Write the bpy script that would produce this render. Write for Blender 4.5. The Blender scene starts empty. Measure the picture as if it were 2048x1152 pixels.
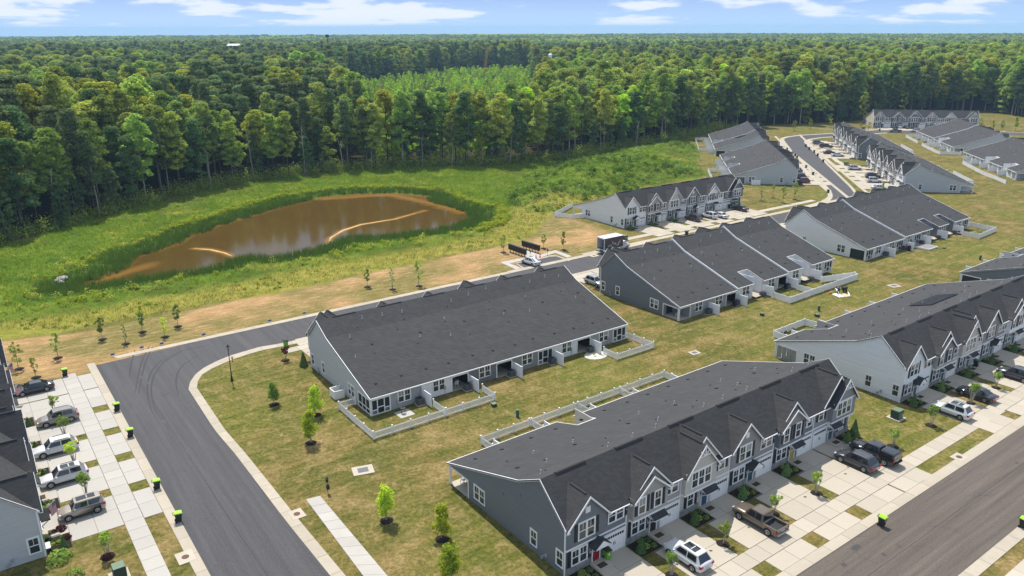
import bpy, bmesh, math, random
import numpy as np
from mathutils import Matrix, Vector
random.seed(7); RNG = np.random.default_rng(7)
PI = math.pi; R = math.radians
SC = bpy.context.scene
COL = SC.collection
# ------------------------------------------------------------------ camera
S = .88
FPX, PITCH, ROLL, CAMH = 1582.9, R(18.219), R(-.186), 52.8*.88
cd = bpy.data.cameras.new('camera'); cam = bpy.data.objects.new('camera', cd); COL.objects.link(cam)
cd.sensor_width = 36; cd.lens = 36*FPX/2048; cd.clip_start = .5; cd.clip_end = 40000
cam.matrix_world = Matrix.Translation((0, 0, CAMH)) @ Matrix.Rotation(PI/2-PITCH, 4, 'X') @ Matrix.Rotation(-ROLL*-1, 4, 'Z')
SC.camera = cam
# ------------------------------------------------------------------ light
SUNV = Vector((-1.18, 2.74, 5.45)).normalized()
W = bpy.data.worlds.new('World'); SC.world = W; W.use_nodes = True
SKY_STRENGTH, SUN_STRENGTH = .15, 3.3
SC.view_settings.view_transform = 'Standard'; SC.view_settings.look = 'None'
SC.view_settings.gamma = 1; SC.view_settings.use_curve_mapping = False
SC.view_settings.exposure = 0.84
def world_nodes():
    nt = W.node_tree; N = nt.nodes; L = nt.links; N.clear()
    def nd(t, **k):
        n = N.new(t)
        for a, b in k.items(): setattr(n, a, b)
        return n
    out = nd('ShaderNodeOutputWorld'); bg = nd('ShaderNodeBackground'); bg.inputs[1].default_value = SKY_STRENGTH
    sky = nd('ShaderNodeTexSky', sky_type='NISHITA', sun_disc=False, sun_elevation=math.asin(SUNV.z),
             sun_rotation=math.atan2(SUNV.x, SUNV.y) % (2*PI), air_density=1.0, dust_density=.35, ozone_density=2.2, altitude=50)
    geo = nd('ShaderNodeNewGeometry'); sep = nd('ShaderNodeSeparateXYZ'); L.new(geo.outputs['Incoming'], sep.inputs[0])
    def m(op, a, b=None, c=None):
        n = nd('ShaderNodeMath', operation=op)
        for i, v in enumerate((a, b, c)):
            if v is None: continue
            if hasattr(v, 'is_output'): L.new(v, n.inputs[i])
            else: n.inputs[i].default_value = v
        return n.outputs[0]
    z = m('MULTIPLY', sep.outputs[2], -1); zc = m('MAXIMUM', z, .001)
    az = m('ARCTAN2', m('MULTIPLY', sep.outputs[0], -1), m('MULTIPLY', sep.outputs[1], -1))
    cv = nd('ShaderNodeCombineXYZ'); L.new(m('MULTIPLY', az, 8.0), cv.inputs[0]); L.new(m('MULTIPLY', m('LOGARITHM', m('ADD', zc, .025), math.e), 1.9), cv.inputs[1]); cv.inputs[2].default_value = 9.3
    def noise(scale, det, rough, dist=0, vec=cv):
        n = nd('ShaderNodeTexNoise'); n.inputs['Scale'].default_value = scale; n.inputs['Detail'].default_value = det
        n.inputs['Roughness'].default_value = rough; n.inputs['Distortion'].default_value = dist
        mp = nd('ShaderNodeMapping'); mp.inputs['Scale'].default_value = (1, 1, 1); L.new(vec.outputs[0], mp.inputs[0]); L.new(mp.outputs[0], n.inputs['Vector'])
        return n.outputs[0]
    n1 = noise(1.35, 8, .56, .15); n2 = noise(.7, 2, .5)
    c = m('ADD', m('MULTIPLY', n1, .75), m('MULTIPLY', n2, .35))
    def ss(v, a, b):
        n = nd('ShaderNodeMapRange', interpolation_type='SMOOTHSTEP'); L.new(v, n.inputs[0]); n.inputs[1].default_value = a; n.inputs[2].default_value = b
        return n.outputs[0]
    cov = ss(c, .52, .60)
    thick = ss(c, .51, .63)
    cov = m('MULTIPLY', cov, .86)
    cov = m('MULTIPLY', cov, ss(z, .0, .006))
    hz = m('SUBTRACT', 1, ss(z, .0, .5))
    mix0 = nd('ShaderNodeMixRGB'); L.new(m('MULTIPLY_ADD', hz, .80, .12), mix0.inputs[0]); grad = nd('ShaderNodeMixRGB'); L.new(ss(z, .0, .055), grad.inputs[0]); grad.inputs[1].default_value = (1.15, 2.3, 3.9, 1); grad.inputs[2].default_value = (.34, 1.15, 3.2, 1)
    tint = nd('ShaderNodeMixRGB', blend_type='MULTIPLY'); tint.inputs[0].default_value = 1; L.new(sky.outputs[0], tint.inputs[1]); tint.inputs[2].default_value = (1.42, 1.08, .78, 1)
    L.new(tint.outputs[0], mix0.inputs[1]); L.new(grad.outputs[0], mix0.inputs[2])
    ccol = nd('ShaderNodeMixRGB'); L.new(thick, ccol.inputs[0]); ccol.inputs[1].default_value = (2.1, 2.8, 3.7, 1); ccol.inputs[2].default_value = (3.4, 3.6, 3.9, 1)
    mix = nd('ShaderNodeMixRGB'); L.new(cov, mix.inputs[0]); L.new(mix0.outputs[0], mix.inputs[1]); L.new(ccol.outputs[0], mix.inputs[2])
    L.new(mix.outputs[0], bg.inputs[0]); L.new(bg.outputs[0], out.inputs[0])
world_nodes()
sl = bpy.data.lights.new('sun', 'SUN'); sl.energy = SUN_STRENGTH; sl.angle = R(.53); sl.color = (1, .95, .87)
so = bpy.data.objects.new('sun', sl); COL.objects.link(so); so.rotation_euler = SUNV.to_track_quat('Z', 'Y').to_euler(); so.location = (0, 0, 300)
SC.render.engine = 'CYCLES'
SC.cycles.max_bounces = 5; SC.cycles.diffuse_bounces = 3; SC.cycles.glossy_bounces = 3; SC.cycles.transmission_bounces = 2; SC.cycles.volume_bounces = 1
# ------------------------------------------------------------------ survey helpers (photo pixel -> place on the ground)
def ray(px, py):
    c, s = math.cos(ROLL), math.sin(ROLL); dx = px-1024; dy = py-576
    u = (c*dx+s*dy)/FPX; b = -(-s*dx+c*dy)/FPX
    return np.array([u, math.cos(PITCH)+b*math.sin(PITCH), -math.sin(PITCH)+b*math.cos(PITCH)])
def G(px, py, z=0):
    d = ray(px, py); p = np.array([0, 0, CAMH])+d*(z-CAMH)/d[2]
    return (float(p[0]), float(p[1]))
FR = {'C': (5.26, 66.92, 36.6, 50.6), 'A': (7.53, 148.78, 216.04, 50.0), 'B': (58.97, 187.79, 216.9, 50.6), 'B2': (111.9, 228.5, 217.0, 51.6),
      'C2': (57.15, 105.67, 36.9, 50.4), 'C3': (109.1, 144.5, 36.9, 50.4), 'E': (31.0, 212.55, 35.9, 49.2), 'H1': (141.7, 315.4, -100.7, 53),
      'H2': (155.8, 387, -101.6, 58), 'G1': (99.8, 275, 81.3, 48.5), 'G2': (108.8, 337.2, 79.9, 49.4), 'I': (199, 441.2, -9.6, 53.3),
      'J1': (213.5, 341.8, 79.4, 54.9), 'J2': (203, 280, 81, 50), 'F': (-49.2, 70.5, 125.7, 50.6)}
FR = {k: (a*S, b*S, R(c), d*S) for k, (a, b, c, d) in FR.items()}
def LW(row, a, b, z=None):
    x, y, w, _ = FR[row]; p = (x+math.cos(w)*a-math.sin(w)*b, y+math.sin(w)*a+math.cos(w)*b)
    return p if z is None else (p[0], p[1], z)
def WL(row, x, y):
    X, Y, w, _ = FR[row]; dx, dy = x-X, y-Y
    return (dx*math.cos(w)+dy*math.sin(w), -dx*math.sin(w)+dy*math.cos(w))
# ------------------------------------------------------------------ material helpers
MATS = {}
def mat(name, col, rough=.85, var=.12, nscale=3.0, bump=0, metal=0, spec=.3, detail=4, rnd=0, coords='Object', trans=0, coat=0, stretch=None, col2=None, bscale=None):
    if name in MATS: return MATS[name]
    M = bpy.data.materials.new(name); M.use_nodes = True; nt = M.node_tree; N = nt.nodes; L = nt.links
    bs = N['Principled BSDF']; bs.inputs['Roughness'].default_value = rough; bs.inputs['Metallic'].default_value = metal
    bs.inputs['Specular IOR Level'].default_value = spec; bs.inputs['Coat Weight'].default_value = coat; bs.inputs['Coat Roughness'].default_value = .05
    tc = N.new('ShaderNodeTexCoord'); src = tc.outputs[coords]
    if stretch:
        mp = N.new('ShaderNodeMapping'); mp.inputs['Scale'].default_value = stretch; L.new(src, mp.inputs[0]); src = mp.outputs[0]
    nz = N.new('ShaderNodeTexNoise'); nz.inputs['Scale'].default_value = nscale; nz.inputs['Detail'].default_value = detail; nz.inputs['Roughness'].default_value = .6
    L.new(src, nz.inputs['Vector'])
    mx = N.new('ShaderNodeMixRGB'); L.new(nz.outputs[0], mx.inputs[0])
    c2 = col2 or tuple(min(1, c*(1+var)) for c in col); c1 = col if col2 else tuple(c*(1-var) for c in col)
    mx.inputs[1].default_value = (*c1, 1); mx.inputs[2].default_value = (*c2, 1); o = mx.outputs[0]
    if rnd:
        oi = N.new('ShaderNodeObjectInfo'); h = N.new('ShaderNodeHueSaturation'); mr = N.new('ShaderNodeMapRange'); L.new(oi.outputs['Random'], mr.inputs[0])
        mr.inputs[3].default_value = 1-rnd; mr.inputs[4].default_value = 1+rnd; L.new(mr.outputs[0], h.inputs['Value']); L.new(o, h.inputs['Color']); o = h.outputs[0]
    L.new(o, bs.inputs['Base Color'])
    if bump:
        b = N.new('ShaderNodeBump'); b.inputs['Strength'].default_value = bump; b.inputs['Distance'].default_value = .05
        nb = N.new('ShaderNodeTexNoise'); nb.inputs['Scale'].default_value = bscale or nscale*4; nb.inputs['Detail'].default_value = 4; L.new(src, nb.inputs['Vector'])
        L.new(nb.outputs[0], b.inputs['Height']); L.new(b.outputs[0], bs.inputs['Normal'])
    MATS[name] = M; M['bs'] = 1
    return M
def siding(name, col, vertical=False, pitch=.16):
    if name in MATS: return MATS[name]
    M = bpy.data.materials.new(name); M.use_nodes = True; nt = M.node_tree; N = nt.nodes; L = nt.links; bs = N['Principled BSDF']
    bs.inputs['Roughness'].default_value = .6; bs.inputs['Specular IOR Level'].default_value = .3
    tc = N.new('ShaderNodeTexCoord'); sp = N.new('ShaderNodeSeparateXYZ'); L.new(tc.outputs['Object'], sp.inputs[0])
    def m(op, a, b=None):
        n = N.new('ShaderNodeMath'); n.operation = op
        for i, v in enumerate((a, b)):
            if v is None: continue
            if hasattr(v, 'is_output'): L.new(v, n.inputs[i])
            else: n.inputs[i].default_value = v
        return n.outputs[0]
    if vertical: f = m('FRACT', m('DIVIDE', m('ADD', sp.outputs[0], 100), .32)); line = m('LESS_THAN', f, .16)
    else: f = m('FRACT', m('DIVIDE', m('ADD', sp.outputs[2], 10), pitch)); line = m('LESS_THAN', f, .16)
    mp = N.new('ShaderNodeMapping'); mp.inputs['Scale'].default_value = (.25, .25, 3.2) if not vertical else (1, 1, .3); L.new(tc.outputs['Object'], mp.inputs[0])
    nz = N.new('ShaderNodeTexNoise'); nz.inputs['Scale'].default_value = 1.3; nz.inputs['Detail'].default_value = 5; L.new(mp.outputs[0], nz.inputs['Vector'])
    # single courses differ a little in shade
    cr = N.new('ShaderNodeTexWhiteNoise'); cr.noise_dimensions = '2D'
    cx = N.new('ShaderNodeCombineXYZ')
    L.new(m('FLOOR', m('DIVIDE', m('ADD', m('ADD', sp.outputs[0], sp.outputs[1]), 100), 3.4)), cx.inputs[0]); L.new(m('FLOOR', m('DIVIDE', m('ADD', sp.outputs[2], 10), pitch)), cx.inputs[1]); L.new(cx.outputs[0], cr.inputs['Vector'])
    v = m('ADD', m('MULTIPLY', nz.outputs[0], .16), m('MULTIPLY', cr.outputs['Value'], .07)); v = m('ADD', v, .88); v = m('MULTIPLY', v, m('SUBTRACT', 1, m('MULTIPLY', line, .22)))
    h = N.new('ShaderNodeHueSaturation'); h.inputs['Color'].default_value = (*col, 1); L.new(v, h.inputs['Value']); L.new(h.outputs[0], bs.inputs['Base Color'])
    b = N.new('ShaderNodeBump'); b.inputs['Strength'].default_value = .35; b.inputs['Distance'].default_value = .02; L.new(f, b.inputs['Height']); L.new(b.outputs[0], bs.inputs['Normal'])
    MATS[name] = M; return M
def shingle():
    M = bpy.data.materials.new('asphalt_shingles'); M.use_nodes = True; nt = M.node_tree; N = nt.nodes; L = nt.links; bs = N['Principled BSDF']
    bs.inputs['Roughness'].default_value = .92; bs.inputs['Specular IOR Level'].default_value = .25
    tc = N.new('ShaderNodeTexCoord')
    mp = N.new('ShaderNodeMapping'); mp.inputs['Scale'].default_value = (1, 1, 1); L.new(tc.outputs['Object'], mp.inputs[0])
    sp = N.new('ShaderNodeSeparateXYZ'); L.new(mp.outputs[0], sp.inputs[0])
    # slope coordinate ~ y*.62+z : each roof course gets its own tone
    def m(op, a, b=None):
        n = N.new('ShaderNodeMath'); n.operation = op
        for i, v in enumerate((a, b)):
            if v is None: continue
            if hasattr(v, 'is_output'): L.new(v, n.inputs[i])
            else: n.inputs[i].default_value = v
        return n.outputs[0]
    t = m('MULTIPLY', sp.outputs[2], 1.45); row = m('FLOOR', m('DIVIDE', m('ADD', t, 50), .22))
    off = m('FRACT', m('MULTIPLY', m('SINE', m('MULTIPLY', row, 12.9898)), 43.7)); colm = m('FLOOR', m('DIVIDE', m('ADD', m('ADD', sp.outputs[0], sp.outputs[1]), m('MULTIPLY', off, .9)), .45))
    cv = N.new('ShaderNodeCombineXYZ'); L.new(colm, cv.inputs[0]); L.new(row, cv.inputs[1])
    wn = N.new('ShaderNodeTexWhiteNoise'); wn.noise_dimensions = '2D'; L.new(cv.outputs[0], wn.inputs['Vector'])
    fr = m('FRACT', m('DIVIDE', m('ADD', t, 50), .22)); line = m('LESS_THAN', fr, .22)
    nz = N.new('ShaderNodeTexNoise'); nz.inputs['Scale'].default_value = .5; nz.inputs['Detail'].default_value = 5; L.new(tc.outputs['Object'], nz.inputs['Vector'])
    nz2 = N.new('ShaderNodeTexNoise'); nz2.inputs['Scale'].default_value = 9; nz2.inputs['Detail'].default_value = 3; L.new(tc.outputs['Object'], nz2.inputs['Vector'])
    v = m('ADD', m('MULTIPLY', wn.outputs['Value'], .22), .78); v = m('MULTIPLY', v, m('ADD', m('MULTIPLY', nz.outputs[0], .3), .88)); v = m('MULTIPLY', v, m('ADD', m('MULTIPLY', nz2.outputs[0], .3), .85))
    v = m('MULTIPLY', v, m('SUBTRACT', 1, m('MULTIPLY', line, .2)))
    h = N.new('ShaderNodeHueSaturation'); h.inputs['Color'].default_value = (.055, .055, .056, 1); L.new(v, h.inputs['Value']); L.new(h.outputs[0], bs.inputs['Base Color'])
    b = N.new('ShaderNodeBump'); b.inputs['Strength'].default_value = .5; b.inputs['Distance'].default_value = .03; L.new(fr, b.inputs['Height']); L.new(b.outputs[0], bs.inputs['Normal'])
    return M
SH = shingle()
WHITE = mat('white_trim', (.76, .76, .75), .5, .06, 2)
VINYL = mat('white_vinyl', (.80, .80, .80), .4, .05, 1.5)
DARKT = mat('dark_shutter', (.018, .022, .028), .5, .2)
BLACK = mat('black_metal', (.012, .012, .013), .4, .2)
RIDGE = mat('ridge_cap', (.024, .024, .026), .8, .2)
GLASS = mat('window_glass', (.03, .04, .04), .06, .5, .7, spec=.6)
BLIND = mat('window_blind', (.24, .25, .24), .3, .3, 2, spec=.6)
SCREEN = mat('porch_screen', (.02, .024, .024), .6, .2)
INTER = mat('porch_interior', (.05, .05, .052), .9)
VPIPE = mat('vent_pipe', (.50, .50, .49), .5)
STONE = mat('stone_veneer', (.10, .10, .105), .9, .5, 2.2, bump=.6, col2=(.42, .40, .37), detail=2)
CONC = mat('concrete', (.41, .365, .295), .9, .2, .35, bump=.1, rnd=.07, detail=8)
CONC2 = mat('concrete_new', (.39, .37, .335), .9, .14, .4, bump=.1, rnd=.05, detail=8)
KERB = mat('kerb_concrete', (.38, .335, .265), .9, .18, 1.2, bump=.1, rnd=.06, detail=8)
JOINT = mat('slab_joint', (.15, .125, .10), .95, .2)
MULCH = mat('mulch', (.018, .012, .009), 1, .5, 9, bump=.6)
CP = {'slate': (.160, .176, .192), 'taupe': (.36, .345, .32), 'beige': (.52, .49, .43), 'mid': (.26, .258, .255), 'white': (.74, .75, .76), 'light': (.48, .49, .50),
      'grey': (.33, .34, .345), 'cream': (.64, .59, .50)}
def SD(c): return siding('siding_'+c, CP[c])
def SV(c): return siding('batten_'+c, CP[c], True)
# ------------------------------------------------------------------ mesh helpers
class MB:
    def __init__(s): s.v = []; s.f = []; s.m = []
    def face(s, pts, m=0):
        i = len(s.v); s.v += [tuple(p) for p in pts]; s.f.append(tuple(range(i, i+len(pts)))); s.m.append(m)
    def box(s, x0, x1, y0, y1, z0, z1, m=0):
        i = len(s.v); s.v += [(x0, y0, z0), (x1, y0, z0), (x1, y1, z0), (x0, y1, z0), (x0, y0, z1), (x1, y0, z1), (x1, y1, z1), (x0, y1, z1)]
        for q in ((0, 3, 2, 1), (4, 5, 6, 7), (0, 1, 5, 4), (1, 2, 6, 5), (2, 3, 7, 6), (3, 0, 4, 7)): s.f.append(tuple(i+k for k in q)); s.m.append(m)
    def hexa(s, p, m=0):   # 8 points: 4 bottom, 4 top
        i = len(s.v); s.v += [tuple(q) for q in p]
        for q in ((0, 3, 2, 1), (4, 5, 6, 7), (0, 1, 5, 4), (1, 2, 6, 5), (2, 3, 7, 6), (3, 0, 4, 7)): s.f.append(tuple(i+k for k in q)); s.m.append(m)
    def bar(s, p, q, w, h=None, m=0):
        h = h or w; p = Vector(p); q = Vector(q); d = (q-p).normalized(); up = Vector((0, 0, 1)) if abs(d.z) < .95 else Vector((0, 1, 0))
        r = d.cross(up).normalized()*w/2; u = r.cross(d).normalized()*h/2
        s.hexa([p-r-u, p+r-u, q+r-u, q-r-u, p-r+u, p+r+u, q+r+u, q-r+u], m)
    def cyl(s, c, r0, r1, z0, z1, n=10, m=0, ax='z', cap=True):
        i = len(s.v)
        for z, r in ((z0, r0), (z1, r1)):
            for k in range(n):
                a = 2*PI*k/n; p = (r*math.cos(a), r*math.sin(a), z)
                if ax == 'y': p = (p[0], z, p[1])
                if ax == 'x': p = (z, p[0], p[1])
                s.v.append((c[0]+p[0], c[1]+p[1], c[2]+p[2]))
        for k in range(n): s.f.append((i+k, i+(k+1) % n, i+n+(k+1) % n, i+n+k)); s.m.append(m)
        if cap: s.f.append(tuple(i+n-1-k for k in range(n))); s.m.append(m); s.f.append(tuple(i+n+k for k in range(n))); s.m.append(m)
    def tube(s, pts, rad, n=6, m=0):
        i = len(s.v); pts = [Vector(p) for p in pts]
        for j, p in enumerate(pts):
            d = (pts[min(j+1, len(pts)-1)]-pts[max(j-1, 0)]).normalized(); up = Vector((1, 0, 0)) if abs(d.x) < .9 else Vector((0, 1, 0))
            a = d.cross(up).normalized(); b = d.cross(a).normalized(); r = rad[j] if hasattr(rad, '__len__') else rad
            for k in range(n): s.v.append(tuple(p+a*r*math.cos(2*PI*k/n)+b*r*math.sin(2*PI*k/n)))
        for j in range(len(pts)-1):
            for k in range(n): s.f.append((i+j*n+k, i+j*n+(k+1) % n, i+(j+1)*n+(k+1) % n, i+(j+1)*n+k)); s.m.append(m)
        s.f.append(tuple(i+(len(pts)-1)*n+k for k in range(n))); s.m.append(m)
    def mesh(s, name, mats, smooth=False):
        me = bpy.data.meshes.new(name); me.from_pydata(s.v, [], s.f)
        if not isinstance(mats, (list, tuple)): mats = [mats]
        for M in mats: me.materials.append(M)
        if len(mats) > 1: me.polygons.foreach_set('material_index', s.m)
        if smooth: me.polygons.foreach_set('use_smooth', [True]*len(me.polygons))
        me.update(); return me
def put(name, me, parent=None, loc=(0, 0, 0), rz=0, sc=None):
    o = bpy.data.objects.new(name, me); COL.objects.link(o)
    o.location = loc; o.rotation_euler = (0, 0, rz)
    if sc: o.scale = sc if hasattr(sc, '__len__') else (sc, sc, sc)
    if parent: o.parent = parent
    return o
def tag(o, label=None, cat=None, group=None, kind=None):
    if label: o['label'] = label
    if cat: o['category'] = cat
    if group: o['group'] = group
    if kind: o['kind'] = kind
    return o
def thing(name, label, cat, loc=(0, 0, 0), rz=0, group=None):
    return tag(put(name, None, None, loc, rz), label, cat, group)
def struct(name, me, parent=None, **k):
    o = put(name, me, parent, **k)
    if not parent: o['kind'] = 'structure'
    return o
def copy_tree(o, loc, rz=0, sc=None):
    r = o.copy(); COL.objects.link(r); r.location = loc; r.rotation_euler = (0, 0, rz)
    if sc: r.scale = sc if hasattr(sc, '__len__') else (sc, sc, sc)
    for ch in o.children:
        c = ch.copy(); COL.objects.link(c); c.parent = r
        for g in ch.children:
            d = g.copy(); COL.objects.link(d); d.parent = c
    return r
_cache = {}
def cached(key, fn):
    if key not in _cache: _cache[key] = fn()
    return _cache[key]
# ================================================================== GROUND
def seg_dist(P, poly, closed=True):
    poly = np.array(poly, float); A = poly; B = np.roll(poly, -1, 0)
    if not closed: A, B = poly[:-1], poly[1:]
    d = np.full(len(P), 1e9)
    for a, b in zip(A, B):
        ab = b-a; t = np.clip(((P-a)@ab)/max(ab@ab, 1e-9), 0, 1); q = P-(a+t[:, None]*ab)
        d = np.minimum(d, np.hypot(q[:, 0], q[:, 1]))
    return d
def inside(P, poly):
    poly = np.array(poly, float); x, y = P[:, 0], P[:, 1]; r = np.zeros(len(P), bool)
    for (x1, y1), (x2, y2) in zip(poly, np.roll(poly, -1, 0)):
        if y1 == y2: continue
        c = ((y1 > y) != (y2 > y)) & (x < (x2-x1)*(y-y1)/(y2-y1)+x1); r ^= c
    return r
def sdf(P, poly): # + inside
    d = seg_dist(P, poly); return np.where(inside(P, poly), d, -d)
def vnoise(P, sc, seed=0):
    rs = np.random.default_rng(seed); T = rs.random((256, 256)); q = P/sc; i = np.floor(q).astype(int); f = q-i; f = f*f*(3-2*f)
    g = lambda a, b: T[(i[:, 0]+a) % 256, (i[:, 1]+b) % 256]
    return (g(0, 0)*(1-f[:, 0])+g(1, 0)*f[:, 0])*(1-f[:, 1])+(g(0, 1)*(1-f[:, 0])+g(1, 1)*f[:, 0])*f[:, 1]
def fbm(P, sc, seed=0): return vnoise(P, sc, seed)*.5+vnoise(P, sc/2.1, seed+1)*.27+vnoise(P, sc/4.3, seed+2)*.15+vnoise(P, sc/9, seed+3)*.08
POND = [G(*p, -.5) for p in [(150, 577), (200, 558), (250, 538), (268, 516), (320, 500), (357, 488), (385, 470), (440, 451), (500, 433), (575, 411), (650, 396), (715, 390), (780, 388), (850, 394),
        (872, 408), (900, 416), (938, 426), (944, 438), (915, 452), (870, 462), (800, 470), (745, 476), (690, 478), (662, 486), (640, 500), (600, 507), (556, 516), (500, 512), (468, 520), (450, 530), (400, 541), (330, 551), (250, 562), (190, 572)]]
FOREST_EDGE = [G(*p) for p in [(-420, 640), (-200, 560), (0, 487), (110, 458), (200, 432), (300, 404), (400, 382), (500, 362), (600, 350), (700, 340), (860, 331), (1000, 330), (1130, 318), (1230, 300), (1330, 283), (1400, 268), (1440, 258), (1545, 250),
               (1620, 247), (1700, 243), (1730, 238), (1800, 226), (1960, 222), (2048, 234), (2200, 236), (2500, 240)]]
DRY = [G(*p) for p in [(-160, 800), (-100, 700), (0, 682), (120, 668), (220, 648), (340, 625), (480, 598), (600, 575), (700, 554), (850, 521), (960, 500), (1040, 482), (1075, 466), (1092, 440), (1110, 432), (1170, 447), (1262, 470),
       (1300, 487), (1230, 512), (1150, 540), (1035, 552), (860, 590), (640, 650), (400, 700), (190, 745)]]
HILL = [G(*p) for p in [(1000, 400), (1060, 350), (1130, 322), (1230, 303), (1340, 284), (1395, 290), (1402, 330), (1395, 352), (1300, 372), (1180, 400), (1110, 425), (1060, 425)]]
def sstep(x, a, b):
    t = np.clip((x-a)/(b-a), 0, 1); return t*t*(3-2*t)
def terrain(P, dP, dH, dM):
    z = -.62*sstep(dP, -7, 0)-.9*sstep(dP, 0, 4)
    z += 4.2*sstep(dH, 0, 20)*(fbm(P, 22, 20)+.2)+1.5*sstep(dH, 0, 8)*(fbm(P, 7, 25)-.45)
    z += sstep(dM, 1, 6)*(fbm(P, 6, 31)-.5)*.45*(1-sstep(dP, -4, 0))
    return z
MEADOWP = [G(*p) for p in [(-400, 760), (-100, 700), (0, 682), (120, 668), (220, 648), (340, 625), (480, 598), (600, 575), (700, 554), (850, 521), (960, 500), (1040, 482), (1075, 466), (1090, 432), (1130, 412), (1180, 402), (1235, 388), (1420, 350), (1395, 330), (1385, 285), (1400, 262), (1450, 252)]]+[(90, 520), (-600, 620), (-600, 200)]
def ground():
    nr, nt_ = 500, 620
    r = 26*(560/26)**(np.linspace(0, 1, nr)); r = np.concatenate([[2, 14], r, 560*(9700/560)**(np.linspace(.02, 1, 60))]); th = np.linspace(R(-50), R(50), nt_)
    RR, TT = np.meshgrid(r, th, indexing='ij'); P = np.stack([(RR*np.sin(TT)).ravel(), (RR*np.cos(TT)).ravel()], 1)
    fe = FOREST_EDGE+[(900, 420), (16000, 6000), (16000, 20000), (-16000, 20000), (-16000, 300)]
    dF = sdf(P, fe); dP = sdf(P, POND); dD = sdf(P, DRY); dH = sdf(P, HILL)
    n1 = fbm(P, 14, 3)-.5; n2 = fbm(P, 4, 9)-.5
    ss = lambda x, a, b: (lambda t: t*t*(3-2*t))(np.clip((x-a)/(b-a), 0, 1))
    # meadow: everything between forest and mown ground
    MEADOW = MEADOWP
    dM = sdf(P, MEADOW)
    w_me = ss(dM+n1*5+n2*1.5, -.6, .9); w_dry = ss(dD+n1*5, -.8, .8); w_fo = ss(dF+n1*4, -1, 3)
    w_dry = np.maximum(w_dry*(1-w_me), 0)
    # lower meadow strip by the dry band is olive, ring outside
    dDu = seg_dist(P, [G(*p) for p in [(-400, 760), (0, 682), (220, 648), (480, 598), (700, 554), (960, 500), (1060, 474), (1100, 425), (1170, 405)]], False)
    w_ol = ss(-dDu+n1*5, -13, -7)
    z = terrain(P, dP, dH, dM)
    rr_ = np.hypot(P[:, 0], P[:, 1]); z -= np.maximum(rr_-2500, 0)*.0075
    zz = z.copy()
    me = bpy.data.meshes.new('ground'); V = np.zeros((len(P), 3), np.float32); V[:, :2] = P; V[:, 2] = zz
    n0, n1_ = RR.shape; idx = np.arange(n0*n1_).reshape(n0, n1_)
    F = np.stack([idx[:-1, :-1], idx[:-1, 1:], idx[1:, 1:], idx[1:, :-1]], -1).reshape(-1, 4)
    me.vertices.add(len(V)); me.vertices.foreach_set('co', V.ravel()); me.loops.add(F.size); me.loops.foreach_set('vertex_index', F.ravel().astype(np.int32))
    me.polygons.add(len(F)); me.polygons.foreach_set('loop_start', np.arange(0, F.size, 4, dtype=np.int32)); me.polygons.foreach_set('loop_total', np.full(len(F), 4, np.int32)); me.update(calc_edges=True)
    me.polygons.foreach_set('use_smooth', [True]*len(F))
    for nme, w in (('meadow', w_me), ('dry', w_dry), ('forest', w_fo), ('olive', w_ol), ('bank', ss(dP, -3.2, -.6))):
        a = me.attributes.new(nme, 'FLOAT', 'POINT'); a.data.foreach_set('value', w.astype(np.float32))
    M = bpy.data.materials.new('ground'); M.use_nodes = True; nt = M.node_tree; N = nt.nodes; L = nt.links; bs = N['Principled BSDF']; bs.inputs['Roughness'].default_value = 1; bs.inputs['Specular IOR Level'].default_value = .05
    tc = N.new('ShaderNodeTexCoord')
    def noise(sc, det=6, rough=.6, st=None, rot=0, dist=0):
        m0 = N.new('ShaderNodeMapping'); m0.inputs['Rotation'].default_value = (0, 0, rot); L.new(tc.outputs['Object'], m0.inputs[0])
        mp = N.new('ShaderNodeMapping'); mp.inputs['Scale'].default_value = st or (1, 1, 1); L.new(m0.outputs[0], mp.inputs[0])
        n = N.new('ShaderNodeTexNoise'); n.inputs['Scale'].default_value = sc; n.inputs['Detail'].default_value = det; n.inputs['Roughness'].default_value = rough; n.inputs['Distortion'].default_value = dist
        L.new(mp.outputs[0], n.inputs['Vector']); return n.outputs[0]
    def ramp(v, pts):
        r_ = N.new('ShaderNodeValToRGB'); L.new(v, r_.inputs[0]); e = r_.color_ramp.elements
        while len(e) < len(pts): e.new(.5)
        for k, (p, c) in enumerate(pts): e[k].position = p; e[k].color = (*c, 1)
        return r_.outputs[0]
    def mix(f, a, b, mode='MIX'):
        n = N.new('ShaderNodeMixRGB'); n.blend_type = mode
        for i, v in enumerate((f, a, b)):
            if hasattr(v, 'is_output'): L.new(v, n.inputs[i])
            else: n.inputs[i].default_value = v if i == 0 else (*v, 1)
        return n.outputs[0]
    def att(n):
        a = N.new('ShaderNodeAttribute'); a.attribute_name = n; return a.outputs['Fac']
    lawn = ramp(noise(.16, 8, .62), [(.36, (.048, .068, .010)), (.47, (.082, .084, .016)), (.56, (.132, .105, .030)), (.66, (.23, .165, .07))])
    # mown stripes along the rows
    mow = noise(1, 5, .6, (.06, 1.1, 1), R(-36.5), .2); big = noise(.028, 3, .5); lawn = mix(ramp(big, [(.46, (0, 0, 0)), (.62, (.75, .75, .75))]), lawn, ramp(noise(.5, 7, .7), [(.35, (.062, .092, .010)), (.65, (.125, .138, .02))])); lawn = mix(.40, lawn, ramp(mow, [(.35, (.046, .056, .012)), (.65, (.185, .132, .055))]))
    pt = noise(.55, 7, .7, dist=.6); lawn = mix(ramp(pt, [(.5, (0, 0, 0)), (.66, (.55, .55, .55))]), lawn, (.255, .185, .085)); fine = noise(2.4, 7, .8); lawn = mix(.8, lawn, ramp(fine, [(.36, (.26, .26, .26)), (.64, (.96, .96, .96))]), 'OVERLAY')
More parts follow.
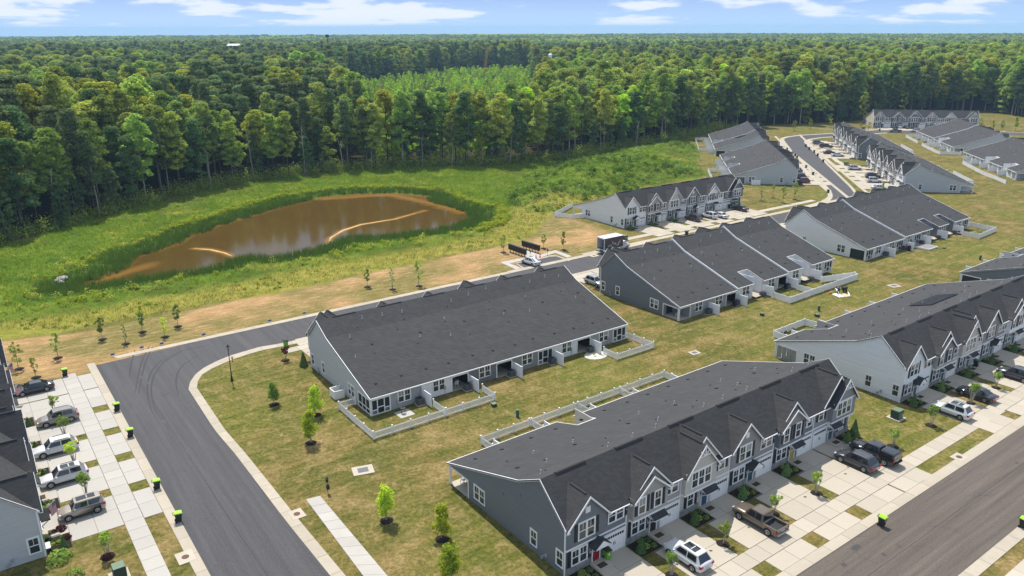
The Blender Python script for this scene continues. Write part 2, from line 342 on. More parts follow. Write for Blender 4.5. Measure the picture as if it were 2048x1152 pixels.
    bare = noise(.085, 7, .7); lawn = mix(ramp(bare, [(.66, (0, 0, 0)), (.76, (.65, .65, .65))]), lawn, (.40, .29, .15))
    dry = ramp(noise(1, 8, .8, (.35, 1.3, 1), R(-35), .9), [(.38, (.070, .066, .018)), (.47, (.145, .105, .040)), (.54, (.27, .185, .09)), (.63, (.46, .34, .20))])
    dry2 = ramp(noise(.07, 4, .5), [(.40, (.33, .20, .095)), (.55, (.12, .112, .03))]); dry = mix(.6, dry, dry2)
    dry = mix(.6, dry, ramp(noise(2.6, 6, .8), [(.3, (.35, .35, .35)), (.7, (1, 1, 1))]), 'OVERLAY')
    mea = ramp(noise(.11, 8, .65), [(.34, (.035, .072, .007)), (.48, (.066, .115, .011)), (.6, (.11, .15, .016)), (.70, (.25, .20, .03))])
    oli = ramp(noise(.3, 8, .7, (1, 1, 1)), [(.3, (.10, .125, .018)), (.5, (.18, .175, .03)), (.72, (.27, .22, .055))]); mea = mix(att('olive'), mea, oli)
    mea = mix(.6, mea, ramp(noise(1.6, 7, .8), [(.3, (.3, .3, .3)), (.7, (.95, .95, .95))]), 'OVERLAY')
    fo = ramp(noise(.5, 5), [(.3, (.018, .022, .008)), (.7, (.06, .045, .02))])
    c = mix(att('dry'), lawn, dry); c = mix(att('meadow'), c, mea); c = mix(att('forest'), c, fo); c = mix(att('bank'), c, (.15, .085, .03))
    L.new(c, bs.inputs['Base Color'])
    b = N.new('ShaderNodeBump'); b.inputs['Strength'].default_value = .7; b.inputs['Distance'].default_value = .12; L.new(noise(4, 6, .8), b.inputs['Height']); L.new(b.outputs[0], bs.inputs['Normal'])
    me.materials.append(M); struct('ground', me)
    mb = MB(); mb.face([(-7400, -900, -70), (7400, -900, -70), (7400, 9700, -70), (-7400, 9700, -70)]); struct('bounce_plane', mb.mesh('bounce_plane', M))  # unseen plane added far below the ground to bounce light
ground()
def flat_poly(name, pts, z, M, parent=None, depth=.0):
    bm = bmesh.new(); vs = [bm.verts.new((p[0], p[1], z)) for p in pts]; f = bm.faces.new(vs); f.normal_update()
    if f.normal.z < 0: f.normal_flip()
    if depth:
        r = bmesh.ops.extrude_face_region(bm, geom=[f]); 
        for v in r['geom']:
            if isinstance(v, bmesh.types.BMVert): v.co.z -= depth
        bmesh.ops.recalc_face_normals(bm, faces=bm.faces)
    bmesh.ops.triangulate(bm, faces=[f for f in bm.faces if len(f.verts) > 4])
    me = bpy.data.meshes.new(name); bm.to_mesh(me); bm.free(); me.materials.append(M)
    return struct(name, me, parent)
# ------------------------------------------------------------------ roads
def asphalt(name, c1, c2, dirn, marks=0):
    M = bpy.data.materials.new(name); M.use_nodes = True; nt = M.node_tree; N = nt.nodes; L = nt.links; bs = N['Principled BSDF']; bs.inputs['Roughness'].default_value = .85; bs.inputs['Specular IOR Level'].default_value = .3
    tc = N.new('ShaderNodeTexCoord')
    def noise(sc, st=(1, 1, 1), det=6, rg=.6):
        m0 = N.new('ShaderNodeMapping'); m0.inputs['Rotation'].default_value = (0, 0, dirn); L.new(tc.outputs['Object'], m0.inputs[0])
        mp = N.new('ShaderNodeMapping'); mp.inputs['Scale'].default_value = st; L.new(m0.outputs[0], mp.inputs[0]); n = N.new('ShaderNodeTexNoise'); n.inputs['Scale'].default_value = sc; n.inputs['Detail'].default_value = det; n.inputs['Roughness'].default_value = rg; L.new(mp.outputs[0], n.inputs['Vector']); return n.outputs[0]
    mx = N.new('ShaderNodeMixRGB'); sr = N.new('ShaderNodeMapRange'); L.new(noise(.8, (.05, 1.5, 1), 7, .7), sr.inputs[0]); sr.inputs[1].default_value = .3; sr.inputs[2].default_value = .7; L.new(sr.outputs[0], mx.inputs[0]); mx.inputs[1].default_value = (*c1, 1); mx.inputs[2].default_value = (*c2, 1)
    m2 = N.new('ShaderNodeMixRGB'); m2.blend_type = 'OVERLAY'; m2.inputs[0].default_value = .45
    st_ = N.new('ShaderNodeMapRange'); L.new(noise(.35, (1, 1, 1), 7, .7), st_.inputs[0]); st_.inputs[1].default_value = .60; st_.inputs[2].default_value = .74; st_.inputs[3].default_value = 1; st_.inputs[4].default_value = .68
    hs = N.new('ShaderNodeHueSaturation'); L.new(mx.outputs[0], hs.inputs['Color']); L.new(st_.outputs[0], hs.inputs['Value']); L.new(hs.outputs[0], m2.inputs[1])
    cr = N.new('ShaderNodeValToRGB'); cr.color_ramp.elements[0].position = .38; cr.color_ramp.elements[0].color = (.2, .2, .2, 1); cr.color_ramp.elements[1].position = .62; cr.color_ramp.elements[1].color = (.82, .82, .82, 1)
    L.new(noise(7, det=8, rg=.85), cr.inputs[0]); L.new(cr.outputs[0], m2.inputs[2])
    L.new(m2.outputs[0], bs.inputs['Base Color']); b = N.new('ShaderNodeBump'); b.inputs['Strength'].default_value = .3; b.inputs['Distance'].default_value = .02; L.new(noise(14), b.inputs['Height']); L.new(b.outputs[0], bs.inputs['Normal'])
    return M
ASPH = asphalt('asphalt_fresh', (.048, .047, .050), (.080, .078, .082), R(-125.7)); ASPH2 = asphalt('asphalt_worn', (.066, .055, .046), (.128, .106, .088), R(-36.6))
LE_A = [G(*p) for p in [(377, 779), (380, 765), (386.8, 754), (397, 743), (415.8, 731), (451, 714.7), (515.7, 695), (565, 687), (612, 676)]]
LE_L = [G(*p) for p in [(393.9, 776), (395, 765), (399.7, 754), (410, 745), (428.7, 735), (461, 721), (515.7, 702.5), (564, 693.5), (614, 683)]]
ra = [LW('F', a, -11.5) for a in (-24, 45.6)]+[LW('A', 54, -19.9), LW('A', 0, -19.9), LW('A', -86, -19.6)]
ra += [G(*p) for p in [(1600, 419), (1640, 411), (1658, 404), (1666, 395), (1664, 385), (1641, 357), (1589, 307.6)]]
ra += [(117, 342), (119, 348.5), (123.5, 354), (131, 359), (146.6, 364.5), (172, 377), (215, 369.5), (240, 365), (238, 356), (213, 360.5), (172, 367.5), (146, 356), (136, 352), (129.5, 347), (125.5, 342), (123, 335)]
ra += [G(*p) for p in [(1661, 337), (1700, 375), (1713, 392.5)]]+[(104, 226), LW('A', -150, -19.9), LW('A', -150, -12), LW('A', 30, -12)]
ra += LE_A[::-1]+[G(428.7, 859.7), G(470, 908), LW('F', -8, -20), LW('F', -24, -20.3)]
flat_poly('road', ra, .02, ASPH)
flat_poly('road', [LW('C', a, b) for a, b in ((-25, -12.2), (190, -12.2), (190, -20.9), (-25, -20.9))], .02, ASPH2)
court = [G(*p) for p in [(1034, 527), (1050, 537), (1058, 542), (1096, 534), (1137, 522.4), (1109, 511.7), (1078.4, 519)]]
flat_poly('parking_court', court, .028, ASPH)
def tyre_marks():
    M = mat('tyre_rubber', (.034, .034, .038), .8, .15, 4); root = struct('tyre_marks', None)
    for k, P_ in enumerate([[(300, 690), (285, 720), (276, 755), (268, 800)], [(306, 692), (292, 722), (283, 757), (276, 800)], [(350, 705), (318, 725), (298, 755), (296, 795), (310, 840)], [(357, 707), (326, 727), (306, 757), (304, 795), (318, 840)], [(395, 712), (362, 735), (352, 765), (360, 800)], [(270, 700), (262, 730), (258, 765)], [(420, 690), (360, 704), (310, 735)]]):
        P_ = [G(*p) for p in P_]; m = MB(); pts = []
        for i in range(len(P_)-1):
            p0, p1, p2, p3 = P_[max(i-1, 0)], P_[i], P_[i+1], P_[min(i+2, len(P_)-1)]
            for q in range(6): t = q/6; pts.append(tuple(.5*((2*p1[j])+(-p0[j]+p2[j])*t+(2*p0[j]-5*p1[j]+4*p2[j]-p3[j])*t*t+(-p0[j]+3*p1[j]-3*p2[j]+p3[j])*t**3) for j in (0, 1)))
        prev = None
        for i in range(len(pts)-1):
            (xa, ya), (xb, yb) = pts[i], pts[i+1]; l = math.hypot(xb-xa, yb-ya); w_ = .11*math.sin(PI*(i+.5)/len(pts))+.01; nx, ny = -(yb-ya)/l*w_, (xb-xa)/l*w_; cur = ((xa-nx, ya-ny, .025), (xa+nx, ya+ny, .025))
            if prev: m.face([prev[0], cur[0], cur[1], prev[1]])
            prev = cur
        put('tyre_mark', m.mesh('tyre_mark', M), root)
tyre_marks()
def seams():
    M = mat('paving_seam', (.042, .040, .041), .9, .3, 3); root = struct('paving_seams', None)
    def line(pts, w=.03):
        m = MB(); pv = None
        for k in range(len(pts)-1):
            (xa, ya), (xb, yb) = pts[k], pts[k+1]; l = math.hypot(xb-xa, yb-ya); nx, ny = -(yb-ya)/l*w, (xb-xa)/l*w; m.face([(xa-nx, ya-ny, .0245), (xa+nx, ya+ny, .0245), (xb+nx, yb+ny, .0245), (xb-nx, yb-ny, .0245)])
        put('paving_seam', m.mesh('paving_seam', M), root)
    rs = random.Random(9)
    line([LW('C', a*3-20, -16.1+rs.uniform(-.04, .04)) for a in range(50)]); line([LW('F', a*3-22, -15.6+rs.uniform(-.04, .04)) for a in range(20)]); line([LW('A', 40-a*3, -15.9+rs.uniform(-.04, .04)) for a in range(36)])
    for q in range(16):    # hairline cracks
        a, b = rs.uniform(-8, 60), rs.uniform(-19.5, -12.5); p = [(a, b)]
        for k in range(6): a += rs.uniform(-.3, .9); b += rs.uniform(-.7, .7); b = max(-20, min(-12.2, b)); p.append((a, b))
        line([LW('C', *t) for t in p], .014)
    spots = mat('oil_stain', (.046, .042, .041), .6, .3, 5)
    for q in range(22):
        key, a, b = rs.choice((('C', rs.uniform(-5, 60), rs.uniform(-19, -13)), ('F', rs.uniform(-15, 38), rs.uniform(-18.5, -12.5)))); r_ = rs.uniform(.12, .38); cx, cy = LW(key, a, b); st = rs.uniform(1, 2.4); w = FR[key][2]
        m = MB(); m.face([(cx+math.cos(w)*st*r_*math.cos(t)*rr-math.sin(w)*r_*math.sin(t)*rr, cy+math.sin(w)*st*r_*math.cos(t)*rr+math.cos(w)*r_*math.sin(t)*rr, .0265) for t, rr in ((k*PI/7, rs.uniform(.7, 1)) for k in range(14))]); put('oil_stain', m.mesh('oil_stain', spots), root)
seams()
# kerbs: strips cut into cast pieces
def strip(name, P, Q, z, M, piece=3.0, depth=.12, part='kerb_piece', gap=.035):
    """P, Q: matching polylines. One piece object per length; all children of a bed."""
    root = struct(name, None)
    def cum(X): d = [0]; [d.append(d[-1]+math.dist(a, b)) for a, b in zip(X, X[1:])]; return d
    def at(X, D, t):
        t = t*D[-1]
        for i in range(len(X)-1):
            if t <= D[i+1] or i == len(X)-2:
                u = (t-D[i])/max(1e-6, D[i+1]-D[i]); return (X[i][0]+(X[i+1][0]-X[i][0])*u, X[i][1]+(X[i+1][1]-X[i][1])*u)
    DP, DQ = cum(P), cum(Q); n = max(1, round(DP[-1]/piece)); g = gap/DP[-1]/2
    if n > 140: n = 140
    for i in range(n):
        t0, t1 = i/n+g, (i+1)/n-g; mb = MB()
        p0, p1, q0, q1 = at(P, DP, t0), at(P, DP, t1), at(Q, DQ, t0), at(Q, DQ, t1)
        zi = z+random.uniform(-.004, .004)
        mb.hexa([(*a, z-depth) for a in (p0, p1, q1, q0)]+[(*a, zi) for a in (p0, p1, q1, q0)])
        # make normals outward irrespective of orientation
        o = put(part, mb.mesh(part, M), root)
    mbj = MB()
    for i in range(len(P)-1):
        mbj.face([(*P[i], z-.04), (*P[i+1], z-.04), (*at(Q, DQ, DP[i+1]/DP[-1]), z-.04), (*at(Q, DQ, DP[i]/DP[-1]), z-.04)])
    put('joint_bed', mbj.mesh('joint_bed', JOINT), root)
    return root
strip('kerb', LE_A, LE_L, .06, KERB, 2.5)
strip('kerb', [LE_A[0], G(428.7, 859.7), G(470, 908), LW('F', -8, -20), LW('F', -24, -20.3)], [LE_L[0], G(449.6, 859.7), G(492, 908), LW('F', -8, -21.1), LW('F', -24, -21.4)], .06, KERB, 3)
strip('kerb', [LW('A', 66, -19.9), LW('A', 40, -19.9), LW('A', 7, -19.9)], [LW('A', 66.5, -21.1), LW('A', 40, -21.1), LW('A', 7, -21.1)], .06, KERB, 3)
strip('kerb', [LW('A', 7, -19.9), LW('A', -6, -19.9)], [LW('A', 7, -21.1), LW('A', -6, -21.1)], .035, KERB, 3)
strip('kerb', [LW('A', a, -19.9) for a in (-6, -32, -45)], [LW('A', a, -21.3) for a in (-6, -32, -45)], .06, KERB, 3)
strip('kerb', [G(*p) for p in [(1600, 419), (1640, 411), (1658, 404), (1666, 395), (1664, 385), (1641, 357), (1589, 307.6)]]+[(117, 342), (119, 348.5), (123.5, 354), (131, 359), (146.6, 364.5), (172, 377)],
      [G(*p) for p in [(1598, 415), (1632, 406), (1648, 400), (1656, 393), (1655, 385), (1634, 357), (1585, 307.6)]]+[(115.4, 342), (117.5, 349.5), (122.5, 355.4), (130.4, 360.6), (146.2, 366.2), (172, 378.7)], .06, KERB, 4)
strip('kerb', [(172, 367.5), (146, 356), (136, 352), (129.5, 347), (125.5, 342), (123, 335)]+[G(1661, 337), G(1700, 375), G(1713, 392.5)], [(172.3, 366), (146.5, 354.6), (136.8, 350.7), (130.8, 346), (127, 341), (124.5, 334.5)]+[G(1666, 337), G(1706, 375), G(1719, 392.5)], .06, KERB, 4)
strip('kerb', [LW('C', a, -20.9) for a in (-25, 30, 110)], [LW('C', a, -22.0) for a in (-25, 30, 110)], .06, KERB, 3)
# parking court kerbs and walks
strip('kerb', court[:2], [G(1031.5, 526.5), G(1047.5, 539.5)], .07, KERB, 2)
strip('kerb', [court[0], court[6], court[5], court[4]], [G(1031.5, 526), G(1077, 517), G(1109, 509.5), G(1141, 522)], .07, KERB, 2)
def slabs(name, P, Q, M=CONC2, piece=1.6, z=.05): return strip(name, P, Q, z, M, piece, .06, 'slab', .03)
slabs('sidewalk', [G(1000, 524.6), G(1053, 515)], [G(1008, 529), G(1058, 519)])
slabs('sidewalk', [G(1000, 524.6), G(1031, 539)], [G(1010, 523.5), G(1043, 536.5)])
slabs('sidewalk', [G(1048, 499), G(1053, 516)], [G(1080, 510), G(1078, 519)], piece=2)
slabs('sidewalk', [G(1078, 510.5), G(1111, 500.5)], [G(1082, 515), G(1112, 505.5)])
slabs('sidewalk', [G(1111, 500.5), G(1144, 513)], [G(1106, 504), G(1134, 515.5)])
slabs('sidewalk', [G(612, 999), G(740, 1170)], [G(640, 992), G(790, 1170)], piece=1.6, z=.04)
slabs('sidewalk', [LW('C', a, -23.4) for a in (-10, 110)], [LW('C', a, -25.2) for a in (-10, 110)], CONC, 1.8)
# ================================================================== TOWNHOUSE ROWS
D, PB = 19.0, 15.4                     # depth of a house, start of the rear porch
ZF, RY, ZR, KY, ZK, ZE = 5.06, 3.52, 8.24, 6.71, 6.56, 2.58
UW = 7.42
def roofz(b): return ZF+(ZR-ZF)*b/RY if b < RY else (ZR+(ZK-ZR)*(b-RY)/(KY-RY) if b < KY else ZK+(ZE-ZK)*(b-KY)/(D-KY))
def win_mesh(kind):      # faces -y, origin at lower left corner of the opening
    w, h, n = {'single': (.85, 1.6, 1), 'double': (1.85, 1.6, 2), 'triple': (2.75, 1.6, 3), 'low': (.85, 1.45, 1), 'lowdouble': (1.75, 1.45, 2), 'shortdouble': (1.85, 1.25, 2), 'short': (.85, 1.25, 1)}[kind]
    mb = MB(); t = .11
    mb.box(-t, w+t, -.06, .02, h, h+.16); mb.box(-t, w+t, -.07, .02, -t, 0); mb.box(-t, 0, -.06, .02, 0, h); mb.box(w, w+t, -.06, .02, 0, h)
    sw = w/n
    for i in range(n):
        x0, x1 = i*sw, (i+1)*sw
        if i: mb.box(x0-.06, x0+.06, -.055, .02, 0, h)
        mb.box(x0+.03, x1-.03, -.045, .01, h/2-.04, h/2+.04); mb.box((x0+x1)/2-.02, (x0+x1)/2+.02, -.035, .01, h/2+.04, h); 
        mb.box(x0+(.06 if i else 0), x0+(.06 if i else 0)+.05, -.04, .01, 0, h); mb.box(x1-.05-(.06 if i < n-1 else 0), x1-(.06 if i < n-1 else 0), -.04, .01, 0, h)
    return mb.mesh('window', WHITE), (w, h, n)
def pane_mesh(w, h, M):
    mb = MB(); mb.box(0, w, -.018, .012, 0, h); return mb.mesh('pane', M)
def add_window(parent, kind, x, y, z, rz=0, shut=False, curtain=None):
    me, (w, h, n) = cached(('win', kind), lambda: win_mesh(kind))
    o = put('window', me, parent, (x, y, z), rz)
    for i in range(n):
        top = BLIND if (curtain if curtain is not None else random.random() < .16) else GLASS
        p = put('pane', cached(('pane', kind, 'g'), lambda: pane_mesh(w/n, h/2, GLASS)), o, (i*w/n, 0, 0))
        q = put('pane', cached(('pane', kind, top.name), lambda: pane_mesh(w/n, h/2, top)), o, (i*w/n, 0, h/2))
    if shut:
        def sm():
            m = MB(); m.box(0, .38, -.05, .0, -.06, h+.1); m.box(.05, .33, -.06, -.05, .04, h/2-.05); m.box(.05, .33, -.06, -.05, h/2+.05, h); return m.mesh('shutter', DARKT)
        me2 = cached(('shutter', h), sm)
        put('shutter', me2, parent, (x-.52, y, z)); put('shutter', me2, parent, (x+w+.14, y, z))
    return o
def slab_hex(mb, a0, a1, b0, z0, b1, z1, t=.16):
    mb.hexa([(a0, b0, z0-t), (a1, b0, z0-t), (a1, b1, z1-t), (a0, b1, z1-t), (a0, b0, z0), (a1, b0, z0), (a1, b1, z1), (a0, b1, z1)])
def gable_roof(parent, ac, hw, zpk, yf, zoff=0, ze=None, ridge=True, stop=None):
    """cross gable: ridge runs from the front yf back into the main roof"""
    ze = ZF-.06 if ze is None else ze
    sl = (zpk-ze)/hw; yb = (zpk-ZF)/((ZR-ZF)/RY) if stop is None else stop; yv = (ze-ZF)/((ZR-ZF)/RY)
    mb = MB(); t = .1; oh = .22
    for s in (-1, 1):
        e = ac+s*(hw+oh); zee = zpk-sl*(hw+oh)
        P = [(ac, yf, zpk+.05), (ac, yb, zpk+.05), (e, max(yv-.2, yf+.05), zee+.05), (e, yf, zee+.05)]
        Q = [(p[0], p[1], p[2]-t) for p in P]
        if s > 0: mb.hexa([Q[0], Q[3], Q[2], Q[1], P[0], P[3], P[2], P[1]])
        else: mb.hexa([Q[0], Q[1], Q[2], Q[3], P[0], P[1], P[2], P[3]])
    put('gable_roof', mb.mesh('gable_roof', SH), parent)
    m = MB()
    for s in (-1, 1):
        e = ac+s*(hw+oh); zee = zpk-sl*(hw+oh); p0 = (ac, yf-.03, zpk-.02); p1 = (e, yf-.03, zee-.02)
        m.hexa([(ac, yf-.05, zpk-.17), (e, yf-.05, zee-.17), (e, yf+.0, zee-.17), (ac, yf, zpk-.17), (ac, yf-.05, zpk+.06), (e, yf-.05, zee+.06), (e, yf, zee+.06), (ac, yf, zpk+.06)])
        # eave return
        m.box(min(e, e-s*.35), max(e, e-s*.35), yf-.02, yf+.12, zee-.16, zee-.02)
    put('rake_board', m.mesh('rake_board', WHITE), parent)
    if ridge and yb-yf > 1.4:
        r_ = MB(); r_.hexa([(ac-.13, yf+.55, zpk+.0), (ac+.13, yf+.55, zpk+.0), (ac+.13, yb-.45, zpk), (ac-.13, yb-.45, zpk), (ac-.08, yf+.55, zpk+.09), (ac+.08, yf+.55, zpk+.09), (ac+.08, yb-.45, zpk+.09), (ac-.08, yb-.45, zpk+.09)])
        put('ridge_vent', r_.mesh('ridge_vent', RIDGE), parent)
def garage_door(parent, x, y, w=2.42, h=2.12, M=None):
    def gm():
        m = MB(); m.box(0, w, -.03, .02, 0, h)
        for k in range(4):
            for j in range(4 if k < 3 else 0):
                m.box(.1+j*(w-.1)/4, .1+j*(w-.1)/4+(w-.1)/4-.1, -.045, -.03, k*h/4+.06, (k+1)*h/4-.06)
        m.box(-.14, 0, -.07, .02, 0, h+.14); m.box(w, w+.14, -.07, .02, 0, h+.14); m.box(0, w, -.07, .02, h, h+.14)
        for k in (1, 2, 3): m.box(0, w, -.034, -.03, k*h/4-.012, k*h/4+.012)
        return m.mesh('garage_door', WHITE)
    g = put('garage_door', cached(('gd', w), gm), parent, (x, y, 0))
    def pm(): m = MB(); m.box(0, .22, -.045, -.03, 0, .26); return m.mesh('pane', GLASS)
    for j in range(8): put('pane', cached('gpane', pm), g, (.12+j*(w-.1)/8, 0, h*.78))
    hd = MB(); hd.box(w/2-.12, w/2-.06, -.07, -.04, .85, 1.15); hd.box(w/2+.06, w/2+.12, -.07, -.04, .85, 1.15); put('handle', cached('ghandle', lambda: hd.mesh('handle', BLACK)), g)
DOORC = {'red': (.28, .008, .012), 'blue': (.02, .07, .17), 'teal': (.03, .09, .11), 'black': (.012, .012, .014), 'yellow': (.42, .30, .07), 'grey': (.12, .16, .18), 'navy': (.015, .03, .06), 'steel': (.08, .12, .15), 'wood': (.22, .12, .06), 'maroon': (.12, .02, .03)}
def front_door(parent, x, y, c, mirror=False):
    def dm():
        m = MB(); m.box(0, .82, -.03, .02, .12, 1.98); 
        for k in (0, 1):
            m.box(.1+k*.36, .36+k*.36, -.045, -.03, .3, .95); m.box(.1+k*.36, .36+k*.36, -.045, -.03, 1.1, 1.8)
        return m.mesh('front_door', mat('door_'+c, DOORC[c], .35, .05, coat=.3))
    d = put('front_door', cached(('door', c), dm), parent, (x, y, 0))
    def fm(): m = MB(); m.box(-.12, 0, -.06, .02, .1, 2.0); m.box(.82, .94, -.06, .02, .1, 2.0); m.box(-.14, .96, -.07, .02, 2.0, 2.16); return m.mesh('door_frame', WHITE)
    put('door_frame', cached('dframe', fm), d)
    def hm(): m = MB(); m.box(.72, .77, -.09, -.03, .98, 1.12); return m.mesh('handle', BLACK)
    put('handle', cached('dhandle', hm), d)
def hood(parent, xc, y, kind):
    def hm():
        m = MB()
        if kind == 'gable':
            for s in (-1, 1):
                P = [(0, -1.0, 2.85), (0, 0, 2.85), (s*.98, 0, 2.12), (s*.98, -1.0, 2.12)]; Q = [(p[0], p[1], p[2]-.1) for p in P]
                if s > 0: m.hexa([Q[0], Q[3], Q[2], Q[1], P[0], P[3], P[2], P[1]])
                else: m.hexa(Q+P)
            m.face([(-.9, -.96, 2.14), (.9, -.96, 2.14), (0, -.96, 2.76)], 1); m.box(-.85, .85, -.98, -.86, 2.0, 2.13, 1)
        else:
            m.hexa([(-.95, -1.05, 2.08), (.95, -1.05, 2.08), (.95, 0, 2.78), (-.95, 0, 2.78), (-.95, -1.05, 2.18), (.95, -1.05, 2.18), (.95, 0, 2.9), (-.95, 0, 2.9)])
            for s in (-1, 1): m.face([(s*.9, -1, 2.09), (s*.9, 0, 2.09), (s*.9, 0, 2.76)], 1)
            m.box(-.9, .9, -1.03, -.93, 1.97, 2.08, 1)
        return m.mesh('door_hood', [SH, WHITE])
    h = put('door_hood', cached(('hood', kind), hm), parent, (xc, y, 0))
    for s in (-1, 1):
        def bm_(): m = MB(); m.bar((s*.8, -.9, 2.0), (s*.8, -.05, 1.35), .08); m.box(s*.8-.04, s*.8+.04, -.08, -.0, 1.2, 2.05); return m.mesh('bracket', WHITE)
        put('bracket', cached(('bracket', s), bm_), h)
def front_unit(root, i, typ, c, c2, door, dz=0, mirror=False, detail=True):
    """one house front. x runs 0..UW inside the unit; mirrored for end houses"""
    X0 = i*UW
    def mx(x, w=0): return X0+(UW-x-w if mirror else x)
    wallc, gabc = SD(c), SV(c2)
    # wall, with stone base
    m = MB(); m.box(X0+.005, X0+UW-.005, 0, .14, -dz+.55, ZF-.1); put('front_wall', m.mesh('front_wall', SV(c) if typ != 'A' else wallc), root, (0, 0, dz))
    m = MB(); x0, x1 = (X0, mx(2.75)) if not mirror else (mx(2.75), X0+UW); m.box(x0+.01, x1-.01, -.12, .1, -dz, .72)
    gx0, gx1 = (mx(2.75), X0+UW) if not mirror else (X0, mx(2.75)); put('stone_base', m.mesh('stone_base', STONE), root, (0, 0, dz))
    m = MB(); m.box(gx0, gx1, -.0, .12, -dz, .55); put('front_wall', m.mesh('front_wall', wallc), root, (0, 0.0, dz))
    ac = {'A': 2.4, 'B': 2.62, 'C': 2.3}[typ]; hw = {'A': 2.4, 'B': 2.3, 'C': 2.3}[typ]
    cx = X0+(UW-ac if mirror else ac)
    yf = -.32 if typ == 'A' else -.75
    zpk = {'A': 7.5, 'B': 6.9, 'C': 7.75}[typ]; yw = yf+.2
    sl = (zpk-ZF)/hw
    # bay wall (upper floor) and its gable
    m = MB(); m.box(cx-hw, cx+hw, yw, -.002, 2.75, ZF); put('bay_wall', m.mesh('bay_wall', SV(c) if typ == 'B' else SD(c)), root, (0, 0, dz))
    m = MB(); z0 = ZF; P = [(cx-hw, yw-.0, z0), (cx+hw, yw, z0), (cx, yw, zpk-.1)]; m.face(P); m.face([(p[0], yw+.1, p[2]) for p in P[::-1]]); put('gable_wall', m.mesh('gable_wall', gabc), root, (0, 0, dz))
    m = MB(); m.box(cx-hw-.03, cx+hw+.03, yw-.05, -.0, 2.62, 2.78)
    if typ == 'C': m.box(cx-hw, cx+hw, yw-.05, yw, ZF-.06, ZF+.1)
    put('trim_band', m.mesh('trim_band', WHITE), root, (0, 0, dz))
    m = MB(); bx0, bx1 = (cx+hw+.05, X0+UW) if not mirror else (X0, cx-hw-.05); m.box(bx0, bx1, -.05, .0, 2.5, 2.66); m.box(X0+UW-.14, X0+UW-.03, -.06, 0, 0, ZF-.2); put('trim_band', m.mesh('trim_band', WHITE), root, (0, 0, dz))
    gr = put('gable_frame', None, root, (0, 0, dz)) if False else root
    g = thing_part(root, dz)
    gable_roof(g, cx, hw, zpk, yf-.12)
    if typ in 'BC':   # larger gable standing behind the bay
        o = {'B': (.35, 2.65, 7.55, -.12), 'C': (.75, 2.9, 8.1, .1)}[typ]; c3 = cx+(-o[0] if mirror else o[0])
        P = [(c3-o[1], o[3], ZF-.2), (c3+o[1], o[3], ZF-.2), (c3, o[3], o[2]-.08)]; m = MB(); m.face(P); m.face([(p[0], p[1]+.1, p[2]) for p in P[::-1]]); put('gable_wall', m.mesh('gable_wall', gabc), root, (0, 0, dz))
        gable_roof(g, c3, o[1], o[2], o[3]-.28, ze=ZF-.25)
    if not detail: return
    z2 = 3.3; T = root
    # upper windows
    if typ == 'A':
        add_window(T, 'double', mx(1.4, 1.85), yw, z2+dz, shut=True); m = MB(); m.box(-.28, .28, -.05, .0, 0, .62); m.box(-.2, .2, -.07, -.05, .08, .54); put('gable_vent', cached('gvent', lambda: m.mesh('gable_vent', WHITE)), T, (cx, yw, 5.75+dz))
    elif typ == 'B':
        add_window(T, 'single', mx(1.0, .85), yw, z2+dz, shut=True); add_window(T, 'single', mx(3.1, .85), yw, z2+dz, shut=True)
    else:
        add_window(T, 'triple', mx(ac-1.375, 2.75), yw, z2+dz)
        m = MB(); zt = zpk-1.15; w2 = .95
        m.bar((-w2, 0, -1.1), (w2, 0, -1.1), .1); m.bar((0, 0, -1.1), (0, 0, -.1), .1); m.bar((-.6, 0, -.62), (0, 0, -1.1), .09); m.bar((.6, 0, -.62), (0, 0, -1.1), .09)
        put('gable_truss', cached('truss', lambda: m.mesh('gable_truss', WHITE)), T, (cx, yf-.1, zpk+dz))
    if typ == 'C': add_window(T, 'short', mx(5.65, .85), 0, 3.42+dz, shut=True)
    else: add_window(T, 'shortdouble', mx(5.1, 1.85), 0, 3.42+dz, shut=(typ == 'A'))
    # ground floor
    add_window(T, 'lowdouble' if typ != 'C' else 'low', mx(.75 if typ != 'C' else 1.1, 1.75 if typ != 'C' else .85), -.02, .85+dz, shut=True)
    g2 = thing_part(root, dz)
    front_door(g2, mx(3.25, .82), -.0, door); hood(g2, mx(3.66), -.0, 'gable' if typ == 'A' else 'shed'); garage_door(g2, mx(4.72, 2.42), 0)
    m = MB(); m.box(mx(2.9, 1.7), mx(2.9, 1.7)+1.7, -1.5, 0, 0, .12); put('stoop', m.mesh('stoop', CONC), g2)
    def lm(): m = MB(); m.box(-.05, .05, -.16, 0, 1.62, 1.9); return m.mesh('wall_lamp', BLACK)
    put('wall_lamp', cached('wlamp', lm), T, (mx(2.95), 0, dz)); put('wall_lamp', cached('wlamp', lm), T, (mx(4.4), 0, dz))
    def mm(): m = MB(); m.box(-.45, .45, -1.2, -.6, .12, .135); return m.mesh('door_mat', mat('door_mat', (.06, .045, .035), 1, .4))
    put('door_mat', cached('dmat', mm), T, (mx(3.66), 0, dz+.003))
def thing_part(root, dz):
    return root if dz == 0 else OffsetRoot(root, dz)
class OffsetRoot:      # lets a builder place parts of one house a step higher on the same parent
    def __init__(s, r, dz): s.r = r; s.dz = dz
_put = put
def put(name, me, parent=None, loc=(0, 0, 0), rz=0, sc=None):
    if isinstance(parent, OffsetRoot): loc = (loc[0], loc[1], loc[2]+parent.dz); parent = parent.r
    return _put(name, me, parent, loc, rz, sc)
